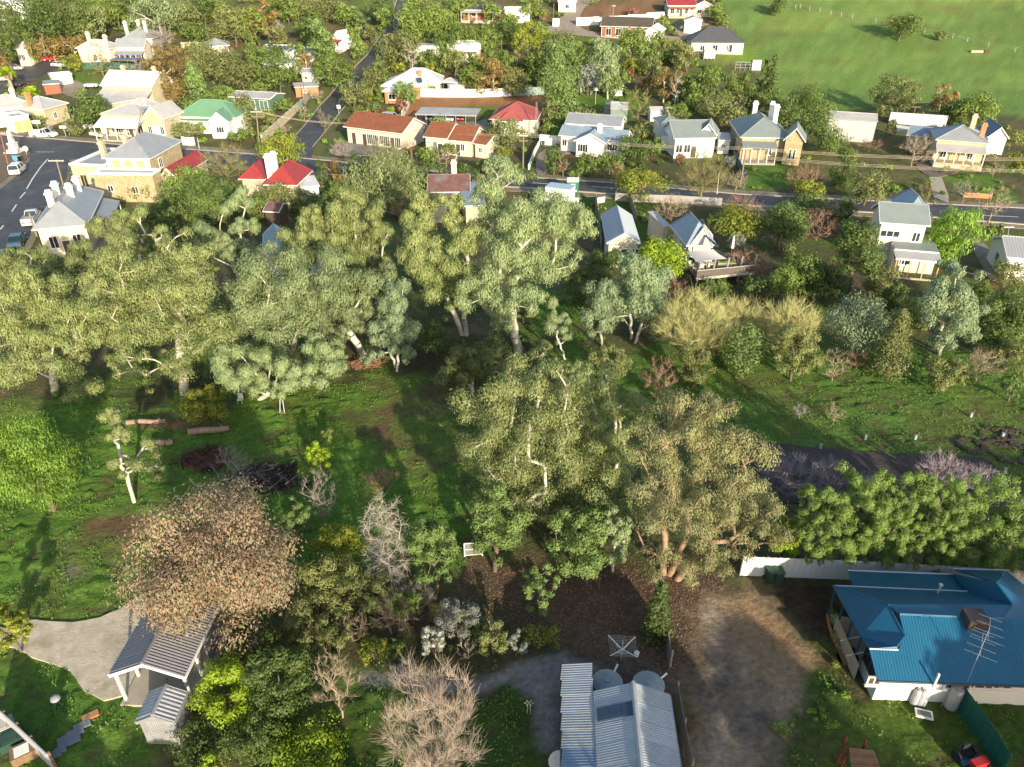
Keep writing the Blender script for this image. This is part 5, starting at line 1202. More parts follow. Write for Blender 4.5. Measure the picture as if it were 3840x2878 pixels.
hero('gum', (690, 695), [(672, 470, 70, 80), (650, 520, 80, 80), (690, 540, 80, 90), (635, 575, 60, 60)], 'tall gum with twin pointed tops left of the straw-green willow', r0=.35, stems=2)
hero('gum', (765, 700), [(745, 455, 95, 100), (765, 520, 110, 100), (715, 520, 70, 100), (740, 590, 110, 90)], 'tall gum with a broad ragged top between two narrow gums', r0=.4, stems=2)
hero('gum', (835, 690), [(818, 470, 70, 90), (822, 530, 75, 90), (815, 590, 80, 80)], 'narrow column gum right beside the dark gap in the canopy', r0=.3)
hero('gumg', (788, 768), [(740, 640, 170, 120), (810, 610, 110, 100), (690, 700, 110, 90), (790, 680, 90, 70), (740, 710, 90, 50)], 'leaning gum with a thick pale trunk at the top of the clearing', (752, 715), r0=.6)
hero('blue', (855, 800), [(850, 640, 90, 90), (865, 700, 80, 90), (835, 730, 80, 110), (810, 775, 60, 50), (870, 760, 60, 60)], 'blue green gum with hanging foliage at the head of the clearing', r0=.3, stems=2)
hero('gum', (1003, 722), [(900, 470, 85, 100), (915, 550, 100, 110), (960, 600, 120, 110), (1000, 520, 90, 110), (895, 520, 60, 60), (910, 435, 80, 70), (965, 440, 90, 60), (985, 640, 90, 60), (975, 470, 60, 60)], 'gum with long bare leaning limbs left of the tallest central gum', (985, 700), r0=.6, wig=.22, stems=2)
hero('gumg', (1120, 760), [(1060, 460, 95, 130), (1080, 395, 90, 80), (1130, 480, 110, 120), (1180, 470, 120, 110), (1235, 495, 100, 100), (1090, 560, 140, 110), (1160, 570, 120, 110), (1040, 630, 140, 90), (1120, 640, 120, 90), (1210, 565, 90, 80), (1090, 690, 110, 60), (1260, 470, 50, 60)],
     'tallest central gum with a huge grey green crown and white limbs', (1105, 660), r0=.75)
hero('olive', (1020, 850), [(990, 790, 120, 90), (1040, 830, 90, 80), (985, 850, 80, 60), (1080, 790, 70, 60)], 'dull olive gum with bare snags below the central gums', r0=.3, bark=bark_pale)
hero('blue', (1367, 735), [(1385, 600, 110, 100), (1365, 660, 130, 100), (1400, 690, 90, 80), (1360, 570, 70, 50)], 'pale blue grey gum with white stems left of the golden willows', (1367, 690), r0=.35, stems=2)
hero('blue', (1302, 750), [(1300, 650, 80, 100), (1290, 700, 80, 70), (1315, 620, 50, 50)], 'slim blue grey gum standing just left of the larger blue grey gum', r0=.22)
hero('gumg', (1222, 778), [(1190, 650, 50, 60), (1200, 700, 60, 60), (1215, 735, 50, 40)], 'small grey gum with a curved orange footed trunk on the creek bank', r0=.16)
hero('gum', (1200, 1112), [(1125, 820, 75, 105), (1110, 890, 110, 120), (1190, 845, 75, 140), (1195, 930, 120, 130), (1025, 920, 95, 110), (1170, 1020, 150, 100), (1080, 990, 120, 110), (1185, 1085, 150, 90), (1120, 1075, 110, 80), (1050, 960, 80, 70), (1160, 1130, 130, 60)],
     'towering multi stemmed pale gum in the centre foreground', (1195, 1040), r0=.5, stems=4, k=7, wig=.10, grow=1.68)
hero('gum', (1268, 1100), [(1290, 860, 75, 150), (1260, 950, 110, 120), (1350, 880, 80, 80), (1330, 950, 90, 100), (1290, 1030, 120, 90), (1300, 1120, 110, 100), (1235, 890, 60, 110), (1310, 1185, 100, 70)],
     'pale gum with a fan of tall stems right behind the centre foreground gum', (1268, 1050), r0=.42, stems=4, k=7, wig=.10, grow=1.62)
hero('redgum', (1448, 1245), [(1480, 875, 120, 80), (1530, 900, 90, 100), (1440, 945, 120, 90), (1535, 965, 130, 100), (1600, 1000, 100, 100), (1425, 1030, 100, 110), (1520, 1055, 150, 100), (1615, 1085, 120, 100), (1655, 1150, 70, 80), (1420, 1110, 100, 80), (1490, 1130, 170, 90), (1575, 1150, 140, 90), (1470, 1215, 160, 80), (1540, 1225, 70, 80), (1610, 1180, 70, 60), (1445, 1238, 110, 50), (1395, 1175, 80, 60), (1500, 1185, 120, 60)],
     'massive bronze tinged gum with reddish limbs in the right foreground', (1480, 1110), r0=.55, k=8, stems=3, wig=.07, grow=1.5)
hero('blue', (2032, 766), [(2060, 605, 110, 80), (2035, 665, 140, 100), (2090, 680, 90, 100), (2060, 725, 110, 60), (2050, 580, 60, 40)], 'tall dense blue grey gum with twin white trunks near the right edge', (2040, 690), r0=.4, stems=2)
hero('gum', (290, 1085), [(225, 915, 80, 60), (255, 950, 90, 70), (285, 1000, 80, 70), (330, 1020, 60, 45), (240, 900, 60, 50), (315, 975, 60, 50)], 'slender leaning gum with a bare pale trunk on the left lawn', (255, 960), r0=.26, wig=.1, dens=.8)

# foreground trees, each by its crown: x, top, bottom, width
tree('pink', 470, 1040, 1398, 345, 1.0, 'round flowering gum covered in pink tips beside the carport', dens=1.5)
tree('pepper', 65, 890, 1110, 185, .8, 'lush light green pepper tree at the left edge of the lawn')
tree('bright', 936, 1108, 1285, 122, .5, 'dense apple green tree right of the tangled bare tree')
tree('wattle', 735, 1125, 1240, 130, .6, 'yellow green wattle left of the tangled bare tree')
tree('olive', 715, 1190, 1330, 150, .5, 'olive tree with grey twigs right of the pink tipped gum')
tree('olive', 720, 1320, 1400, 90, .3, 'small olive bush below the olive tree beside the pink tipped gum')
tree('bright', 640, 1070, 1170, 72, .3, 'bright green sapling touching the top right of the pink tipped gum')
tree('lime', 686, 948, 1018, 62, .3, 'light green sapling standing alone in the shaded clearing')
tree('mid', 702, 920, 960, 40, .3, 'small dim sapling just above the light green sapling')
bare(690, 1010, 1130, 85, twig_grey, 'bare grey tree in the shade right of the rubbish heaps', .6)
bare(835, 1060, 1280, 118, twig_pale, 'tangled bare weeping tree beside the apple green tree', .6, weep=.7, dens=1.5)
bare(825, 1008, 1070, 82, twig_red, 'reddish bare bush in the shade of the long clearing', .1, fan=True)
bare(505, 958, 1068, 95, twig_grey, 'bare grey bush behind the dark rubbish heap', .4, fan=True)
tree('wattle', 448, 828, 922, 112, .2, 'rounded wattle in yellow flower below the left gums', dens=1.2)
tree('wattle', 15, 1295, 1412, 84, .3, 'vivid yellow green bush on the left edge by the gravel drive')
tree('lime', 488, 1410, 1560, 150, .8, 'vivid lime green tree right of the small iron shed')
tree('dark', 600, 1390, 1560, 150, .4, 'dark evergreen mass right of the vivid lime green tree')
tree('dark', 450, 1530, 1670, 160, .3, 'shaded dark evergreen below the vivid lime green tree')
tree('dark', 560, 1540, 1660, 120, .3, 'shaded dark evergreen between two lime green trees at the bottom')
tree('lime', 672, 1558, 1700, 190, .6, 'vivid lime green tree cut by the bottom edge')
tree('lime', 440, 1630, 1720, 80, .4, 'lime green bush at the bottom edge below the small shed')
bare(726, 1400, 1550, 108, twig_tan, 'bare tan tree between the evergreens and the garden lawn', .8)
bare(935, 1425, 1760, 225, twig_pink, 'large bare tree with pink buds at the bottom centre', 1.0, dens=1.7)
bare(870, 1440, 1475, 70, twig_purple, 'small mauve bare bush behind the large pink budded tree', .1, fan=True)
tree('grey', 985, 1285, 1395, 108, .3, 'round grey green shrub in the middle of the wild garden', cat='shrub')
tree('flower', 935, 1345, 1425, 66, .2, 'white flowering shrub below the round grey green shrub', cat='shrub')
bare(1010, 1385, 1430, 48, twig_pale, 'pale twiggy shrub right of the white flowering shrub', .1, fan=True, name='bare_shrub')
tree('olive', 1062, 1340, 1420, 80, .3, 'yellowish shrub left of the rotary clothes line', cat='shrub')
tree('grey', 1120, 1355, 1420, 44, .2, 'small grey green sapling on the leaf litter', cat='shrub')
tree('wattle', 1170, 1350, 1395, 90, .1, 'sparse yellow leaved shrub on the leaf litter', cat='shrub', dens=.5)
tree('bright', 1040, 1330, 1375, 60, .2, 'bright green weed clump beside the yellowish shrub', cat='shrub')
bare(860, 1275, 1360, 120, twig_tan, 'brown thicket of bare canes above the white flowering shrub', .2, fan=True, dens=1.3, name='bare_shrub')
bare(900, 1250, 1330, 90, twig_grey, 'grey thicket of bare canes below the apple green tree', .2, fan=True, dens=1.2, name='bare_shrub')
bare(770, 1320, 1390, 70, twig_tan, 'tan thicket of bare canes right of the olive bush', .2, fan=True, name='bare_shrub')
bare(1070, 1330, 1390, 40, twig_pale, 'thin bare sapling right of the grey green shrub', .3)
tree('wattle', 803, 1378, 1436, 78, .2, 'small yellow green bush beside the garden path', cat='shrub')
tree('mid', 850, 1380, 1425, 60, .2, 'dull green bush left of the white flowering shrub', cat='shrub')
tree('bright', 1075, 1030, 1235, 135, .8, 'rich green leafy tree in front of the centre foreground gum')
tree('bright', 1250, 1085, 1250, 150, .6, 'dense green tree below the fan stemmed gum')
tree('gumg', 1330, 1080, 1230, 90, .8, 'drooping grey green tree left of the bronze gum')
tree('bright', 1165, 1215, 1322, 92, .4, 'light green sapling with open branches on the leaf litter', shape='loose', dens=.8)
tree('dark', 1424, 1248, 1385, 84, .3, 'dark feathery conifer at the head of the paling fence', shape='cone')
tree('lime', 1695, 1110, 1215, 90, .6, 'bright lime green tree between bronze gum and the pine row')
for i, (x, a, b_, w, ds) in enumerate([(1757, 1062, 1240, 84, 'first pine of the plantation row, next to the lime green tree'), (1835, 1008, 1235, 110, 'tallest pine of the plantation row with a bushy crown'),
        (1908, 1035, 1235, 95, 'slim pine of the plantation row right of the tallest'), (1968, 1030, 1238, 86, 'middle pine of the plantation row with a feathery tip'),
        (2030, 1050, 1240, 90, 'pine in the plantation row behind the blue roof chimney'), (2112, 1035, 1235, 120, 'broad rounded pine in the plantation row above the blue roof'), (2192, 1085, 1245, 90, 'last pine of the plantation row cut by the right edge')]):
    tree('pinel', x, a - 14, b_ + 4, w * 1.35, .5, ds, 'tree', 'loose', 'pines in the plantation row', dens=1.0)
for x, a, b_, w, ds in [(1712, 995, 1085, 130, 'large purple bare fruit tree left of the pine row'), (1795, 998, 1075, 90, 'purple bare fruit tree behind the tallest pine'), (1880, 1030, 1080, 60, 'small purple bare fruit tree on the tilled bed'),
                        (2040, 985, 1075, 110, 'bare fruit tree with pinkish tips at the right of the tilled bed'), (2118, 1012, 1085, 90, 'bare fruit tree with pinkish tips beside the broad pine')]:
    bare(x, a - 10, b_ - 12, w, twig_purple, ds, .3, fan=True, group='bare fruit trees along the tilled bed', dens=1.3)
# young trees along the right lawn
tree('olive', 1502, 738, 838, 90, .6, 'young round tree below the golden willows, left one', 'tree')
tree('bright', 1606, 694, 808, 86, 1.2, 'young egg shaped tree standing upright right of the golden willow', 'tree', 'column')
tree('olive', 1716, 695, 820, 128, 1.0, 'young bushy tree with brownish top below the right golden willow', 'tree')
tree('olive', 1935, 660, 805, 112, 1.4, 'young tree with an orange foot beside the grey domed gum', 'tree', 'cone')
tree('olive', 2045, 768, 852, 98, .5, 'young orange tipped bush below the twin trunk blue gum', 'tree')
tree('olive', 1312, 738, 828, 104, 1.6, 'dark small leaved young tree with pale trunk behind the fan stemmed gum', bark=bark_pale)
tree('gum', 1170, 730, 800, 60, .8, 'sparse young gum on the bank above the centre foreground gum', shape='loose', dens=.8)
tree('gum', 1230, 780, 860, 90, .8, 'pale young gum directly behind the centre foreground gum', shape='loose')
bare(1426, 770, 870, 86, twig_red, 'bare reddish fan shaped tree on the right lawn', .6)
bare(1806, 750, 825, 66, twig_tan, 'bare tan sapling below the grey domed gum', .5)
bare(1855, 752, 800, 52, twig_red, 'bare reddish sapling right of the bare tan sapling', .3)
bare(2122, 752, 828, 92, twig_tan, 'bare tan bushy tree at the right below the blue gum', .4)
bare(1806, 868, 915, 46, twig_tan, 'small bare shrub alone on the shaded right lawn', .2, name='bare_shrub')
bare(1730, 870, 905, 36, twig_purple, 'tiny purple bare shrub on the right lawn', .2, name='bare_shrub')
bare(1500, 632, 780, 170, twig_gold, 'largest golden willow, bare and spreading, below the deck', .5, dens=1.9)
bare(1600, 640, 745, 120, twig_gold, 'middle golden willow behind the young egg shaped tree', .5, dens=1.7)
bare(1705, 640, 765, 135, twig_gold, 'right golden willow above the brown topped young tree', .5, dens=1.7)
bare(1545, 720, 775, 110, twig_olive, 'dull thicket of willow suckers under the golden willows', .1, fan=True, name='bare_shrub')
tree('blue', 1850, 638, 768, 150, 1.4, 'grey domed gum with a short pale trunk on the right bank', bark=bark_pale)
tree('bright', 2190, 790, 860, 50, .8, 'sunlit pale sapling at the right edge lawn', shape='loose', dens=.7)
tree('olive', 2180, 735, 800, 90, .4, 'yellowish green bush at the right edge above the lawn')
tree('bright', 2000, 765, 800, 28, .2, 'single bright green shrub under the blue gum')
# by the deck and road
tree('lime', 1436, 508, 615, 112, .5, 'vivid green dome shaped tree at the left of the deck')
tree('wattle', 1590, 438, 528, 126, .5, 'yellow wattle in bloom beside the deck house')
tree('grey', 1592, 498, 545, 50, .6, 'small round silver green tree between wattle and deck')
tree('wattle', 1386, 353, 432, 122, .8, 'yellow green street tree with open branches on the main road')
tree('dark', 1320, 530, 615, 70, .4, 'dark bushy pine in front of the pale blue-roofed shed')
tree('pine', 1290, 540, 640, 80, .4, 'dark pine left of the pale blue-roofed shed')
tree('blue', 1355, 530, 570, 40, .6, 'small silver gum at the shed corner')
bare(1452, 420, 480, 76, twig_tan, 'bare tan bush between the shed and the deck house', .1, fan=True, dens=1.4)
bare(1520, 325, 432, 115, twig_olive, 'tall bare street tree with mossy yellow limbs', .8, dens=1.3)
bare(1600, 425, 470, 90, twig_red, 'reddish bare bush behind the yellow wattle', .1, fan=True)
bare(1625, 540, 610, 110, twig_red, 'reddish bare bushes at the right end of the deck', .1, fan=True)
bare(1455, 600, 650, 60, twig_red, 'reddish bare shrub under the left end of the deck', .1, fan=True)
bare(1770, 450, 520, 90, twig_red, 'reddish bare bush left of the two level house', .2, fan=True)
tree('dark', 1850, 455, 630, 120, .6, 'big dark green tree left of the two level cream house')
tree('mid', 1730, 515, 640, 110, .4, 'grey green bushy tree right of the deck')
tree('dark', 1690, 425, 540, 110, .4, 'dark green tree right of the yellow wattle')
tree('mid', 1750, 415, 470, 80, .4, 'yellow topped bush right beside the main road')
tree('dark', 1930, 605, 680, 70, .4, 'dark bush below the rear pergola')
tree('pepper', 2062, 438, 570, 112, .6, 'bright weeping pepper tree right of the two level cream house')
tree('dark', 2170, 610, 730, 110, .5, 'dark evergreen at the right edge beside the blue gum')
tree('mid', 2110, 600, 680, 70, .5, 'green tree between the blue gum and the right edge evergreen')
tree('olive', 2185, 558, 620, 80, .4, 'yellowish bush below the right edge house')
tree('dark', 1640, 590, 650, 80, .3, 'dark shrub under the right end of the deck')
tree('mid', 1540, 612, 640, 90, .0, 'green ground shrubs beneath the raised deck')
tree('dark', 1440, 540, 560, 30, .2, 'low dark shrub hidden by the vivid dome tree')
bare(2005, 390, 450, 52, twig_olive, 'mossy bare street tree behind the two level house', .8)
bare(2150, 400, 475, 76, twig_tan, 'bare street tree with a forked pale trunk at the right edge', 1.0)
bare(2085, 385, 440, 60, twig_grey, 'thin bare tree in front of the verandah cottage drive', .6)
for x in (2118, 2140, 2160): tree('mid', x, 480, 510, 30, .1, {2118: 'first', 2140: 'middle', 2160: 'last'}[x] + ' clipped conical shrub along the right road verge', 'shrub', 'cone', 'clipped shrubs on the verge')
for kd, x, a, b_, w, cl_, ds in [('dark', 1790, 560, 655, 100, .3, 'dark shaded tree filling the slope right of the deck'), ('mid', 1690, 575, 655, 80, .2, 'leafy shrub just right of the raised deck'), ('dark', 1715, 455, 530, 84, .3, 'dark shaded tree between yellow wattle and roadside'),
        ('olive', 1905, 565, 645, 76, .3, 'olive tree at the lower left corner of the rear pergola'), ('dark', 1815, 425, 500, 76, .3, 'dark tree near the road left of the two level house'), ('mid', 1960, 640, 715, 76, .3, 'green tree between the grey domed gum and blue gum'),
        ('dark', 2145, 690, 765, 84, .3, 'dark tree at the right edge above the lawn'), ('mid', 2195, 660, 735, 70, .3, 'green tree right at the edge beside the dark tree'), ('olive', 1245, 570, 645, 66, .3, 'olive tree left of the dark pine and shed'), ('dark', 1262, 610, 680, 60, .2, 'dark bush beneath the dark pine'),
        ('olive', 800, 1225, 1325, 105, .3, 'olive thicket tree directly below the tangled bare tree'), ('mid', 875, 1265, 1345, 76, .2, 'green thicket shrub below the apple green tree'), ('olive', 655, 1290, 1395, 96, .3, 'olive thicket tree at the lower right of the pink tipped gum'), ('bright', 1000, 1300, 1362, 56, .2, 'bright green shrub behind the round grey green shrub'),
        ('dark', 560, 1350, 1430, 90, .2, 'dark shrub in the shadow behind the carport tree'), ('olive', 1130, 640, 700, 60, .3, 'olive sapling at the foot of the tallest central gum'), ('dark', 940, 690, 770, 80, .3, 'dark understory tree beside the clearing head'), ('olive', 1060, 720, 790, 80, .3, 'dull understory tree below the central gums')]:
    tree(kd, x, a, b_, w, cl_, ds, 'shrub' if 'shrub' in ds or 'bush' in ds else 'tree')
# rows beyond the road: kind, x, top, bottom, width, clear, look
AUTO = [
 ('dark', 100, 5, 92, 165, .6, 'huge dense dark fig'), ('pine', 66, 66, 136, 24, .1, 'tall narrow cypress', 'column'), ('orange', 100, 82, 126, 66, .6, 'rusty autumn street tree'), ('orange', 155, 80, 118, 50, .6, 'rusty thinning street tree'),
 ('gum', 192, 18, 82, 62, 1.5, 'white limbed gum', 'loose'), ('dark', 12, 60, 145, 34, .4, 'dark evergreen'), ('dark', 10, 10, 60, 40, .4, 'dark evergreen'), ('orange', 14, 122, 152, 36, .5, 'brownish street tree'), ('wattle', 155, 118, 150, 38, .3, 'golden yellow tree'),
 ('gumg', 338, -2, 62, 110, 2.0, 'large pale gum with white limbs', 'loose'), ('mid', 250, -5, 55, 70, .5, 'green bushy tree'), ('dark', 285, 0, 48, 60, .5, 'dark green tree'), ('mid', 215, 10, 60, 50, .5, 'mid green tree'), ('olive', 390, 10, 60, 70, .4, 'dull olive tree'),
 ('dark', 440, -5, 50, 40, .5, 'dark tree'), ('mid', 460, 0, 40, 45, .5, 'bright tree'), ('olive', 505, 10, 90, 70, .4, 'tall olive green tree'), ('mid', 545, 20, 90, 50, .4, 'green tree'), ('mid', 420, 55, 85, 60, .2, 'low grey green bush'), ('olive', 465, 60, 85, 50, .2, 'low olive bush'),
 ('orange', 365, 104, 205, 82, 1.0, 'rusty leaved gum with pale limbs', 'loose'), ('bright', 420, 140, 222, 66, .6, 'light green conical tree', 'cone'), ('olive', 470, 110, 185, 80, .5, 'grey green tree'), ('olive', 515, 130, 190, 70, .5, 'grey olive tree'), ('orange', 372, 180, 225, 40, .3, 'rusty shrub'),
 ('dark', 195, 205, 268, 76, .3, 'round dark green tree'), ('mid', 130, 230, 254, 36, .2, 'round green shrub'), ('olive', 528, 210, 268, 52, .4, 'olive column tree', 'column'), ('mid', 430, 265, 290, 20, .1, 'clipped green shrub'), ('mid', 75, 255, 268, 40, .1, 'clipped hedge'),
 ('olive', 395, 270, 295, 50, .2, 'reddish green shrub'), ('mid', 515, 280, 305, 40, .1, 'low green shrub'), ('olive', 165, 275, 292, 30, .1, 'grey low hedge'),
 ('mid', 405, 362, 425, 90, .6, 'dark green tree with lit clumps'), ('dark', 450, 380, 440, 80, .5, 'dark green tree'), ('dark', 385, 415, 470, 90, .5, 'dense dark tree'), ('mid', 455, 430, 490, 90, .4, 'yellow green lit tree'), ('olive', 270, 385, 420, 50, .3, 'dry olive bush'), ('olive', 320, 395, 430, 60, .3, 'tan olive bush'), ('dark', 340, 450, 500, 60, .3, 'shaded dark tree'),
 ('orange', 572, 8, 82, 48, 1.2, 'tall gum with bronze top and white trunk', 'loose'), ('dark', 670, 25, 98, 56, .4, 'dark dense tree'), ('bright', 700, 46, 132, 62, .6, 'light green pepper tree'), ('olive', 640, 0, 40, 60, .4, 'olive tree'), ('mid', 595, 0, 30, 45, .4, 'green tree'), ('bright', 780, 22, 60, 30, .8, 'pale green gum', 'loose'),
 ('mid', 745, 10, 55, 50, .4, 'dense green tree'), ('olive', 715, 5, 40, 60, .4, 'olive topped tree'), ('mid', 720, 122, 186, 78, .1, 'large clipped round hedge'), ('mid', 774, 92, 124, 34, .1, 'round clipped shrub'), ('mid', 605, 130, 190, 84, 1.6, 'umbrella-shaped pine', 'umbrella'), ('orange', 660, 116, 150, 30, .4, 'brown leafless looking tree'),
 ('mid', 760, 55, 95, 34, .4, 'green tree'), ('olive', 800, 60, 90, 30, .3, 'olive shrub'), ('mid', 905, 4, 90, 95, .4, 'big dark green tree'), ('mid', 960, 20, 80, 60, .4, 'mid green tree'), ('olive', 855, 74, 128, 84, .5, 'dull brown green tree'), ('orange', 880, 50, 85, 34, .4, 'brownish round tree'), ('dark', 820, 0, 40, 60, .4, 'dark tree'),
 ('mid', 1010, 60, 105, 60, .4, 'green tree'), ('mid', 1050, 62, 110, 60, .4, 'bushy green tree'), ('dark', 1085, 50, 100, 50, .4, 'dark green tree'), ('mid', 955, 100, 150, 55, .3, 'leafy tree'), ('wattle', 857, 136, 155, 32, .1, 'yellow green shrub'), ('wattle', 928, 132, 158, 22, .1, 'bright yellow green conical shrub'), ('mid', 947, 136, 160, 22, .1, 'bright green conical shrub'),
 ('olive', 985, 110, 160, 50, .3, 'olive tree'), ('mid', 920, 112, 140, 40, .3, 'grey green tree'), ('orange', 1065, 128, 196, 76, .8, 'orange topped spreading gum', 'loose'), ('mid', 1015, 150, 198, 56, .3, 'dark green tree'), ('dark', 1030, 118, 160, 50, .3, 'dark leafy tree'),
 ('mid', 820, 130, 180, 36, .2, 'green column tree', 'column'), ('olive', 800, 150, 192, 44, .2, 'olive column tree', 'column'), ('olive', 766, 180, 226, 58, .5, 'round grey green tree'), ('bright', 876, 180, 224, 48, .3, 'weeping green pepper tree'), ('mid', 823, 190, 216, 20, .1, 'small green conifer', 'column'), ('wattle', 796, 194, 214, 20, .1, 'small golden conifer', 'column'), ('bright', 926, 175, 198, 36, .2, 'pale green shrub'),
 ('redbush', 824, 236, 256, 20, .05, 'round red shrub'), ('wattle', 846, 232, 252, 24, .05, 'yellow green round shrub'), ('mid', 775, 230, 248, 24, .05, 'round bright green shrub'), ('redbush', 865, 220, 245, 24, .05, 'reddish shrub'), ('bright', 808, 224, 240, 30, .05, 'small green ground shrub'), ('mid', 860, 245, 256, 16, .05, 'tiny round shrub'),
 ('wattle', 608, 290, 355, 84, .5, 'yellow olive street tree'), ('gum', 830, 345, 445, 150, .6, 'large straw-green willow'), ('dark', 772, 335, 385, 46, .4, 'dark green tree'), ('dark', 926, 350, 420, 64, .4, 'dark shaded tree'), ('dark', 694, 350, 400, 24, .1, 'bent dark cypress', 'column'), ('orange', 714, 346, 380, 38, .3, 'brown leaved tree'), ('mid', 716, 390, 418, 26, .1, 'round green shrub'),
 ('olive', 665, 395, 425, 60, .2, 'straw coloured shrub'), ('olive', 610, 400, 455, 90, .3, 'shaded olive tree'), ('dark', 690, 415, 470, 70, .3, 'dark shaded tree'), ('mid', 560, 420, 470, 60, .3, 'leafy shrub'), ('dark', 500, 400, 450, 60, .3, 'shaded dark tree'), ('olive', 880, 415, 470, 70, .3, 'shaded olive tree'), ('mid', 735, 400, 450, 60, .3, 'green leafy tree'), ('dark', 1010, 350, 400, 44, .3, 'dark verge tree'), ('mid', 1045, 345, 385, 44, .2, 'green verge shrub'), ('mid', 985, 395, 430, 60, .2, 'leafy yard shrub'),
 ('mid', 300, 60, 100, 50, .3, 'leafy tree'), ('olive', 430, 95, 140, 60, .3, 'olive yard tree'), ('mid', 555, 95, 145, 50, .3, 'leafy tree'), ('dark', 590, 95, 140, 50, .3, 'dark yard tree'), ('mid', 480, 190, 230, 50, .3, 'green yard tree'), ('olive', 450, 215, 255, 50, .3, 'olive yard tree'), ('mid', 640, 95, 140, 40, .3, 'leafy yard tree'), ('mid', 560, 180, 215, 50, .3, 'green yard tree'), ('olive', 575, 235, 270, 40, .2, 'olive yard shrub'), ('mid', 610, 215, 240, 40, .2, 'green yard shrub'),
 ('mid', 1000, 60, 110, 60, .3, 'leafy hill tree'), ('dark', 965, 70, 115, 50, .3, 'dark hill tree'), ('mid', 1080, 110, 165, 50, .3, 'green hill tree'), ('olive', 1110, 150, 205, 50, .3, 'olive hill tree'), ('mid', 1255, 95, 150, 50, .3, 'green garden tree'), ('dark', 1240, 190, 240, 40, .3, 'dark garden tree'), ('mid', 1335, 150, 205, 50, .3, 'leafy garden tree'), ('olive', 1480, 105, 150, 50, .3, 'olive hill tree'), ('dark', 1490, 165, 220, 50, .3, 'dark garden tree'), ('mid', 1465, 225, 265, 40, .3, 'green garden tree'), ('olive', 1250, 250, 280, 40, .2, 'olive garden shrub'),
 ('mid', 180, 0, 40, 60, .3, 'tall green tree'), ('dark', 320, 0, 40, 50, .3, 'dark tall tree'), ('olive', 370, 0, 40, 60, .3, 'olive tall tree'), ('mid', 620, 0, 45, 50, .3, 'tall green tree'), ('olive', 680, 0, 35, 50, .3, 'olive tall tree'), ('mid', 830, 20, 60, 40, .3, 'green roadside tree'), ('mid', 1000, 0, 25, 60, .3, 'green hilltop tree'), ('mid', 1150, 0, 40, 50, .3, 'green hilltop tree'), ('olive', 1092, 262, 325, 80, .6, 'grey olive gum'), ('bright', 950, 256, 282, 38, .2, 'bright green shrub'), ('mid', 925, 320, 350, 46, .2, 'garden shrub'), ('mid', 966, 315, 340, 36, .2, 'round garden shrub'), ('wattle', 1090, 318, 345, 30, .1, 'lemon yellow green shrub'), ('gumg', 1075, 345, 400, 60, .6, 'grey leaved gum', 'loose'), ('olive', 1040, 380, 430, 50, .4, 'olive tree'),
 ('wattle', 1140, 55, 112, 60, .4, 'yellow green tree'), ('mid', 1168, 52, 80, 34, .3, 'bright green tree'), ('olive', 1210, 75, 118, 76, .3, 'brownish olive tree'), ('olive', 1130, 100, 160, 40, .4, 'pale green gum', 'loose'), ('mid', 1160, 110, 180, 50, .4, 'dark leafy tree'), ('bright', 1212, 98, 190, 90, .4, 'tall rounded pepper tree'), ('bright', 1205, 150, 252, 74, .1, 'broad cypress like tree', 'column'),
 ('gumg', 1305, 90, 160, 64, .5, 'grey gum'), ('gumg', 1312, 130, 205, 50, .2, 'weeping grey gum'), ('grey', 1272, 142, 198, 46, .4, 'silvery tree'), ('mid', 1362, 68, 135, 70, .4, 'large green gum'), ('mid', 1420, 75, 130, 44, .4, 'green tree'), ('olive', 1455, 88, 130, 50, .3, 'brown green tree'), ('wattle', 1370, 132, 158, 46, .3, 'yellow green umbrella tree', 'umbrella'),
 ('olive', 1412, 125, 165, 50, .4, 'olive tree'), ('orange', 1436, 150, 212, 46, 1.2, 'reddish gum with orange trunk'), ('orange', 1400, 165, 200, 34, .4, 'brown tree'), ('mid', 1540, 152, 225, 88, .3, 'big grey green tree'), ('mid', 1600, 165, 218, 60, .3, 'grey green rounded tree'), ('dark', 1655, 128, 205, 40, .2, 'dark green conical tree', 'cone'), ('olive', 1563, 210, 264, 94, .5, 'broad olive round tree'),
 ('dark', 1640, 200, 240, 50, .3, 'dark tree'), ('mid', 1500, 205, 240, 40, .3, 'green young tree', 'column'), ('dark', 1680, 215, 260, 40, .3, 'dark leafless looking tree'), ('olive', 1188, 222, 272, 34, .1, 'small dark conifer', 'column'), ('mid', 1184, 265, 300, 30, .1, 'bright green column shrub', 'column'), ('dark', 1200, 318, 375, 46, .1, 'dark round hedge'), ('mid', 1268, 335, 378, 56, .2, 'green garden shrub'),
 ('mid', 1318, 332, 375, 56, .2, 'dense garden shrub'), ('dark', 1368, 295, 350, 66, .2, 'dark garden tree'), ('olive', 1385, 268, 305, 50, .2, 'olive garden tree'), ('mid', 1415, 300, 335, 40, .2, 'bright garden shrub'), ('redbush', 1470, 335, 355, 24, .1, 'reddish shrub'), ('mid', 1455, 118, 135, 40, .2, 'lit green shrub'), ('redbush', 1360, 155, 170, 30, .1, 'reddish low shrub'),
 ('bright', 1150, 375, 392, 22, .1, 'small green verge shrub'), ('mid', 1242, 370, 385, 30, .1, 'low green verge shrub'), ('grey', 1575, 340, 360, 28, .1, 'silver shrub'),
 ('dark', 1680, 2, 30, 46, .2, 'dark round field bush'), ('pine', 1952, 36, 82, 72, .3, 'dark weeping field tree'), ('olive', 2032, 67, 85, 22, .1, 'small field shrub'), ('pine', 1732, 200, 290, 108, .5, 'large bushy pine'), ('pine', 1790, 275, 330, 72, .3, 'dark cypress'), ('pine', 1824, 325, 400, 50, .1, 'dark cypress', 'column'),
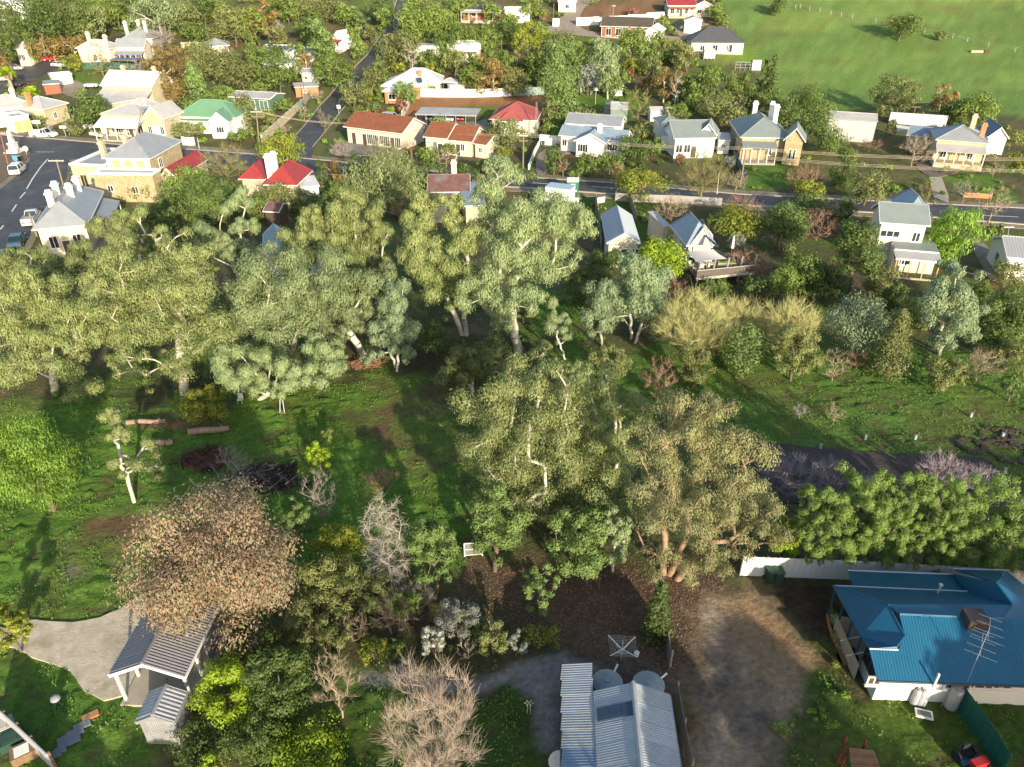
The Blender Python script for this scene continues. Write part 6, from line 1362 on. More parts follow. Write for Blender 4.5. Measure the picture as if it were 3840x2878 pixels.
 ('dark', 1668, 128, 205, 36, .2, 'dark conifer', 'cone'), ('olive', 1932, 174, 240, 78, 1.4, 'dark topped gum with pale trunk', 'loose'), ('orange', 2034, 190, 236, 52, 1.6, 'thin golden gum with twisted trunk', 'loose'), ('mid', 2108, 206, 272, 78, .5, 'weeping willow like tree'), ('dark', 2058, 222, 264, 50, .3, 'dark bush'), ('olive', 1900, 230, 250, 24, .1, 'small olive shrub'), ('bright', 1995, 245, 258, 30, .1, 'small green shrub'),
 ('olive', 1878, 370, 440, 66, .4, 'olive street tree'), ('wattle', 1745, 390, 425, 60, .3, 'yellow green bush'), ('wattle', 2198, 330, 368, 36, .2, 'golden yellow shrub'), ('olive', 1930, 262, 290, 26, .1, 'grey green shrub'), ('mid', 2080, 272, 285, 50, .05, 'low green vegetable bed shrub'), ('olive', 2190, 285, 320, 40, .2, 'brown olive bush'),
 ('olive', 1030, 0, 30, 50, .3, 'olive tree'), ('mid', 1060, 10, 45, 40, .3, 'yellow green tree'), ('mid', 1100, 30, 55, 40, .3, 'green tree'), ('olive', 930, 0, 20, 50, .3, 'olive tree'), ('mid', 990, 5, 40, 30, .3, 'green tree'), ('olive', 600, 60, 100, 30, .3, 'brownish tree'), ('mid', 1545, 5, 40, 30, .3, 'dark green gum'), ('mid', 1560, 30, 55, 28, .3, 'green gum'),
 ('mid', 1430, 35, 60, 22, .1, 'column shrub', 'column'), ('olive', 1300, 35, 50, 20, .1, 'verge shrub'), ('redbush', 1370, 20, 34, 24, .05, 'low reddish bush'),
]
for row in AUTO:
    kd, x, a, b_, w, cl_, look = row[:7]; tree(kd, x, a - (b_ - a) * .13, b_ + (b_ - a) * .07, w * 1.27, cl_ * .6, None, None, row[7] if len(row) > 7 else 'round'); TLIST[-1] = TLIST[-1] + (look,)
BARE = [(215, 95, 165, 50, twig_olive, 'bare street tree'), (296, 130, 166, 46, twig_grey, 'pale bare shrub'), (345, 62, 112, 76, twig_grey, 'large grey bare tree'), (485, 312, 396, 108, twig_olive, 'wide bare tree'), (600, 48, 96, 58, twig_grey, 'pale bare tree'),
        (890, 86, 150, 44, twig_pale, 'pale bare tree'), (832, 300, 355, 100, twig_olive, 'wide bare street tree'), (735, 302, 345, 54, twig_tan, 'small bare street tree'), (886, 300, 332, 30, twig_red, 'orange leafed bare sapling'), (685, 192, 220, 38, twig_tan, 'small bare street tree'),
        (655, 226, 256, 32, twig_tan, 'small bare street tree'), (700, 236, 284, 42, twig_olive, 'leaning bare street tree'), (615, 265, 290, 30, twig_tan, 'small bare street tree'), (963, 318, 360, 50, twig_tan, 'pale branched bare tree'), (1042, 372, 425, 44, twig_pale, 'white barked bare tree'),
        (1380, 190, 264, 66, twig_olive, 'tall bare garden tree'), (1462, 150, 228, 34, twig_pale, 'white barked bare tree'), (1217, 335, 380, 40, twig_red, 'reddish bare street tree'), (1335, 350, 388, 36, twig_red, 'reddish bare street tree'), (1592, 370, 412, 60, twig_tan, 'bare verge bush'),
        (1978, 292, 356, 74, twig_tan, 'rounded bare tree'), (1740, 362, 412, 96, twig_red, 'pinkish bare bush'), (105, 265, 290, 26, twig_grey, 'small bare street tree'), (145, 262, 290, 24, twig_grey, 'small bare street tree'), (1880, 300, 325, 50, twig_red, 'reddish bare bush'), (2150, 350, 380, 40, twig_tan, 'bare round bush'),
        (490, 95, 125, 30, twig_grey, 'small grey bare tree'), (1175, 20, 45, 30, twig_red, 'pinkish bare tree'), (860, 425, 480, 50, twig_red, 'brown bare thicket'), (600, 410, 450, 80, twig_grey, 'shaded bare thicket'), (290, 370, 410, 60, twig_olive, 'bare dry bush'), (600, 382, 432, 100, twig_tan, 'shaded bare shrub'), (535, 378, 420, 60, twig_olive, 'bare yard shrub'), (655, 385, 430, 60, twig_grey, 'grey bare shrub')]
for x, a, b_, w, m_, look in BARE:
    bare(x, a, b_, w, m_, None, .4); TLIST[-1] = TLIST[-1] + (look,)
# trees behind the viewpoint: their long shadows lie over the foreground
for i, (x, y, r, rz, cl_) in enumerate([(47, 8, 5.5, 5, 3.5), (38, 4, 5, 5, 3.5), (49, 16, 4, 4.5, 2), (8, 1, 4, 4.2, 2.5), (-3, 5, 3, 2.8, 1.6), (-12, 4, 3, 2.6, 1.4), (-18, 8, 2.6, 2.2, 1), (57, 12, 5.5, 5, 3), (16, 5, 4, 4.4, 2.6), (41, 11, 4, 4, 3.4), (20, -8, 4, 4.2, 3), (30, -10, 5, 5, 4)]):
    rng = np.random.default_rng(900 + i); c = np.array((x, y, cl_ + rz)); cl = blob_points(c, (r, r, rz), 26, rng); rad = r * (.26 + .2 * rng.random(len(cl)))
    lv = foliage(cl, rad, 7000, 1.0, .4, rng, .7, .85); base = np.array((x, y, -.1)); sk = skeleton(base, (x, y, cl_ + rz * .7), cl, .3, .03, rng)
    t = finish('gum', 'olive gum outside the picture behind the viewpoint', 'tree', base, tubes(*sk, 5), lv, bark_pale, lm('gum'), 'gums behind the viewpoint')
# ------------------------------------------------------------------ labels for the town trees: what each stands beside
def landmarks():
    out = []
    for s, t in LAND:
        p = t.location; b_ = OXY((p.x, p.y, p.z + 1.5)); out.append((s, b_[0], b_[1]))
    return out
def autolabel():
    lmk = landmarks(); groups = {}
    for row in TLIST:
        t, x, y = row[0], row[1], row[2]
        if not row[5]: continue
        look = row[7]; best = sorted(lmk, key=lambda q: (q[1] - x) ** 2 + ((q[2] - y) * 1.8) ** 2)[0]
        dx, dy = x - best[1], y - best[2]
        rel = ('right of' if dx > 0 else 'left of') if abs(dx) > abs(dy) * 1.6 else ('above' if dy < 0 else 'below')
        groups.setdefault((look, rel, best[0]), []).append((x, t))
    for (look, rel, s), l in groups.items():
        l.sort(key=lambda q: q[0])
        names = [''] if len(l) == 1 else (['left hand ', 'right hand '] if len(l) == 2 else ['leftmost '] + ['middle '] * (len(l) - 2) + ['rightmost '])
        for (x, t), nme in zip(l, names):
            t['label'] = f'{nme}{look} {rel} the {s}'
            if 'street tree' in look: t['group'] = 'street trees'
autolabel()
# ------------------------------------------------------------------ cars
tyre_m = mat('rubber', (.02, .02, .02), .9, .1, 5); rim_m = mat('alloy', (.45, .45, .45), .4, .1, 5, metal=.5); carglass = mat('car_glass', (.025, .03, .035), .1, .1, 2, spec=.7)
lampm = mat('lamp_lens', (.75, .75, .7), .2, .05, 2); taillm = mat('tail_lens', (.35, .02, .02), .3, .05, 2)
CARS = {}
def car(label, rear, front, col, kind='hatch', group='parked cars', L=None):
    paint = mat('car_paint_' + '_'.join('%d' % (c * 100) for c in col), col, .28, .04, 2, spec=.6)
    a, b_ = P(*rear), P(*front); d = b_ - a; ang = atan2(d.y, d.x); mid = (a + b_) / 2; gz = float(terr(mid.y))
    t = thing('utility_truck' if kind == 'ute' else 'parked_car', label, 'ute' if kind == 'ute' else 'car', (mid.x, mid.y, gz + .06), ang, group)
    if kind not in CARS:
        LL, Wd = {'hatch': (4.3, 1.74), 'suv': (4.7, 1.84), 'ute': (5.2, 1.82), 'sedan': (4.7, 1.8)}[kind]; h = LL / 2; w = Wd / 2
        hb = {'hatch': .92, 'suv': 1.02, 'ute': 1.0, 'sedan': .92}[kind]; ht = {'hatch': 1.46, 'suv': 1.75, 'ute': 1.72, 'sedan': 1.43}[kind]
        prof = [(-h, .38, .90), (-h + .05, hb - .12, .94), (-h + .25, hb, .96), (h * .35, hb, .97), (h * .8, hb - .12, .92), (h - .05, .66, .86), (h, .36, .84)]
        if kind == 'ute': prof = [(-h, .45, .96), (-h + .04, .95, .97), (-h * .05, .95, .97), (h * .42, hb, .97), (h * .84, hb - .08, .92), (h - .04, .7, .88), (h, .4, .86)]
        bd = MB(); n = len(prof); i0 = len(bd.v)
        for x, z, s in prof:
            bd.v += [(x, -w * s, .28), (x, -w * s, z - .10), (x, -w * s * .93, z), (x, w * s * .93, z), (x, w * s, z - .10), (x, w * s, .28)]
        for k in range(n - 1):
            for j in range(6): bd.f.append([i0 + k * 6 + j, i0 + (k + 1) * 6 + j, i0 + (k + 1) * 6 + (j + 1) % 6, i0 + k * 6 + (j + 1) % 6][::-1]); bd.m.append(0)
        bd.f.append([i0 + j for j in range(6)]); bd.m.append(0); bd.f.append([i0 + (n - 1) * 6 + j for j in range(5, -1, -1)]); bd.m.append(0); bd.mats = [None]
        if kind == 'ute': c0_, c1_, c2_, c3_ = -h * .10, .0, h * .28, h * .48
        elif kind == 'suv': c0_, c1_, c2_, c3_ = -h + .12, -h + .35, h * .18, h * .45
        elif kind == 'hatch': c0_, c1_, c2_, c3_ = -h + .15, -h + .7, h * .12, h * .45
        else: c0_, c1_, c2_, c3_ = -h * .72, -h * .38, h * .12, h * .42
        gl = MB(); i = 0
        gl.v = [(c0_, -w * .92, hb - .01), (c3_, -w * .92, hb - .01), (c3_, w * .92, hb - .01), (c0_, w * .92, hb - .01), (c1_, -w * .74, ht - .05), (c2_, -w * .74, ht - .05), (c2_, w * .74, ht - .05), (c1_, w * .74, ht - .05)]
        gl.f = [[0, 1, 5, 4], [1, 2, 6, 5], [2, 3, 7, 6], [3, 0, 4, 7], [4, 5, 6, 7]]; gl.m = [0] * 5; gl.mats = [None]
        rf = MB(); rf.slab([(c1_ - .06, -w * .77, ht), (c2_ + .06, -w * .77, ht), (c2_ + .06, w * .77, ht), (c1_ - .06, w * .77, ht)], .07)
        for s in (-1, 1):
            for (xa, xb) in ((c0_, c1_), (c3_, c2_), ((c0_ + c3_) / 2, (c1_ + c2_) / 2)): rf.tube((xa, s * w * .935, hb), (xb, s * w * .765, ht - .02), .045, .04, 4)
        if kind == 'ute':
            for yy in (-w * .95, w * .88): bd.box(-h, -h * .12, yy, yy + .06, .95, 1.25)
            bd.box(-h, -h + .05, -w * .88, w * .88, .95, 1.25); 
        wh = MB(); wh.tube((0, -.11, 0), (0, .11, 0), .33, .33, 14); ri = MB(); ri.tube((0, -.118, 0), (0, .118, 0), .2, .2, 10)
        hl = MB(); hl.box(-.05, .03, -.18, .18, -.07, .07)
        CARS[kind] = (bd, gl, rf, wh.mesh('tyre', tyre_m), ri.mesh('rim', rim_m), hl, h, w, {})
    bd, gl, rf, whm, rim, hl, h, w, cache = CARS[kind]
    if paint.name not in cache:
        def am(mb, nm, m):
            s = mb.mats; mb.mats = [m] if s == [None] else s; me = mb.mesh(nm, m); mb.mats = s; return me
        cache[paint.name] = (am(bd, 'body', paint), am(gl, 'windows', carglass), am(rf, 'roof', paint), am(hl, 'headlight', lampm), am(hl, 'tail_light', taillm))
    c = cache[paint.name]
    link('body', c[0], t); link('windows', c[1], t); link('roof', c[2], t)
    for x in (-h * .62, h * .62):
        for y in (-w + .1, w - .1): o = link('wheel', whm, t, (x, y, .33)); link('rim', rim, o)
    for y in (-w * .6, w * .6): link('headlight', c[3], t, (h - .04, y, .62)); link('tail_light', c[4], t, (-h, y, .72))
    return t
WH, RD, DK, SV, BU = (.74, .74, .72), (.55, .02, .02), (.07, .065, .06), (.50, .52, .54), (.03, .09, .16)
car('white ute parked on the main street below the shops', a0(295, 1185), a0(478, 1188), WH, 'ute')
car('white hatchback driving down the wide street at far left', a0(135, 1520), a0(195, 1465), WH, 'suv')
car('red car parked beside the cream villa on the back street', a0(410, 532), a0(474, 526), RD, 'hatch')
car('white car parked near the golden yellow tree on the back street', a0(490, 578), a0(560, 585), WH, 'sedan')
car('silver car parked at the left edge of the back street', a0(85, 610), a0(160, 606), SV, 'sedan')
car('dark blue car parked behind the left palm', a0(150, 755), a0(212, 725), DK, 'sedan')
car('white car at the very left edge on the back street', a0(-50, 705), a0(30, 700), WH, 'sedan')
car('silver ute parked beside the cream corner house', a1(262, 300), a1(318, 225), SV, 'ute')
car('teal blue car parked half under the left gums', a1(140, 490), a1(190, 410), (.02, .10, .14), 'sedan')
car('blue four wheel drive at the left edge under the gums', a1(15, 660), a1(60, 580), (.04, .12, .20), 'suv')
car('dark car in the first bay of the motel carport', b0(1500, 1020), b0(1494, 1050), DK, 'hatch', 'cars under the motel carport')
car('white car in the second bay of the motel carport', b0(1600, 1012), b0(1588, 1044), WH, 'hatch', 'cars under the motel carport')
car('white car in the third bay of the motel carport', b0(1684, 1022), b0(1676, 1054), WH, 'sedan', 'cars under the motel carport')
car('bright red car in the fourth bay of the motel carport', b0(1772, 1020), b0(1766, 1050), (.62, .02, .03), 'hatch', 'cars under the motel carport')
car('silver wagon parked behind the long tiled motel block', b0(1115, 1040), b0(1240, 1052), SV, 'suv')
car('white ute parked by the cream garage', b0(505, 700), b0(560, 690), WH, 'ute')
car('dark car parked under the red-roofed hill house', c0(1610, 125), c0(1705, 118), DK, 'suv')
car('white car parked beside the clipped round hedge', b0(820, 415), b0(740, 420), SV, 'sedan')
# box trailer by the road
t = thing('box_trailer', 'white box trailer with a blue lettered side parked by the road', 'trailer'); A, B = P(*c0(287, 1614), 3.3), P(*c0(503, 1640), 3.3)
dx = B - A; t.location = (A.x, A.y, float(terr(A.y))); t.rotation_euler.z = atan2(dx.y, dx.x); Lb = dx.length
m = MB(); m.box(0, Lb, 0, 2.6, .7, 3.22, white); m.build('box', white, t); m = MB(); m.box(-.03, Lb + .03, -.03, 2.63, 3.221, 3.3); m.build('lid', mat('pale_blue_lid', (.42, .50, .58), .4), t)
wh = CARS['ute'][3]
for x in (Lb * .3, Lb * .7):
    for y in (.15, 2.45): link('wheel', wh, t, (x, y, .33))
m = MB()
for k, w_ in enumerate((.9, .5, .7)): m.box(Lb * .22 + k * .1, Lb * .22 + k * .1 + w_, -.006, -.001, 2.2 - k * .28, 2.32 - k * .28)
m.build('lettering', mat('grey_blue_print', (.18, .22, .30), .6), t)
# ------------------------------------------------------------------ poles, signs and wires
polem = mat('weathered_pole', (.26, .20, .14), .9, .25, 4); conc_pole = mat('pale_pole', (.55, .52, .46), .7, .1, 3); redp = mat('rust_pole', (.28, .10, .055), .8, .2, 3)
TOPS = {}
def pole(key, base, top, label, r=.14, m=polem, arm=1.9, cat='power pole', name='power_pole', arms=1):
    b_ = P(*base); tp = PY(*top, b_.y); h = tp.z - b_.z; t = thing(name, label, cat, (b_.x, b_.y, b_.z), 0, 'power poles' if arm else None)
    mm = MB(); mm.tube((0, 0, -.3), (tp.x - b_.x, 0, h), r, r * .75, 8); mm.build('pole', m, t)
    if arm:
        for k in range(arms):
            mm = MB(); z = h - .25 - k * .9; mm.box(-arm / 2 + tp.x - b_.x, arm / 2 + tp.x - b_.x, -.06 - r, -r + .0, z - .07, z + .07)
            for s in (-.45, -.2, .2, .45): mm.tube((s * arm + tp.x - b_.x, -r - .03, z + .07), (s * arm + tp.x - b_.x, -r - .03, z + .22), .035, .02, 5)
            mm.build('crossarm', conc_pole if k == 0 else m, t)
    TOPS[key] = Vector((tp.x, tp.y, tp.z - .15)); return t
pole('p1', a0(75, 1448), a0(0, 1140), 'rust red power pole beside the war memorial', m=redp)
pole('p2', a1(318, 382), a1(250, 180), 'bare timber pole in front of the cream corner house', arm=0, name='timber_pole', cat='pole')
pole('p3', a0(545, 1600), a0(485, 1376), 'tall power pole behind the cream corner house', arm=2.6)
pole('p4', b0(32, 1315), b0(2, 955), 'large power pole beside the stone garden wall', arm=2.2, arms=2)
pole('p5', b0(426, 892), b0(405, 700), 'reddish pole left of the side street', arm=0, m=redp, name='timber_pole', cat='pole')
pole('p6', b0(1044, 205), b0(1040, 105), 'power pole where the side street climbs away', arm=2.2)
pole('p7', b0(891, 345), b0(885, 235), 'power pole left of the side street near the top', arm=2.0)
pole('p8', b0(1194, 145), b0(1190, -10), 'tall pole right of the side street at the top edge', arm=0, name='timber_pole', cat='pole')
pole('p9', b0(1348, 1478), b0(1343, 1300), 'dark timber pole in front of the motel', arm=0, m=wood, name='timber_pole', cat='pole')
pole('p10', b0(802, 1195), b0(792, 1058), 'power pole at the left corner of the long motel block', arm=1.5, m=conc_pole, r=.1)
pole('p11', b0(1250, 1215), b0(1246, 1090), 'power pole in front of the right end of the long motel block', arm=1.5, m=conc_pole, r=.12)
pole('p12', c0(95, 1455), c0(100, 1160), 'power pole right of the long motel beside the driveway', arm=1.6, arms=2)
pole('p13', c0(1970, 1610), c0(2025, 1272), 'leaning timber power pole in front of the stone villa', arm=1.6)
pole('p14', c0(1770, 1680), c0(1790, 1483), 'pale street light pole on the main road', arm=0, m=conc_pole, r=.09, name='light_pole', cat='light pole')
pole('p15', c0(865, 185), c0(880, 45), 'timber power pole by the white hillside walls', arm=1.2)
pole('p16', d0(1833, 1142), d0(1851, 1043), 'thin mast behind the stone verandah cottage', arm=0, m=conc_pole, r=.07, name='mast', cat='mast')
pole('p17', c0(355, 200), c0(362, 30), 'brown timber pole beside the gravel hill road', arm=0, m=redp, name='timber_pole', cat='pole')
pole('p18', a0(1722, 1285), a0(1703, 1190), 'short pole beside the low white front wall', arm=0, m=conc_pole, r=.08, name='post', cat='post')
pole('p19', b0(75, 1420), b0(60, 1330), 'thin pale mast behind the twin chimney red house', arm=0, m=conc_pole, r=.06, name='mast', cat='mast')
pole('p20', d1(2070, 400), d1(2085, 290), 'tv mast on the right edge house', arm=1.4, m=steel, r=.05, name='antenna_mast', cat='antenna')
pole('p21', a0(1160, 1240), a0(1230, 900), 'timber pole between the awning shop and gabled shop', arm=1.5)
mast = thing('lattice_mast', 'thin lattice radio mast beside the dusty red-roofed house', 'mast'); b_ = P(*c0(206, 1205)); tp = PY(*c0(226, 880), b_.y); mast.location = b_; mm = MB(); hh = tp.z - b_.z
for s in range(3):
    a = s * 2.094; mm.tube((.22 * cos(a), .22 * sin(a), 0), (.12 * cos(a), .12 * sin(a), hh), .03, .025, 4)
for k in range(int(hh / .6)):
    for s in range(3): a, c = s * 2.094, (s + 1) * 2.094; mm.tube((.2 * cos(a), .2 * sin(a), k * .6), (.19 * cos(c), .19 * sin(c), k * .6 + .6), .015, .015, 3)
mm.build('lattice', steel, mast)
wirem = mat('wire', (.42, .36, .26), .6, .05, 2)
def wires(a, b_, label, n=3, sep=.8, sag=.6, r=.022):
    a, b_ = Vector(a), Vector(b_); d = (b_ - a); s = Vector((-d.y, d.x, 0)).normalized()
    t = thing('overhead_wires', label, 'power lines', a, 0, 'overhead power lines')
    for k in range(n):
        mm = MB(); o = s * (k - (n - 1) / 2) * sep; pts = []
        for i in range(13): f_ = i / 12; p = d * f_ + o; p.z -= sag * 4 * f_ * (1 - f_); pts.append(p)
        mm.path(pts, r, 4); mm.build('wire', wirem, t)
wires(TOPS['p10'], TOPS['p11'], 'power lines across the front of the long motel block')
wires(TOPS['p11'], TOPS['p12'], 'power lines from the motel to the pole by the driveway')
wires(TOPS['p12'], TOPS['p13'], 'power lines in front of the white bungalow and gabled house')
wires(TOPS['p13'], PY(*d0(2500, 1375), TOPS['p13'].y - 4), 'upper power lines in front of the stone verandah cottage')
wires(TOPS['p13'] - Vector((0, 0, 1.3)), PY(*d0(2500, 1480), TOPS['p13'].y - 5), 'lower power lines in front of the stone verandah cottage')
wires(TOPS['p4'], TOPS['p10'], 'power lines crossing the side street')
def sign(base, top, w, h, m, label, pm_=conc_pole, name='road_sign', round_=False, cat='sign', marks=None):
    b_ = P(*base); tp = PY(*top, b_.y); t = thing(name, label, cat, b_); H = tp.z - b_.z
    mm = MB(); mm.tube((0, 0, -.1), (tp.x - b_.x, 0, H), .045, .045, 6); mm.build('post', pm_, t)
    mm = MB(); x = tp.x - b_.x
    if round_: mm.tube((x, -.09, H - w / 2), (x, -.06, H - w / 2), w / 2, w / 2, 14)
    else: mm.box(x - w / 2, x + w / 2, -.09, -.05, H - h, H)
    o = mm.build('board', m, t)
    if marks:
        mm = MB()
        for (x0, z0, x1, z1) in marks: mm.box(x + x0 * w, x + x1 * w, -.098, -.0905, H - h + z0 * h, H - h + z1 * h)
        link('lettering', mm.mesh('lettering', white), o)
green_s = mat('green_sign', (.03, .17, .09), .5, .05, 2); blue_s = mat('blue_sign', (.12, .28, .55), .5, .05, 2); red_s = mat('red_sign', (.55, .05, .03), .5, .05, 2)
sign(c1(524, 22), c0(528, 1535), 1.9, 2.6, green_s, 'tall green and white sign on a post by the box trailer', marks=[(-.5, .72, .5, 1.0), (-.2, .35, .2, .6), (-.35, .12, .35, .2)])
sign(a0(233, 1340), a0(213, 1262), 1.0, 1.0, white, 'round red edged road sign by the war memorial', round_=True)
sign(a0(153, 1435), a0(122, 1345), .9, .9, blue_s, 'square blue road sign on the traffic island')
sign(a0(572, 1180), a0(540, 1088), 1.4, .5, white, 'small white shop sign on a post beside the white ute')
sign(a0(910, 1215), a0(890, 1095), 1.1, 1.3, white, 'white sign board on a post before the awning shop')
sign(a0(335, 1115), a0(305, 1042), 1.9, .7, white, 'low white sign board below the left shops')
sign(b0(716, 990), b0(712, 908), .8, .8, white, 'white crossed road sign on the side street verge')
b_ = P(*c1(720, 100)); e_ = P(*c1(800, 85)); t = thing('hoarding', 'long white hoarding on posts at the fence end by the road', 'sign', b_); tp = PY(*c1(716, 55), b_.y); d_ = e_ - b_; t.rotation_euler.z = atan2(d_.y, d_.x); H = tp.z - b_.z
m = MB(); m.box(0, d_.length, -.05, .0, H - .9, H); m.build('board', white, t); m = MB()
for x in (.2, d_.length - .2): m.box(x - .05, x + .05, .005, .1, 0, H)
m.build('post', wood, t); m = MB(); m.box(d_.length * .15, d_.length * .85, -.058, -.051, H - .55, H - .35); m.build('lettering', mat('grey_print', (.35, .33, .30), .7), t)
# ------------------------------------------------------------------ fences and walls
def fence(name, pts, h, m, label, thick=.06, panel=2.4, post=.09, pmat=None, ribs=0, cat='fence', jag=0, cap=False):
    p = [P(*q) if not isinstance(q, Vector) else q for q in pts]; t = thing(name, label, cat, p[0])
    rng = random.Random(int(pts[0][0] * 3)); pn = {'paling_fence': 'paling_panel', 'garden_wall': 'wall_section'}.get(name, 'panel')
    for a, b_ in zip(p[:-1], p[1:]):
        d = b_ - a; L = Vector((d.x, d.y, 0)).length; ang = atan2(d.y, d.x); n = max(1, int(round(L / panel))); w = L / n
        me = None
        for k in range(n):
            c = a + d * (k / n) - p[0]
            if me is None or jag:
                mm = MB()
                if ribs:
                    r = max(2, int(w / ribs))
                    for i in range(r): x0 = w * i / r; hh = h - rng.random() * jag; mm.box(x0 + .006, x0 + w / r - .006, -thick / 2 - (.018 if i % 2 else 0), thick / 2 - (.018 if i % 2 else 0), 0, hh)
                else: mm.box(0.005, w - .005, -thick / 2, thick / 2, -.3, h - rng.random() * jag)
                if cap: mm.box(0, w, -thick / 2 - .05, thick / 2 + .05, h, h + .06)
                me = mm.mesh(pn, m)
            link(pn, me, t, c, ang)
        if post:
            mm = MB(); mm.box(-post / 2, post / 2, thick / 2 + .01, thick / 2 + post, -.2, h + .02); pme = mm.mesh('post', pmat or m)
            for k in range(n + 1): link('post', pme, t, a + d * (k / n) - p[0], ang)
    return t
zinc_f = mat('white_iron_fence', (.60, .60, .57), .5, .08, 1.5); greenf = mat('dark_green_fence', (.012, .10, .075), .55, .12, 1.5); palem = mat('weathered_palings', (.30, .26, .215), .9, .25, 3)
fence('iron_fence', [(1598, 1243), (1832, 1252), (2240, 1277)], 1.75, zinc_f, 'long white corrugated iron fence behind the blue-roofed house', .04, .8, .06, steel, .2)
fence('iron_fence', [d3(1616, 1142), d3(1800, 1400), d3(2000, 1720)], 1.8, greenf, 'dark green sheet metal fence across the lawn of the blue-roofed house', .04, .85, .06, greenf, .2)
fence('paling_fence', [c3(1302, 462), c3(1358, 785)], 1.4, palem, 'grey paling fence below the dark feathery conifer', .025, 2.4, .1, palem, .11, jag=.12)
fence('paling_fence', [c3(1408, 1055), c3(1530, 1720)], 1.4, palem, 'grey paling fence along the iron workshop', .025, 2.4, .1, palem, .11, jag=.08)
fence('paling_fence', [c1(722, 100), c1(770, 492)], 1.7, palem, 'long paling fence left of the pale blue-roofed shed', .03, 2.4, .1, palem, .3, jag=.05)
fence('paling_fence', [c1(1015, 85), c1(1066, 250)], 1.5, palem, 'short paling fence right of the pale blue-roofed shed', .03, 2.4, .1, palem, .3, jag=.05)
fence('panel_fence', [b0(1382, 838), b0(1870, 842), b0(2211, 832)], 1.9, zinc_f, 'long white panel fence above the orange dirt lot', .05, 2.4, .08)
fence('panel_fence', [b0(1264, 1032), b0(1328, 905)], 1.9, zinc_f, 'short white panel fence beside the silver wagon', .05, 2.4, .08)
fence('panel_fence', [b0(2215, 828), c0(275, 818)], 1.8, mat('sage_fence', (.26, .32, .28), .7), 'grey green panel fence right of the white panel fence', .05, 2.4, .08)
fence('garden_wall', [b0(55, 1235), b0(360, 955)], 1.5, lime, 'long limestone garden wall along the side street', .35, 3.0, 0, cat='wall', cap=True)
fence('panel_fence', [b0(362, 950), b0(475, 840)], 1.6, mat('sage_fence', (.26, .32, .28), .7), 'pale green panel fence continuing the limestone wall', .06, 2.4, .08)
fence('garden_wall', [c0(553, 224), c0(768, 212)], 2.2, white, 'white block wall left of the hillside ranch house', .3, 3.0, 0, cat='wall')
fence('garden_wall', [c0(833, 192), c0(1080, 180), c0(1312, 150)], 1.9, white, 'long stepped white wall above the hillside ranch house', .3, 3.0, 0, cat='wall', jag=.35)
fence('garden_wall', [c0(350, 230), c0(407, 230)], 2.2, white, 'short white gate wall beside the gravel hill road', .3, 3.0, 0, cat='wall')
fence('iron_fence', [d0(1038, 1068), d0(1530, 1100)], 2.4, zinc_f, 'tall pale iron fence between the silver shed and cottage', .04, .9, .06, steel, .3)
fence('garden_wall', [c0(238, 1246), c0(480, 1266)], 1.9, white, 'smooth white front wall left of the white bungalow', .25, 3.0, 0, cat='wall')
fence('panel_fence', [c0(1262, 1002), c0(1510, 1005)], 2.0, mat('olive_fence', (.30, .30, .17), .8), 'olive panel fence behind the sage-roofed house', .05, 2.4, .08)
fence('garden_wall', [a0(1570, 418), a0(1748, 414)], 1.5, lime, 'pale garden wall left of the low stone shed', .3, 3.0, 0, cat='wall')
fence('garden_wall', [c1(890, 70), c1(1010, 82), c1(1400, 95), c1(1810, 118)], 1.2, mat('grey_wall', (.38, .35, .31), .9, .15, 2), 'grey roadside wall above the deck house', .2, 2.6, 0, cat='wall')
fence('garden_wall', [a0(1580, 1250), a0(1668, 1256)], 1.5, white, 'low white front wall of the green-roofed house', .25, 2.4, .4, cat='wall')
fence('panel_fence', [c0(1893, 1300), c0(2022, 1570)], 1.1, mat('slate_fence', (.12, .15, .19), .7), 'dark slate fence running downhill beside the stone villa', .06, 2.4, .08)
fence('panel_fence', [a0(640, 600), a0(1290, 580)], 1.6, mat('deep_green_fence', (.05, .12, .08), .8), 'dark green fence between the stone hall and cream villa', .05, 2.4, .08)
fence('panel_fence', [c1(195, 92), c1(440, 98), c1(572, 118)], 1.2, white, 'low white fence in front of the box trailer', .05, 1.8, .08)
fence('garden_wall', [c0(145, 1465), c0(195, 1330), c0(235, 1255)], .9, white, 'curved low white wall beside the bungalow driveway', .25, 2, 0, cat='wall')
fence('brick_wall', [d1(1690, 42), d1(1925, 55)], .7, brick_o, 'low orange brick wall on the lawn by the right road', .25, 2.6, .3, cat='wall')
fence('post_fence', [a3(-10, 1262), a3(95, 1330), a3(330, 1545), a3(480, 1690)], 1.5, mat('pale_panel', (.42, .42, .42), .8, .1, 2), 'pale panel fence with timber posts in the bottom left corner', .06, 1.8, .12, wood)
fence('garden_wall', [c1(1300, 170), c1(1302, 172)], .1, white, 'hidden kerb stone near the deck house', .1, 1, 0, cat='wall') if False else None
t = thing('timber_gate', 'golden timber gate by the twin chimney red house', 'gate', P(*b0(672, 1600))); d_ = P(*b0(795, 1608)) - t.location; t.rotation_euler.z = atan2(d_.y, d_.x); gm = mat('golden_boards', (.42, .27, .10), .7, .2, 4)
for i in range(2):
    for k in range(9): m = MB(); w_ = d_.length / 2; m.box(i * w_ + k * w_ / 9 + .02, i * w_ + (k + 1) * w_ / 9 - .01, -.03, .03, .1, 1.9); m.build('board', gm, t)
    m = MB(); m.box(i * w_, i * w_ + w_ - .02, .032, .09, .35, .5); m.box(i * w_, i * w_ + w_ - .02, .032, .09, 1.45, 1.6); m.build('rail', gm, t)
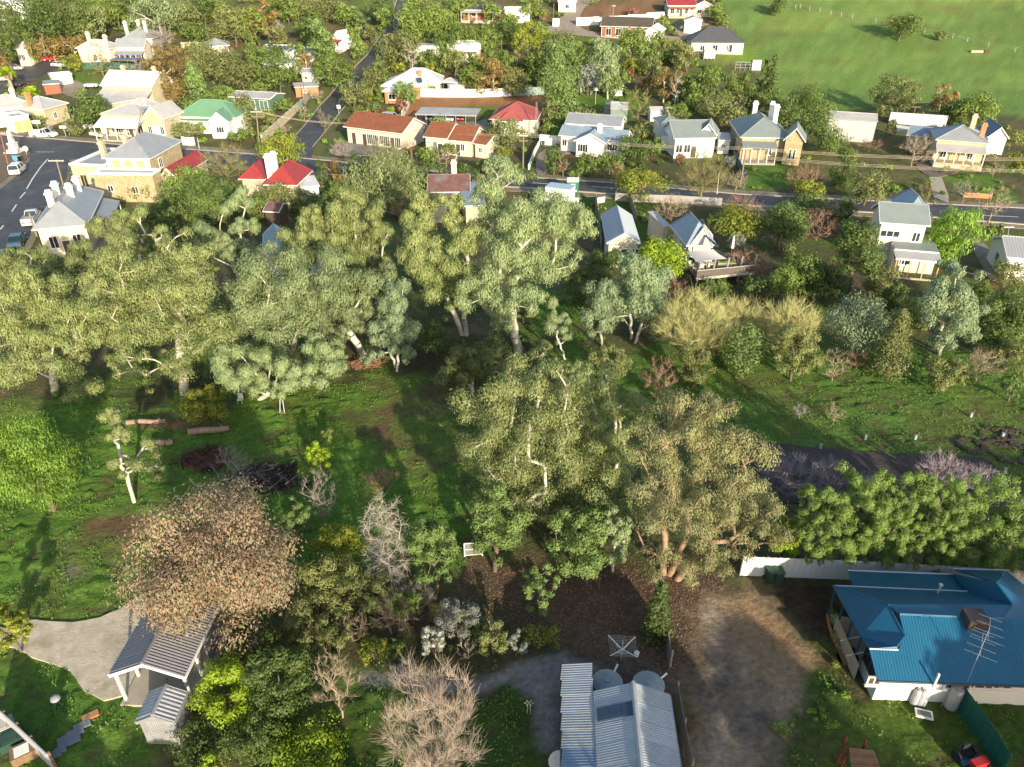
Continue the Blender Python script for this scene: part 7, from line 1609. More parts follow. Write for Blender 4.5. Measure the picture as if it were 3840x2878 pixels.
m = MB(); p_ = [b0(1727, 1420), b0(1735, 1375), b0(1790, 1335), b0(1845, 1295)]; q_ = [P(*p) for p in p_]; t = thing('handrail', 'white tubular handrail on the motel steps', 'handrail', q_[0])
for a, b_ in zip(q_[:-1], q_[1:]): m.tube(a - q_[0] + Vector((0, 0, 1)), b_ - q_[0] + Vector((0, 0, 1)), .05, .05, 6)
for a in q_: m.tube(a - q_[0], a - q_[0] + Vector((0, 0, 1)), .05, .05, 6)
m.build('rail', white, t)
# field fence posts
fp = [d0(100, 30), d0(236, 78), d0(278, 74), d0(357, 92), d0(446, 104), d0(541, 130), d0(630, 142), d0(727, 160), d0(928, 196), d0(1130, 222), d0(1350, 285), d0(1593, 330), d0(1718, 362), d0(1900, 405), d0(2130, 450)]
pmh = MB(); pmh.box(-.06, .06, -.06, .06, -.2, 1.2); pme = pmh.mesh('post', mat('grey_post', (.36, .34, .28), .9)); t = thing('field_fence', 'wire fence with pale posts across the green field', 'fence', P(*fp[0]))
pv = [P(*q) for q in fp]
for q in pv: link('post', pme, t, q - t.location)
for z in (.4, .8, 1.15):
    mm = MB(); mm.path([q - t.location + Vector((0, 0, z)) for q in pv], .012, 3); mm.build('wire', wirem, t)
# ------------------------------------------------------------------ deck, shade sail and furniture
dz = 1.65; dk = [P(*c1(*p), dz) for p in ((1590, 742), (2088, 692), (1965, 545), (1760, 500), (1500, 640))]; t = thing('deck', 'raised timber deck on steel posts behind the golden willows', 'deck', (dk[0].x, dk[0].y, 0))
o3 = Vector(t.location); m = MB(); fv = dk[1] - dk[0]; ang = atan2(fv.y, fv.x)
lp = [v - o3 for v in dk]; mm = MB(); mm.prism([(v.x, v.y) for v in lp], dz - .22, dz - .05, darkw); mm.build('deck_frame', darkw, t)
ex = Vector((cos(ang), sin(ang), 0)); ey = Vector((-ex.y, ex.x, 0)); deckw = mat('deck_boards', (.20, .14, .095), .8, .25, 3, alpha_rand=.15)
pu = [(v.dot(ex), v.dot(ey)) for v in lp]; yv = min(p[1] for p in pu) + .02; ymax = max(p[1] for p in pu)
while yv < ymax - .3:
    yc = yv + .19; xs_ = []
    for i in range(len(pu)):
        (x0, y0), (x1, y1) = pu[i], pu[(i + 1) % len(pu)]
        if (y0 > yc) != (y1 > yc): xs_.append(x0 + (x1 - x0) * (yc - y0) / (y1 - y0))
    if len(xs_) >= 2:
        a, b_ = min(xs_), max(xs_); m = MB(); m.box(a, b_, yv, yv + .37, dz - .048, dz); o = m.build('deck_board', deckw, t); o.rotation_euler.z = ang
    yv += .39
m = MB(); m.box(-.05, fv.length + .05, -.12, -.0, dz - .28, dz + .03); o = m.build('fascia', mat('pale_timber', (.48, .43, .36), .8), t); o.rotation_euler.z = ang
for z in (.95,):
    m = MB(); m.box(0, fv.length, -.08, .0, dz + z - .06, dz + z + .02); o = m.build('rail', M['pale_timber'], t); o.rotation_euler.z = ang
m = MB(); m.box(.02, fv.length, -.05, -.03, dz + .08, dz + .85); o = m.build('balustrade_screen', mat('brown_mesh', (.13, .105, .085), .8, .2, 6), t); o.rotation_euler.z = ang
for i, (bb, tt) in enumerate((((1585, 842), (1632, 590)), ((1704, 826), (1760, 580)), ((1824, 812), (1877, 570)), ((1945, 778), (1995, 558)), ((2065, 752), (2116, 546)))):
    b_ = P(*c1(*bb)); tp = PY(*c1(*tt), b_.y + .25); m = MB(); m.tube(b_ - o3, tp - o3, .13, .11, 8); m.build('post', steel, t)
for a, b_ in (((1535, 720), (1560, 812)), ((1662, 735), (1700, 820))): m = MB(); m.tube(P(*c1(*a), 1.4) - o3, P(*c1(*b_)) - o3, .06, .06, 6); m.build('brace', steel, t)
cs = [P(*c1(*p), h) for p, h in (((1505, 515), 4.3), ((1738, 494), 4.9), ((1858, 580), 4.1), ((1588, 606), 4.2))]; t2 = thing('shade_sail', 'pale grey shade sail stretched above the raised deck', 'shade sail', cs[0]); m = MB(); N_ = 8; g = {}
for i in range(N_ + 1):
    for j in range(N_ + 1):
        u, v = i / N_, j / N_; p = cs[0].lerp(cs[1], u).lerp(cs[3].lerp(cs[2], u), v); c = (cs[0] + cs[1] + cs[2] + cs[3]) / 4; pull = .16 * (u * (1 - u) + v * (1 - v)) * 2; p = p.lerp(c, pull if (u in (0, 1) or v in (0, 1)) else pull * .5); p.z -= .5 * u * (1 - u) * 4 * v * (1 - v) * .5; g[i, j] = p - cs[0]
for i in range(N_):
    for j in range(N_): m.face([g[i, j], g[i + 1, j], g[i + 1, j + 1], g[i, j + 1]][::-1], mat('sail_cloth', (.46, .44, .42), .85, .05, 2))
m.build('cloth', None, t2)
def on_deck(x, y): return P(*c1(x, y), dz)
um = thing('garden_umbrella', 'closed white umbrella standing on the raised deck', 'umbrella', on_deck(1892, 548)); m = MB(); m.lathe([(.05, .9), (.22, 1.0), (.16, 2.0), (.03, 2.7)], n=8); m.build('canopy', white, um); m = MB(); m.tube((0, 0, 0), (0, 0, .95), .03, .03, 6); m.build('pole', steel, um); m = MB(); m.lathe([(.25, 0), (.25, .08)], n=10); m.build('foot', concrete, um)
def chair_mb(s=1):
    m = MB(); m.box(-.24, .24, -.24, .24, .40, .46); m.box(-.24, .24, .20, .25, .46, .95)
    for x in (-.22, .18):
        for y in (-.22, .18): m.box(x, x + .04, y, y + .04, 0, .40)
    return m.mesh('seat_and_back', mat('pale_wood', (.60, .52, .40), .7, .1, 3))
chm = chair_mb()
tb = thing('outdoor_table', 'long pale timber table on the raised deck under the sail', 'table', on_deck(1672, 665)); m = MB(); m.box(-1.0, 1.0, -.45, .45, .70, .76); m.build('table_top', M['pale_wood'], tb); m = MB(); 
for x in (-.9, .85):
    lg = MB(); lg.box(x, x + .07, -.4, .4, 0, .70); lg.build('leg', M['pale_wood'], tb)
for i, (x, y, r) in enumerate(((1630, 640, pi), (1665, 636, pi), (1700, 632, pi), (1640, 690, 0), (1690, 684, 0), (1575, 690, 1.2), (1540, 660, .6), (1600, 620, 2))):
    o = link('deck_chair', chm, None, on_deck(x, y), r); tag(o, ['left chair on the far side of the long deck table', 'middle chair on the far side of the long deck table', 'right chair on the far side of the long deck table', 'left chair on the near side of the long deck table', 'right chair on the near side of the long deck table', 'loose chair at the front left corner of the deck', 'loose chair at the far left end of the deck', 'loose chair behind the long deck table'][i], 'chair', 'chairs on the raised deck')
tb2 = thing('outdoor_table', 'brown timber table beside the closed umbrella', 'table', on_deck(1895, 585)); m = MB(); m.box(-.9, .9, -.4, .4, .66, .74); m.build('table_top', wood, tb2); m = MB(); m.box(-.7, -.6, -.3, .3, 0, .66); m.box(.6, .7, -.3, .3, 0, .66); m.build('leg', wood, tb2)
pb = thing('planter_box', 'green planter box along the middle of the deck', 'planter', on_deck(1850, 640)); m = MB(); m.box(-1.3, 1.3, -.3, .3, 0, .5); m.build('box', mat('sage_paint', (.30, .34, .22), .8), pb); m = MB()
for k in range(7): m.ico((-1.1 + k * .36, 0, .55), .25, None, 1, (1, 1, .7), .2)
m.build('plants', lm('mid'), pb)
for x, y, c, l in ((1912, 640, brick_o, 'terracotta pot standing on the deck by a post'), (2068, 655, mat('yellow_pot', (.45, .33, .08), .7), 'yellow pot standing at the right end of the deck')):
    o = thing('plant_pot', l, 'pot', on_deck(x, y)); m = MB(); m.lathe([(.2, 0), (.3, .25), (.26, .5), (.3, .55)], n=10); m.build('pot', c, o); m = MB(); m.ico((0, 0, .68), .28, None, 1, (1, 1, .8), .25); m.build('plants', lm('mid'), o)
# ------------------------------------------------------------------ yard things in the foreground
hb = P(*c3(940, 728)); t = thing('clothes_line', 'white rotary clothes line on the leaf litter', 'clothes line', hb, .12); m = MB(); m.tube((0, 0, -.1), (0, 0, 1.75), .04, .04, 8); m.tube((0, 0, 1.2), (0, 0, 1.5), .06, .06, 8); m.build('mast', steel, t)
cr = [f_ - hb for f_ in (P(*c3(830, 517), 2.05), P(*c3(1065, 531), 2.05), P(*c3(1080, 706), 2.05), P(*c3(850, 695), 2.05))]; cen = sum(cr, Vector()) / 4
top = Vector((cen.x, cen.y, 1.75)); t.rotation_euler.z = 0
m = MB(); m.tube((0, 0, 1.7), top, .04, .04, 6); m.build('hub', steel, t)
for c in cr: m = MB(); m.tube(top, c, .032, .026, 6); m.tube(top + Vector((0, 0, -.35)), top.lerp(c, .5), .018, .018, 5); m.build('arm', white, t)
m = MB()
for k in range(1, 7):
    f_ = .3 + .7 * k / 6
    for i in range(4): m.tube(top.lerp(cr[i], f_), top.lerp(cr[(i + 1) % 4], f_), .005, .005, 3)
m.build('line', white, t)
pb_ = P(*c3(1075, 695), 1.2); t = thing('peg_basket', 'small pale peg basket hanging from the clothes line', 'basket', pb_); m = MB(); m.lathe([(.12, 0), (.17, .28)], n=8); m.build('basket', white, t); m = MB(); m.tube((0, 0, .28), (0, 0, .8), .01, .01, 4); m.build('hook', steel, t)
gasm = mat('grey_cylinder', (.42, .43, .45), .45, .15, 3)
for i, (x, y, r, h, l) in enumerate(((1252, 1105, .22, 1.2, 'left tall gas cylinder against the white weatherboard wall'), (1300, 1112, .22, 1.2, 'right tall gas cylinder against the white weatherboard wall'), (1330, 1122, .17, .6, 'short gas cylinder beside the two tall ones'))):
    t = thing('gas_cylinder', l, 'gas cylinder', P(*d3(x, y)), 0, 'gas cylinders'); m = MB(); m.lathe([(r * .9, 0), (r, .05), (r, h * .82), (r * .8, h * .93), (r * .3, h)], n=14); m.build('bottle', gasm, t); m = MB(); m.lathe([(.09, h), (.09, h + .12)], n=8); m.build('valve', steel, t)
t = thing('water_heater', 'rounded grey water heater against the weatherboard wall', 'water heater', P(*d3(1572, 1132))); m = MB(); m.lathe([(.33, 0), (.36, .04), (.36, 1.55), (.33, 1.66), (.12, 1.72)], n=16); m.build('cylinder', mat('heater_grey', (.44, .41, .40), .5, .08, 2), t); m = MB(); m.tube((-.5, 0, 0), (-.45, .1, 1.1), .025, .025, 5); m.tube((-.45, .1, 1.1), (-.3, 0, 1.3), .025, .025, 5); m.build('pipe', steel, t)
t = thing('lawn_vent', 'white rectangular grate lying on the lawn', 'grate', P(*d3(1340, 1215)), -.3); m = MB(); m.box(-.45, .45, -.28, .28, 0, .1); m.build('frame', white, t); m = MB(); m.box(-.36, .36, -.18, .18, .101, .11); m.build('grille', mat('grey_grille', (.2, .2, .2), .7), t); t.location.z += .12
gb = mat('dark_green_plastic', (.03, .07, .05), .5, .08, 2); yl = mat('yellow_lid', (.6, .42, .05), .5)
def bin_(pt, label, lid=None, g='wheelie bins', lift=0):
    t = thing('wheelie_bin', label, 'bin', pt, random.uniform(-.3, .3), g); m = MB(); m.v = [(-.24, -.26, .06), (.24, -.26, .06), (.24, .26, .06), (-.24, .26, .06), (-.29, -.34, .95), (.29, -.34, .95), (.29, .34, .95), (-.29, .34, .95)]; m.f = [[3, 2, 1, 0], [0, 1, 5, 4], [1, 2, 6, 5], [2, 3, 7, 6], [3, 0, 4, 7], [4, 5, 6, 7]]; m.m = [0] * 6; m.mats = [gb]; m.build('body', gb, t)
    m = MB(); m.slab([(-.31, -.36, .98), (.31, -.36, .98), (.31, .38, 1.07), (-.31, .38, 1.07)], .05); m.build('lid', lid or gb, t); m = MB(); m.tube((-.3, .34, .1), (.3, .34, .1), .1, .1, 8); m.build('wheel', tyre_m, t)
bin_(P(*d3(12, 42)), 'left dark green wheelie bin against the white iron fence'); bin_(P(*d3(74, 46)), 'right dark green wheelie bin against the white iron fence')
bin_(P(*a0(97, 1470)), 'green wheelie bin behind the white hatchback'); bin_(P(*a0(165, 1398)), 'wheelie bin with a yellow lid on the traffic island', yl); bin_(P(*c0(268, 1268)), 'green wheelie bin by the smooth white front wall')
# play hut
pr0 = [P(*d3(700, 1488), 1.9), P(*d3(915, 1512), 1.9), P(*d3(985, 1690), 1.2), P(*d3(722, 1680), 1.2)]; t = thing('play_hut', 'timber play hut with a brown board roof and red posts', 'play hut', (pr0[0].x, pr0[0].y, 0)); o3 = Vector(t.location)
for k in range(9):
    a, b_ = k / 9, (k + 1) / 9 - .012; v = [pr0[0].lerp(pr0[3], a) - o3, pr0[1].lerp(pr0[2], a) - o3, pr0[1].lerp(pr0[2], b_) - o3, pr0[0].lerp(pr0[3], b_) - o3]; m = MB(); m.slab(v[::-1], .04); m.build('roof_board', mat('brown_boards', (.17, .105, .065), .85, .2, 4, alpha_rand=.2), t)
for i, (x, y) in enumerate(((680, 1398), (850, 1420))): p = P(*d3(x, y), 2.2) - o3; m = MB(); m.box(p.x - .05, p.x + .05, p.y - .05, p.y + .05, 0, 2.2); m.build('post', mat('red_post', (.28, .05, .04), .7), t)
for v in pr0: p = v - o3; m = MB(); m.box(p.x - .05, p.x + .05, p.y - .05, p.y + .05, 0, p.z - .1); m.build('post', M['red_post'], t)
# mower by the green fence
t = thing('ride_on_mower', 'red and blue ride-on mower beside the dark green fence', 'mower', P(*d3(1750, 1640)), .3); m = MB(); m.box(-.45, .45, -.5, -.1, .45, .85); m.build('hood', mat('mower_red', (.5, .03, .03), .4), t); m = MB(); m.box(-.6, .6, -.6, .7, .22, .42); m.build('deck', mat('mower_blue', (.05, .14, .2), .5), t); m = MB(); m.box(-.25, .25, .15, .6, .5, .6); m.box(-.25, .25, .55, .65, .6, 1.0); m.build('seat', tyre_m, t)
for x in (-.5, .5):
    for y in (-.4, .5): link('wheel', CARS['ute'][3], t, (x, y, .3), pi / 2)
t = thing('kettle_barbecue', 'dark round barbecue with a pale lid on the left lawn', 'barbecue', P(*a3(510, 1130))); m = MB(); m.lathe([(.1, .5), (.3, .6), (.36, .8)], n=14); m.build('bowl', mat('grill_black', (.03, .03, .03), .4), t); m = MB(); m.lathe([(.36, .805), (.3, .98), (.1, 1.06)], n=14); m.build('lid', mat('dull_lid', (.34, .34, .33), .5), t)
for k in range(3): a = k * 2.09; m = MB(); m.tube((.12 * cos(a), .12 * sin(a), .55), (.32 * cos(a), .32 * sin(a), 0), .02, .02, 5); m.build('leg', steel, t)
t.scale = (.75, .75, .8)
slate = mat('slate_slab', (.19, .20, .22), .8, .15, 3)
for i, (x, y, w_, d_) in enumerate(((785, 1222, .42, .22), (715, 1305, .42, .22), (655, 1365, .42, .24), (600, 1430, .55, .38), (530, 1515, .28, .2), (475, 1560, .34, .24))):
    o = MB(); o.box(-w_, w_, -d_, d_, .05, .13 + i * .006); q = o.build('stepping_stone', brick_o if i == 0 else slate, None, P(*a3(x, y)), .6); tag(q, 'reddish stepping stone nearest the small iron shed' if i == 0 else ['', 'second stepping stone from the small iron shed', 'third stepping stone from the small iron shed', 'widest dark stepping stone on the left lawn', 'fifth stepping stone from the small iron shed', 'stepping stone nearest the bottom left fence'][i], 'stepping stone', None if i == 0 else 'stepping stones across the left lawn')
for i, (a, b_, r, l) in enumerate(((a2(1100, 360), a2(1440, 345), .22, 'long crooked log at the foot of the thick grey gum trunk'), (a2(1635, 450), a2(1985, 415), .3, 'straight pale log on the left lawn below the yellow wattle'), (a2(1310, 545), a2(1500, 532), .26, 'short broken log on the left lawn'))):
    A, B = P(*a), P(*b_); t = thing('fallen_log', l, 'log', A, 0, 'fallen logs'); m = MB(); d = B - A; pts = [Vector((0, 0, r + .1)), d * .35 + Vector((0, .1, r + .12)), d * .7 + Vector((0, -.08, r + .1)), d + Vector((0, 0, r + .12))]
    for u, v, s0, s1 in zip(pts[:-1], pts[1:], (1, .95, .9), (.95, .9, .8)): m.tube(u, v, r * s0, r * s1, 9)
    m.build('trunk', mat('log_wood', (.34, .22, .16), .9, .25, 3), t); m = MB(); m.tube(d * .8 + Vector((0, 0, r)), d * .8 + Vector((.1, .1, r * 2.6)), r * .35, r * .25, 6); m.build('branch_stub', M['log_wood'], t)
def heap(c, rx, ry, h, ms, label, n=90, seed=3):
    t = thing('rubbish_heap', label, 'heap', P(*c)); rng = random.Random(seed); m = MB()
    for k in range(n):
        a = rng.random() * 2 * pi; q = rng.random() ** .6; p = Vector((rx * q * cos(a), ry * q * sin(a), .1 + h * (1 - q) * rng.random())); d = Vector((rng.gauss(0, 1), rng.gauss(0, 1), rng.gauss(0, .4))).normalized() * rng.uniform(.3, 1.1); m.tube(p - d, p + d, rng.uniform(.03, .09), .03, 5, rng.choice(ms))
    o = m.build('branches', None, t); o['kind'] = 'stuff'; m = MB(); m.ico((0, 0, 0), 1, ms[0], 2, (rx * .9, ry * .9, h * .6), .18, rng); m.build('ash_mound', None, t)
char = mat('charred', (.05, .032, .027), .95, .3, 3); rusty = mat('rust_brown', (.12, .055, .035), .95, .3, 3)
heap(a2(1770, 660), 2.2, 1.4, .5, [rusty, char, rusty], 'reddish burnt rubbish heap left of the bare grey bush', 110, 3); heap(b2(60, 800), 2.6, 1.6, .6, [char, mat('grey_wood', (.17, .14, .12), .9), char], 'large dark heap of burnt branches in the clearing', 160, 8); heap(b1(950, 1490), 1.8, .9, .5, [mat('bark_litter', (.24, .12, .07), .9, .3, 3)], 'brown heap of bark beside the leaning gum trunk', 90, 4)
b_ = P(*b2(236, 296)); tp = PY(*b2(215, 90), b_.y); t = thing('rope_swing', 'long rope swing hanging from the low spreading gum', 'swing', b_); m = MB()
for s in (-.2, .2): m.tube((s, 0, .6), (tp.x - b_.x + s * .4, 0, tp.z - b_.z), .03, .03, 4)
m.build('rope', white, t); m = MB(); m.box(-.28, .28, -.1, .1, .55, .62); m.build('seat', wood, t)
t = thing('garden_chair', 'white plastic chair under the low gum by the wattle', 'chair', P(*a2(2080, 165))); link('seat_and_back', chm.copy(), t).data.materials[0] = white
t = thing('sheep', 'white animal lying in the green field', 'animal', P(*d0(1800, 455))) if False else None
t = thing('fallen_trough', 'pale concrete trough lying in the green field', 'trough', P(*d0(1800, 455)), -.1); m = MB(); m.box(-1.6, 1.6, -.5, .5, .0, .55); m.build('trough', lime, t); m = MB(); m.box(1.9, 3.2, -.5, .4, 0, .6); m.build('lid', darkw, t)
# tree guards on the right lawn
gu = mat('milky_guard', (.34, .42, .44), .6, .1, 3); mm = MB(); mm.lathe([(.13, 0), (.11, .45)], n=8); gme = mm.mesh('sleeve', gu); mm = MB(); mm.box(.16, .2, -.02, .02, 0, .8); sme = mm.mesh('stake', wood)
for i, (x, y) in enumerate(((838, 480), (1267, 480), (450, 560), (2040, 765), (1965, 815), (2022, 875), (1748, 285), (2020, 460))):
    t = thing('tree_guard', ['left of two milky tree guards on the lawn above the bed', 'right of two milky tree guards on the lawn above the bed', 'milky tree guard at the upper left edge of the tilled bed', 'milky tree guard beyond the right end of the tilled bed', 'milky tree guard on the right end of the tilled bed', 'lowest milky tree guard at the right end of the bed', 'milky tree guard highest up the right lawn', 'milky tree guard standing in a mulch ring'][i], 'tree guard', P(*d2(x, y)), 0, 'tree guards by the tilled bed' if i in (2, 3, 4, 5) else 'tree guards on the right lawn'); link('sleeve', gme, t); link('stake', sme, t)
mul = mat('mulch', (.07, .05, .038), .95, .3, 3)
for i, (x, y, r, l) in enumerate(((1757, 540, 1.1, 'grassy centred mulch ring nearest the tilled bed'), (1995, 462, 1.6, 'mulch ring with a white guard on the right lawn'), (2065, 580, 1.9, 'large mossy mulch ring at the right'), (2175, 480, 1.5, 'mulch ring cut by the right edge'))):
    t = thing('mulch_ring', l, 'mulch ring', P(*d2(x, y))); m = MB(); rng = random.Random(i)
    for k in range(60): a = rng.random() * 6.28; q = r * (.72 + .28 * rng.random()); s = rng.uniform(.08, .2); m.ico((q * cos(a), q * sin(a), .10), s, None, 1, (1.5, 1.5, .35), .3, rng)
    o = m.build('mulch', mul, t); o['kind'] = 'stuff'
pl = P(*d2(1000, 600)); t = thing('plank', 'loose plank lying across the edge of the tilled bed', 'plank', pl, -1.0); m = MB(); m.box(-1.0, 1.0, -.08, .08, .12, .18); m.build('board', mat('old_plank', (.16, .13, .11), .9), t)
t = thing('garden_windmill', 'small ornamental windmill on a pedestal beside the garden path', 'windmill', P(*c3(145, 1185))); m = MB()
for k in range(4): a = k * pi / 2 + .78; m.tube((.16 * cos(a), .16 * sin(a), 0), (.04 * cos(a), .04 * sin(a), .95), .02, .015, 4)
m.build('tower', M['pale_wood'], t)
for k in range(6): a = k * pi / 3; m = MB(); m.face([(.05 * cos(a), -.1, 1 + .05 * sin(a)), (.28 * cos(a - .22), -.1, 1 + .28 * sin(a - .22)), (.28 * cos(a + .22), -.12, 1 + .28 * sin(a + .22))]); m.build('vane', M['pale_wood'], t)
t = thing('satellite_dish', 'white satellite dish on the left lawn wall of the workshop', 'dish', P(*c3(395, 1590), .3)); m = MB(); m.lathe([(.02, .0), (.35, .08), (.55, .22)], n=14); m.build('bowl', white, t); t.rotation_euler = (.9, .2, 0); m = MB(); m.tube((0, 0, 0), (0, 0, -.6), .04, .04, 6); m.build('bracket', steel, t)
t = thing('mesh_gate', 'small white framed mesh gate beside the rich green tree', 'gate', P(*b2(1803, 1492)), .1); m = MB()
for x in (0, 1.25): m.box(x - .04, x + .04, -.04, .04, 0, 1.25)
for z in (.1, .62, 1.2): m.box(.04, 1.21, -.03, .03, z, z + .05)
m.build('frame', white, t); m = MB(); m.box(.05, 1.2, -.005, .005, .15, 1.2); m.build('mesh', mat('grey_mesh', (.2, .19, .16), .8), t)
# bottom left corner yard
for x, y, c, l in ((225, 1560, wood, 'brown timber box with a white sheet in the bottom left corner'), (120, 1450, gb, 'dark crate beside the fence in the bottom left corner'), (30, 1350, mat('pale_tarp', (.42, .40, .36), .8), 'pale tarpaulin bundle in the bottom left corner')):
    t = thing('crate', l, 'crate', P(*a3(x, y)), .6); m = MB(); m.box(-.6, .6, -.45, .45, 0, .6); m.build('box', c, t); m = MB(); m.box(-.4, .3, -.35, .3, .601, .63); m.build('cover', white if 'sheet' in l else c, t)
# flower bed by the blue-roofed house verandah
tb = thing('flower_bed', 'curved flower bed edged in orange brick beside the blue verandah', 'flower bed', P(*d3(560, 500))); eg = [d3(505, 350), d3(520, 440), d3(560, 560), d3(600, 640), d3(660, 665)]; ev = [P(*q) - tb.location for q in eg]
for a, b_ in zip(ev[:-1], ev[1:]):
    n = max(2, int((b_ - a).length / .24)); bm_ = MB(); bm_.box(-.11, .11, -.06, .06, 0, .22); bme = bpy.data.meshes.get('edge_brick') or bm_.mesh('edge_brick', brick_o)
    for k in range(n): v = a.lerp(b_, (k + .5) / n); link('brick', bme, tb, (v.x, v.y, .05), atan2((b_ - a).y, (b_ - a).x))
m = MB(); rng = random.Random(4)
for k in range(40): f_ = rng.random() * 3.99; i = int(f_); v = ev[i].lerp(ev[i + 1], f_ - i); m.ico((v.x + rng.uniform(.2, .8), v.y + rng.uniform(-.1, .3), .2), rng.uniform(.12, .3), None, 1, (1, 1, .8), .3, rng)
o = m.build('plants', lm('mid'), tb); o['kind'] = 'stuff'
# ------------------------------------------------------------------ street things in town
mb_ = P(*a0(133, 1318)); t = thing('war_memorial', 'white stone obelisk war memorial on a stepped plinth', 'memorial', mb_); tp = PY(*a0(92, 1115), mb_.y); H = tp.z - mb_.z; mm = mat('memorial_stone', (.70, .66, .58), .8, .08, 2)
m = MB(); m.box(-1.4, 1.4, -1.4, 1.4, 0, .35); m.box(-1.0, 1.0, -1.0, 1.0, .35, .7); m.build('steps', mm, t); m = MB(); m.box(-.62, .62, -.62, .62, .7, H * .38); m.box(-.74, .74, -.74, .74, H * .38, H * .38 + .2); m.build('plinth', mm, t)
m = MB(); z0, z1 = H * .38 + .2, H; m.v = [(-.42, -.42, z0), (.42, -.42, z0), (.42, .42, z0), (-.42, .42, z0), (-.24, -.24, z1 - .5), (.24, -.24, z1 - .5), (.24, .24, z1 - .5), (-.24, .24, z1 - .5), (0, 0, z1)]; m.f = [[0, 1, 5, 4], [1, 2, 6, 5], [2, 3, 7, 6], [3, 0, 4, 7], [4, 5, 8], [5, 6, 8], [6, 7, 8], [7, 4, 8]]; m.m = [0] * 8; m.mats = [mm]; m.build('obelisk', mm, t)
frond = lm('lime')
def palm(base, top, w, label):
    b_ = P(*base); tp = PY(*top, b_.y); H = (tp.z - b_.z); t = thing('palm_tree', label, 'palm', b_, 0, 'palms by the left shops'); m = MB(); h = H * .78; prv = None
    for k in range(8): m.tube((0, 0, h * k / 8), (0, 0, h * (k + 1) / 8), .5 - .03 * k + .06, .42 - .02 * k, 9)
    m.build('trunk', mat('palm_trunk', (.34, .27, .18), .95, .3, 5), t); rng = random.Random(int(base[0])); m = MB(); R = w
    for k in range(34):
        a = rng.random() * 6.28; e = rng.uniform(-.5, 1.2); d = Vector((cos(a) * cos(e), sin(a) * cos(e), sin(e))); s = Vector((-sin(a), cos(a), 0)); p0 = Vector((0, 0, h)); p1 = p0 + d * R * .6; p2 = p0 + d * R + Vector((0, 0, -.35 * R)); ww = R * .22
        m.face([p0 - s * .05, p1 - s * ww, p2, p1 + s * ww]); 
    m.build('fronds', frond, t); m = MB()
    for k in range(16): a = rng.random() * 6.28; d = Vector((cos(a), sin(a), 0)); m.face([Vector((0, 0, h - .1)), Vector((0, 0, h - .2)) + d * .9 + Vector((-d.y, d.x, 0)) * .3, Vector((0, 0, h - 1.8)) + d * .8])
    m.build('dead_fronds', mat('dead_frond', (.30, .22, .12), .9), t)
palm(a0(115, 800), a0(70, 575), 2.2, 'left fan palm behind the left shop block'); palm(a0(340, 1005), a0(290, 745), 2.4, 'right fan palm with a shaggy trunk in front of the left shops')
pm2 = mat('white_planter', (.66, .60, .48), .8, .1, 3)
for i, (x, y) in enumerate(((800, 1165), (832, 1168), (872, 1180), (985, 1175), (1005, 1180), (1060, 1188), (1125, 1190))):
    t = thing('planter_tub', ['leftmost', 'second', 'third', 'middle', 'fifth', 'sixth', 'rightmost'][i] + ' planter tub from the left on the pavement before the awning shop', 'planter', P(*a0(x, y)), 0, 'planter tubs before the awning shop'); m = MB(); m.box(-.5, .5, -.35, .35, 0, .55); m.build('tub', pm2, t); m = MB(); m.ico((0, 0, .75), .42, None, 1, (1.1, .8, .9), .25); m.build('plants', lm('bright'), t)
t = thing('picnic_table', 'white picnic table beside the awning shop', 'table', P(*a0(765, 1108))); m = MB(); m.box(-.9, .9, -.35, .35, .7, .76); m.build('table_top', white, t)
for y in (-.75, .75): m = MB(); m.box(-.9, .9, y - .14, y + .14, .42, .46); m.build('bench', white, t)
m = MB(); m.box(-.6, -.52, -.7, .7, 0, .7); m.box(.52, .6, -.7, .7, 0, .7); m.build('legs', white, t)
t = thing('delivery_cart', 'white cart parked on the grass left of the stone hall', 'cart', P(*a0(795, 765)), .1); m = MB(); m.box(-1.5, 1.5, -.7, .7, .5, 1.1); m.build('tray', white, t)
for x in (-1, 1): m = MB(); m.tube((x, -.8, .35), (x, .8, .35), .35, .35, 10); m.build('wheel', tyre_m, t)
for i, (x, y, l) in enumerate(((1240, 512, 'white round rainwater tank on the wooded hillside'), (1732, 800, 'squat white rainwater tank behind the white panel fence'))):
    c_ = c0 if i == 0 else b0; t = thing('water_tank', l, 'tank', P(*c_(x, y))); r = 1.75 if i == 0 else 2.2; h = 2.9 if i == 0 else 1.9; m = MB(); m.lathe([(r - (.03 if k % 2 else 0), h * k / 14) for k in range(15)], n=20); m.build('tank_wall', rwhite, t); m = MB(); m.lathe([(r + .06, h), (r + .05, h + .05), (.2, h + .35)], n=20); m.build('tank_roof', rwhite, t)
t = thing('greenhouse', 'small glass greenhouse on the lawn below the charcoal-roofed house', 'greenhouse', P(*c0(1655, 518))); m = MB(); 
gl_ = mat('pale_glass', (.42, .46, .44), .2, .1, 2)
for a in ((0, 3, 0, .04), (0, 3, 2.2, 2.24)): m.box(a[0], a[1], a[2], a[3], .3, 2.0)
m.box(0, .04, .04, 2.2, .3, 2.0); m.box(2.96, 3.0, .04, 2.2, .3, 2.0); m.slab([(0, 0, 2.0), (3, 0, 2.0), (3, 1.1, 2.7), (0, 1.1, 2.7)], .04); m.slab([(3, 2.24, 2.0), (0, 2.24, 2.0), (0, 1.14, 2.7), (3, 1.14, 2.7)], .04); m.build('glazing', gl_, t); m = MB()
for x in (-.03, .98, 1.98, 2.97): m.box(x, x + .07, -.03, .06, 0, 2.05)
m.build('frame', white, t)
t = thing('trampoline_frame', 'open white metal yard frame with white sheeting beside the field', 'frame', P(*c0(1925, 612))); m = MB()
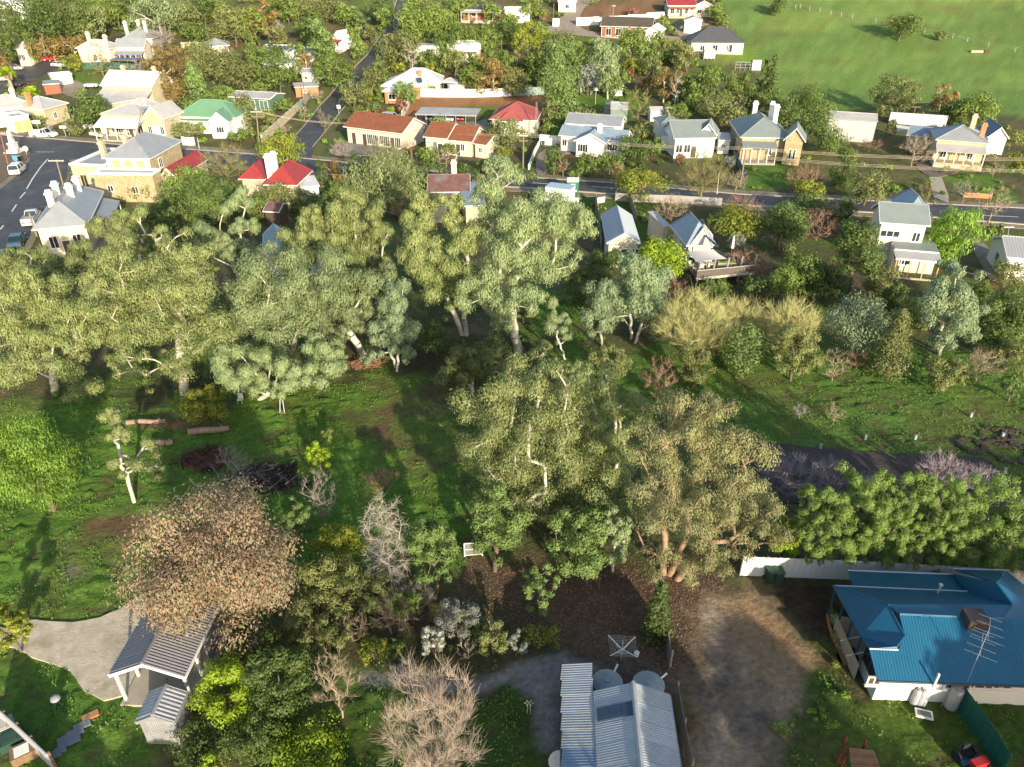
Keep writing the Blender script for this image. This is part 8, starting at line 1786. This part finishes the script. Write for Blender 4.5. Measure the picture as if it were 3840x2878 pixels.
for k in range(4): m.tube((k * 1.3, 0, 0), (k * 1.3, 0, 2.2), .06, .06, 6)
for z in (.7, 1.4, 2.1): m.tube((0, 0, z), (3.9, 0, z), .05, .05, 5)
m.build('frame', steel, t)
for k in range(2): m = MB(); m.box(4.4 + k * 1.2, 5.5 + k * 1.2, -.05, .05, .1, 2.6); m.build('sheeting', white, t)
for i, (x, y, w_, l) in enumerate(((592, 820, 2.6, 'open white garden shelter left of the grey weeping gum'), (690, 800, 1.8, 'small white gabled hut on the lawn'), (892, 828, 1.8, 'plain white box shed near the grey lean-to'), (1192, 1048, 2.6, 'cream yard shed between the bungalow and gabled house'))):
    t = thing('garden_hut', l, 'hut', P(*c0(x, y)), .05); m = MB(); m.box(0, .08, 0, w_, -.3, 2.2); m.box(w_ - .08, w_, 0, w_, -.3, 2.2); m.box(.08, w_ - .08, w_ - .08, w_, -.3, 2.2)
    if i > 1: m.box(.08, w_ - .08, 0, .08, -.3, 2.2)
    m.build('wall', white, t); m = MB(); m.slab([(-.2, -.2, 2.2), (w_ + .2, -.2, 2.2), (w_ + .2, w_ / 2, 2.9), (-.2, w_ / 2, 2.9)], .08); m.slab([(w_ + .2, w_ + .2, 2.2), (-.2, w_ + .2, 2.2), (-.2, w_ / 2, 2.9), (w_ + .2, w_ / 2, 2.9)], .08); m.build('roof', rlight, t)
t = thing('pergola', 'weathered timber pergola at the edge of the green field', 'pergola', P(*d0(1158, 1022))); d_ = P(*d0(1430, 1020)) - t.location; L_ = d_.length; m = MB()
for k in range(4):
    for y in (0, 3.2): m.box(k * L_ / 3.1, k * L_ / 3.1 + .15, y, y + .15, 0, 2.5)
m.build('post', wood, t); m = MB(); m.box(-.2, L_ + .2, -.05, 0, 2.3, 2.5); m.box(-.2, L_ + .2, 3.35, 3.4, 2.3, 2.5)
for k in range(14): m.box(k * L_ / 13, k * L_ / 13 + .1, -.2, 3.5, 2.51, 2.6)
m.build('beams', wood, t)
ss = [P(*d0(*p), h) for p, h in (((1105, 1078), 3.0), ((1262, 1100), 2.6), ((1240, 1128), 2.4), ((1118, 1132), 2.6))]; t = thing('shade_sail', 'small cream shade sail behind the stone verandah cottage', 'shade sail', ss[0]); m = MB(); m.slab([v - ss[0] for v in ss][::-1], .03, mat('cream_cloth', (.6, .55, .46), .9)); m.build('cloth', None, t)
sw_ = P(*c0(720, 905)); t = thing('weather_vane', 'tall garden windmill ornament in the bungalow back garden', 'ornament', sw_); m = MB(); m.tube((0, 0, 0), (0, 0, 3.2), .06, .05, 5); m.build('post', conc_pole, t); m = MB(); m.lathe([(.5, 3.2), (.05, 3.8)], n=6); m.build('cap', white, t)
mm = MB(); c_ = P(*c0(680, 975)); t = thing('garden_bed', 'round stone edged garden bed on the bungalow back lawn', 'garden bed', c_)
sm = MB(); sm.ico((0, 0, 0), .3, None, 1, (1.2, 1, .8), .2); sme_ = sm.mesh('edge_stone', lime)
for k in range(26): a = k * 2 * pi / 26; link('stone', sme_, t, (3.4 * cos(a), 2.2 * sin(a), .1), a)
m = MB(); rng = random.Random(8)
for k in range(40): a = rng.random() * 6.28; q = rng.random() ** .5; m.ico((3 * q * cos(a), 1.9 * q * sin(a), .3), rng.uniform(.2, .5), None, 1, (1, 1, 1.2), .3, rng)
o = m.build('plants', lm('olive'), t); o['kind'] = 'stuff'
# ------------------------------------------------------------------ what nobody could count: grass tufts, leaf litter, undergrowth
def ground_z(X, Y):
    i = np.clip(np.searchsorted(ys, Y) - 1, 0, ny - 2); hf = half[i]; j = np.clip(((X / hf + 1) / 2 * (NX - 1)).astype(int), 0, NX - 2)
    return np.maximum(GZ[i, j], GZ[i + 1, j + 1]), GC[i, j], flat[i, j]
def scatter(n, x0, x1, y0, y1, rng, test):
    X = rng.uniform(x0, x1, n); Y = rng.uniform(y0, y1, n); k = np.abs(X) < 8 + .78 * Y; X, Y = X[k], Y[k]
    z, c, fl_ = ground_z(X, Y); k = test(X, Y, c) & ~fl_; return X[k], Y[k], z[k]
rng = np.random.default_rng(77)
def isgreen(X, Y, c): return (c[:, 1] > c[:, 0] * 1.25) & (c[:, 1] > .06)
for nm, n, seed in (('grass', 170000, 1),):
    X, Y, Z = scatter(n, -60, 62, 22, 80, rng, lambda X, Y, c: isgreen(X, Y, c) & (fbm(X * .9, Y * .9, 3, 66) > .5)); k = len(X)
    p = np.stack([X, Y, Z + .06], 1); nr = unit(k, rng) * np.array([.8, .8, .3]) + np.array([0, -.35, .75]); nr /= np.linalg.norm(nr, axis=1, keepdims=True)
    V, F_ = leaf_cards(p, nr, np.array([[0, 0, 1.0]]) + unit(k, rng) * .6, .12 + .09 * rng.random(k), .07 + .06 * rng.random(k), True)
    o = link('grass', np_mesh('grass', V, F_, leaf_mat('grass_blades', [(.10, .18, .028), (.125, .20, .032), (.085, .155, .025), (.15, .18, .05)]))); tag(o, 'short green grass tufts on the lawns', 'grass', kind='stuff')
lit = [P(*q) for q in [(1000, 1190), (1600, 1220), (1540, 1300), (1470, 1480), (1250, 1440), (1190, 1400), (1050, 1350), (1000, 1270)]]
X, Y, Z = scatter(26000, -10, 25, 26, 50, rng, lambda X, Y, c: inside(X, Y, lit)); k = len(X)
nr = unit(k, rng) * .5 + np.array([0, 0, 1.0]); nr /= np.linalg.norm(nr, axis=1, keepdims=True)
V, F_ = leaf_cards(np.stack([X, Y, Z + .03], 1), nr, unit(k, rng), .10 + .08 * rng.random(k), .05 + .04 * rng.random(k), False)
tag(link('leaf_litter', np_mesh('leaf_litter', V, F_, leaf_mat('dead_leaves', [(.155, .09, .055), (.23, .145, .085), (.10, .062, .042), (.30, .20, .12)], .8, .05))), 'brown fallen leaves covering the bare earth', 'leaf litter', kind='stuff')
# low undergrowth between the houses and along the creek
FOOT = []
for s, t in LAND:
    if not t.children: continue
    FOOT.append((t.location.x, t.location.y))
fieldp = wpoly(FIELD)
def undergrowth(nm, n, x0, x1, y0, y1, test, mats, seed, hmin, hmax, per, label):
    r = np.random.default_rng(seed); X, Y, Z = scatter(n, x0, x1, y0, y1, r, test); keep = np.ones(len(X), bool)
    Vs = []; Ls = []; mi = []
    for i in range(len(X)):
        d = Y[i] / .9; s = r.uniform(hmin, hmax); L = leaf_size(d) * .95; m_ = r.integers(1, 4); cl = np.array([[X[i], Y[i], Z[i]]]) + r.normal(size=(m_, 3)) * np.array([s * .7, s * .6, .05]) + np.array([0, 0, s * .4])
        Vf = foliage(cl, np.full(m_, s * .6), per, L, .45, r, .2, .8, True); Vs.append(Vf); mi.append(np.full(len(Vf[1]), r.integers(0, len(mats))))
    V, F_ = join(Vs); tag(link(nm, np_mesh(nm, V, F_, mats, np.concatenate(mi))), label, 'undergrowth', kind='stuff')
def town_ok(X, Y, c):
    k = ~inside(X, Y, fieldp) & (c[:, 1] > c[:, 0] * .8) & (fbm(X * .07, Y * .07, 3, 41) > .40)
    ort = [P(*q) for q in [(870, 205), (1190, 200), (1190, 262), (870, 265)]]; k &= ~inside(X, Y, ort)
    for ob in bpy.data.objects:
        pass
    for (x, y) in FOOT: k &= ((X - x - 3) ** 2 + (Y - y - 3) ** 2) > 40
    return k
undergrowth('undergrowth', 2600, -190, 150, 108, 285, town_ok, [lm('mid'), lm('olive'), lm('dark'), lm('pepper')], 5, .5, 1.5, 60, 'low garden shrubs filling the yards between the houses')
crk = [P(*q) for q in [(0, 900), (260, 850), (480, 880), (760, 800), (900, 775), (1180, 780), (1240, 755), (1560, 735), (1780, 740), (2212, 720), (2212, 640), (1700, 650), (1300, 690), (1200, 620), (900, 560), (450, 480), (0, 560)]]
undergrowth('undergrowth', 620, -75, 75, 52, 125, lambda X, Y, c: inside(X, Y, crk), [lm('dark'), lm('olive'), lm('mid')], 9, .4, 1.3, 120, 'dark weeds and shrubs along the creek under the gums')
gar = [P(*q) for q in [(640, 1230), (1010, 1230), (1060, 1350), (1190, 1400), (1120, 1440), (760, 1460), (660, 1400)]]
undergrowth('undergrowth', 170, -25, 10, 26, 48, lambda X, Y, c: inside(X, Y, gar), [lm('mid'), lm('olive'), lm('bright')], 12, .25, .7, 170, 'tangled weeds of the wild garden')
bnk = [P(*q) for q in [(1700, 1440), (1790, 1400), (1860, 1470), (1800, 1560), (1660, 1650), (1640, 1600), (1740, 1520)]]
undergrowth('undergrowth', 260, 8, 30, 22, 42, lambda X, Y, c: inside(X, Y, bnk), [lm('mid'), lm('pepper')], 15, .25, .6, 190, 'green creeper on the bank beside the dirt drive')
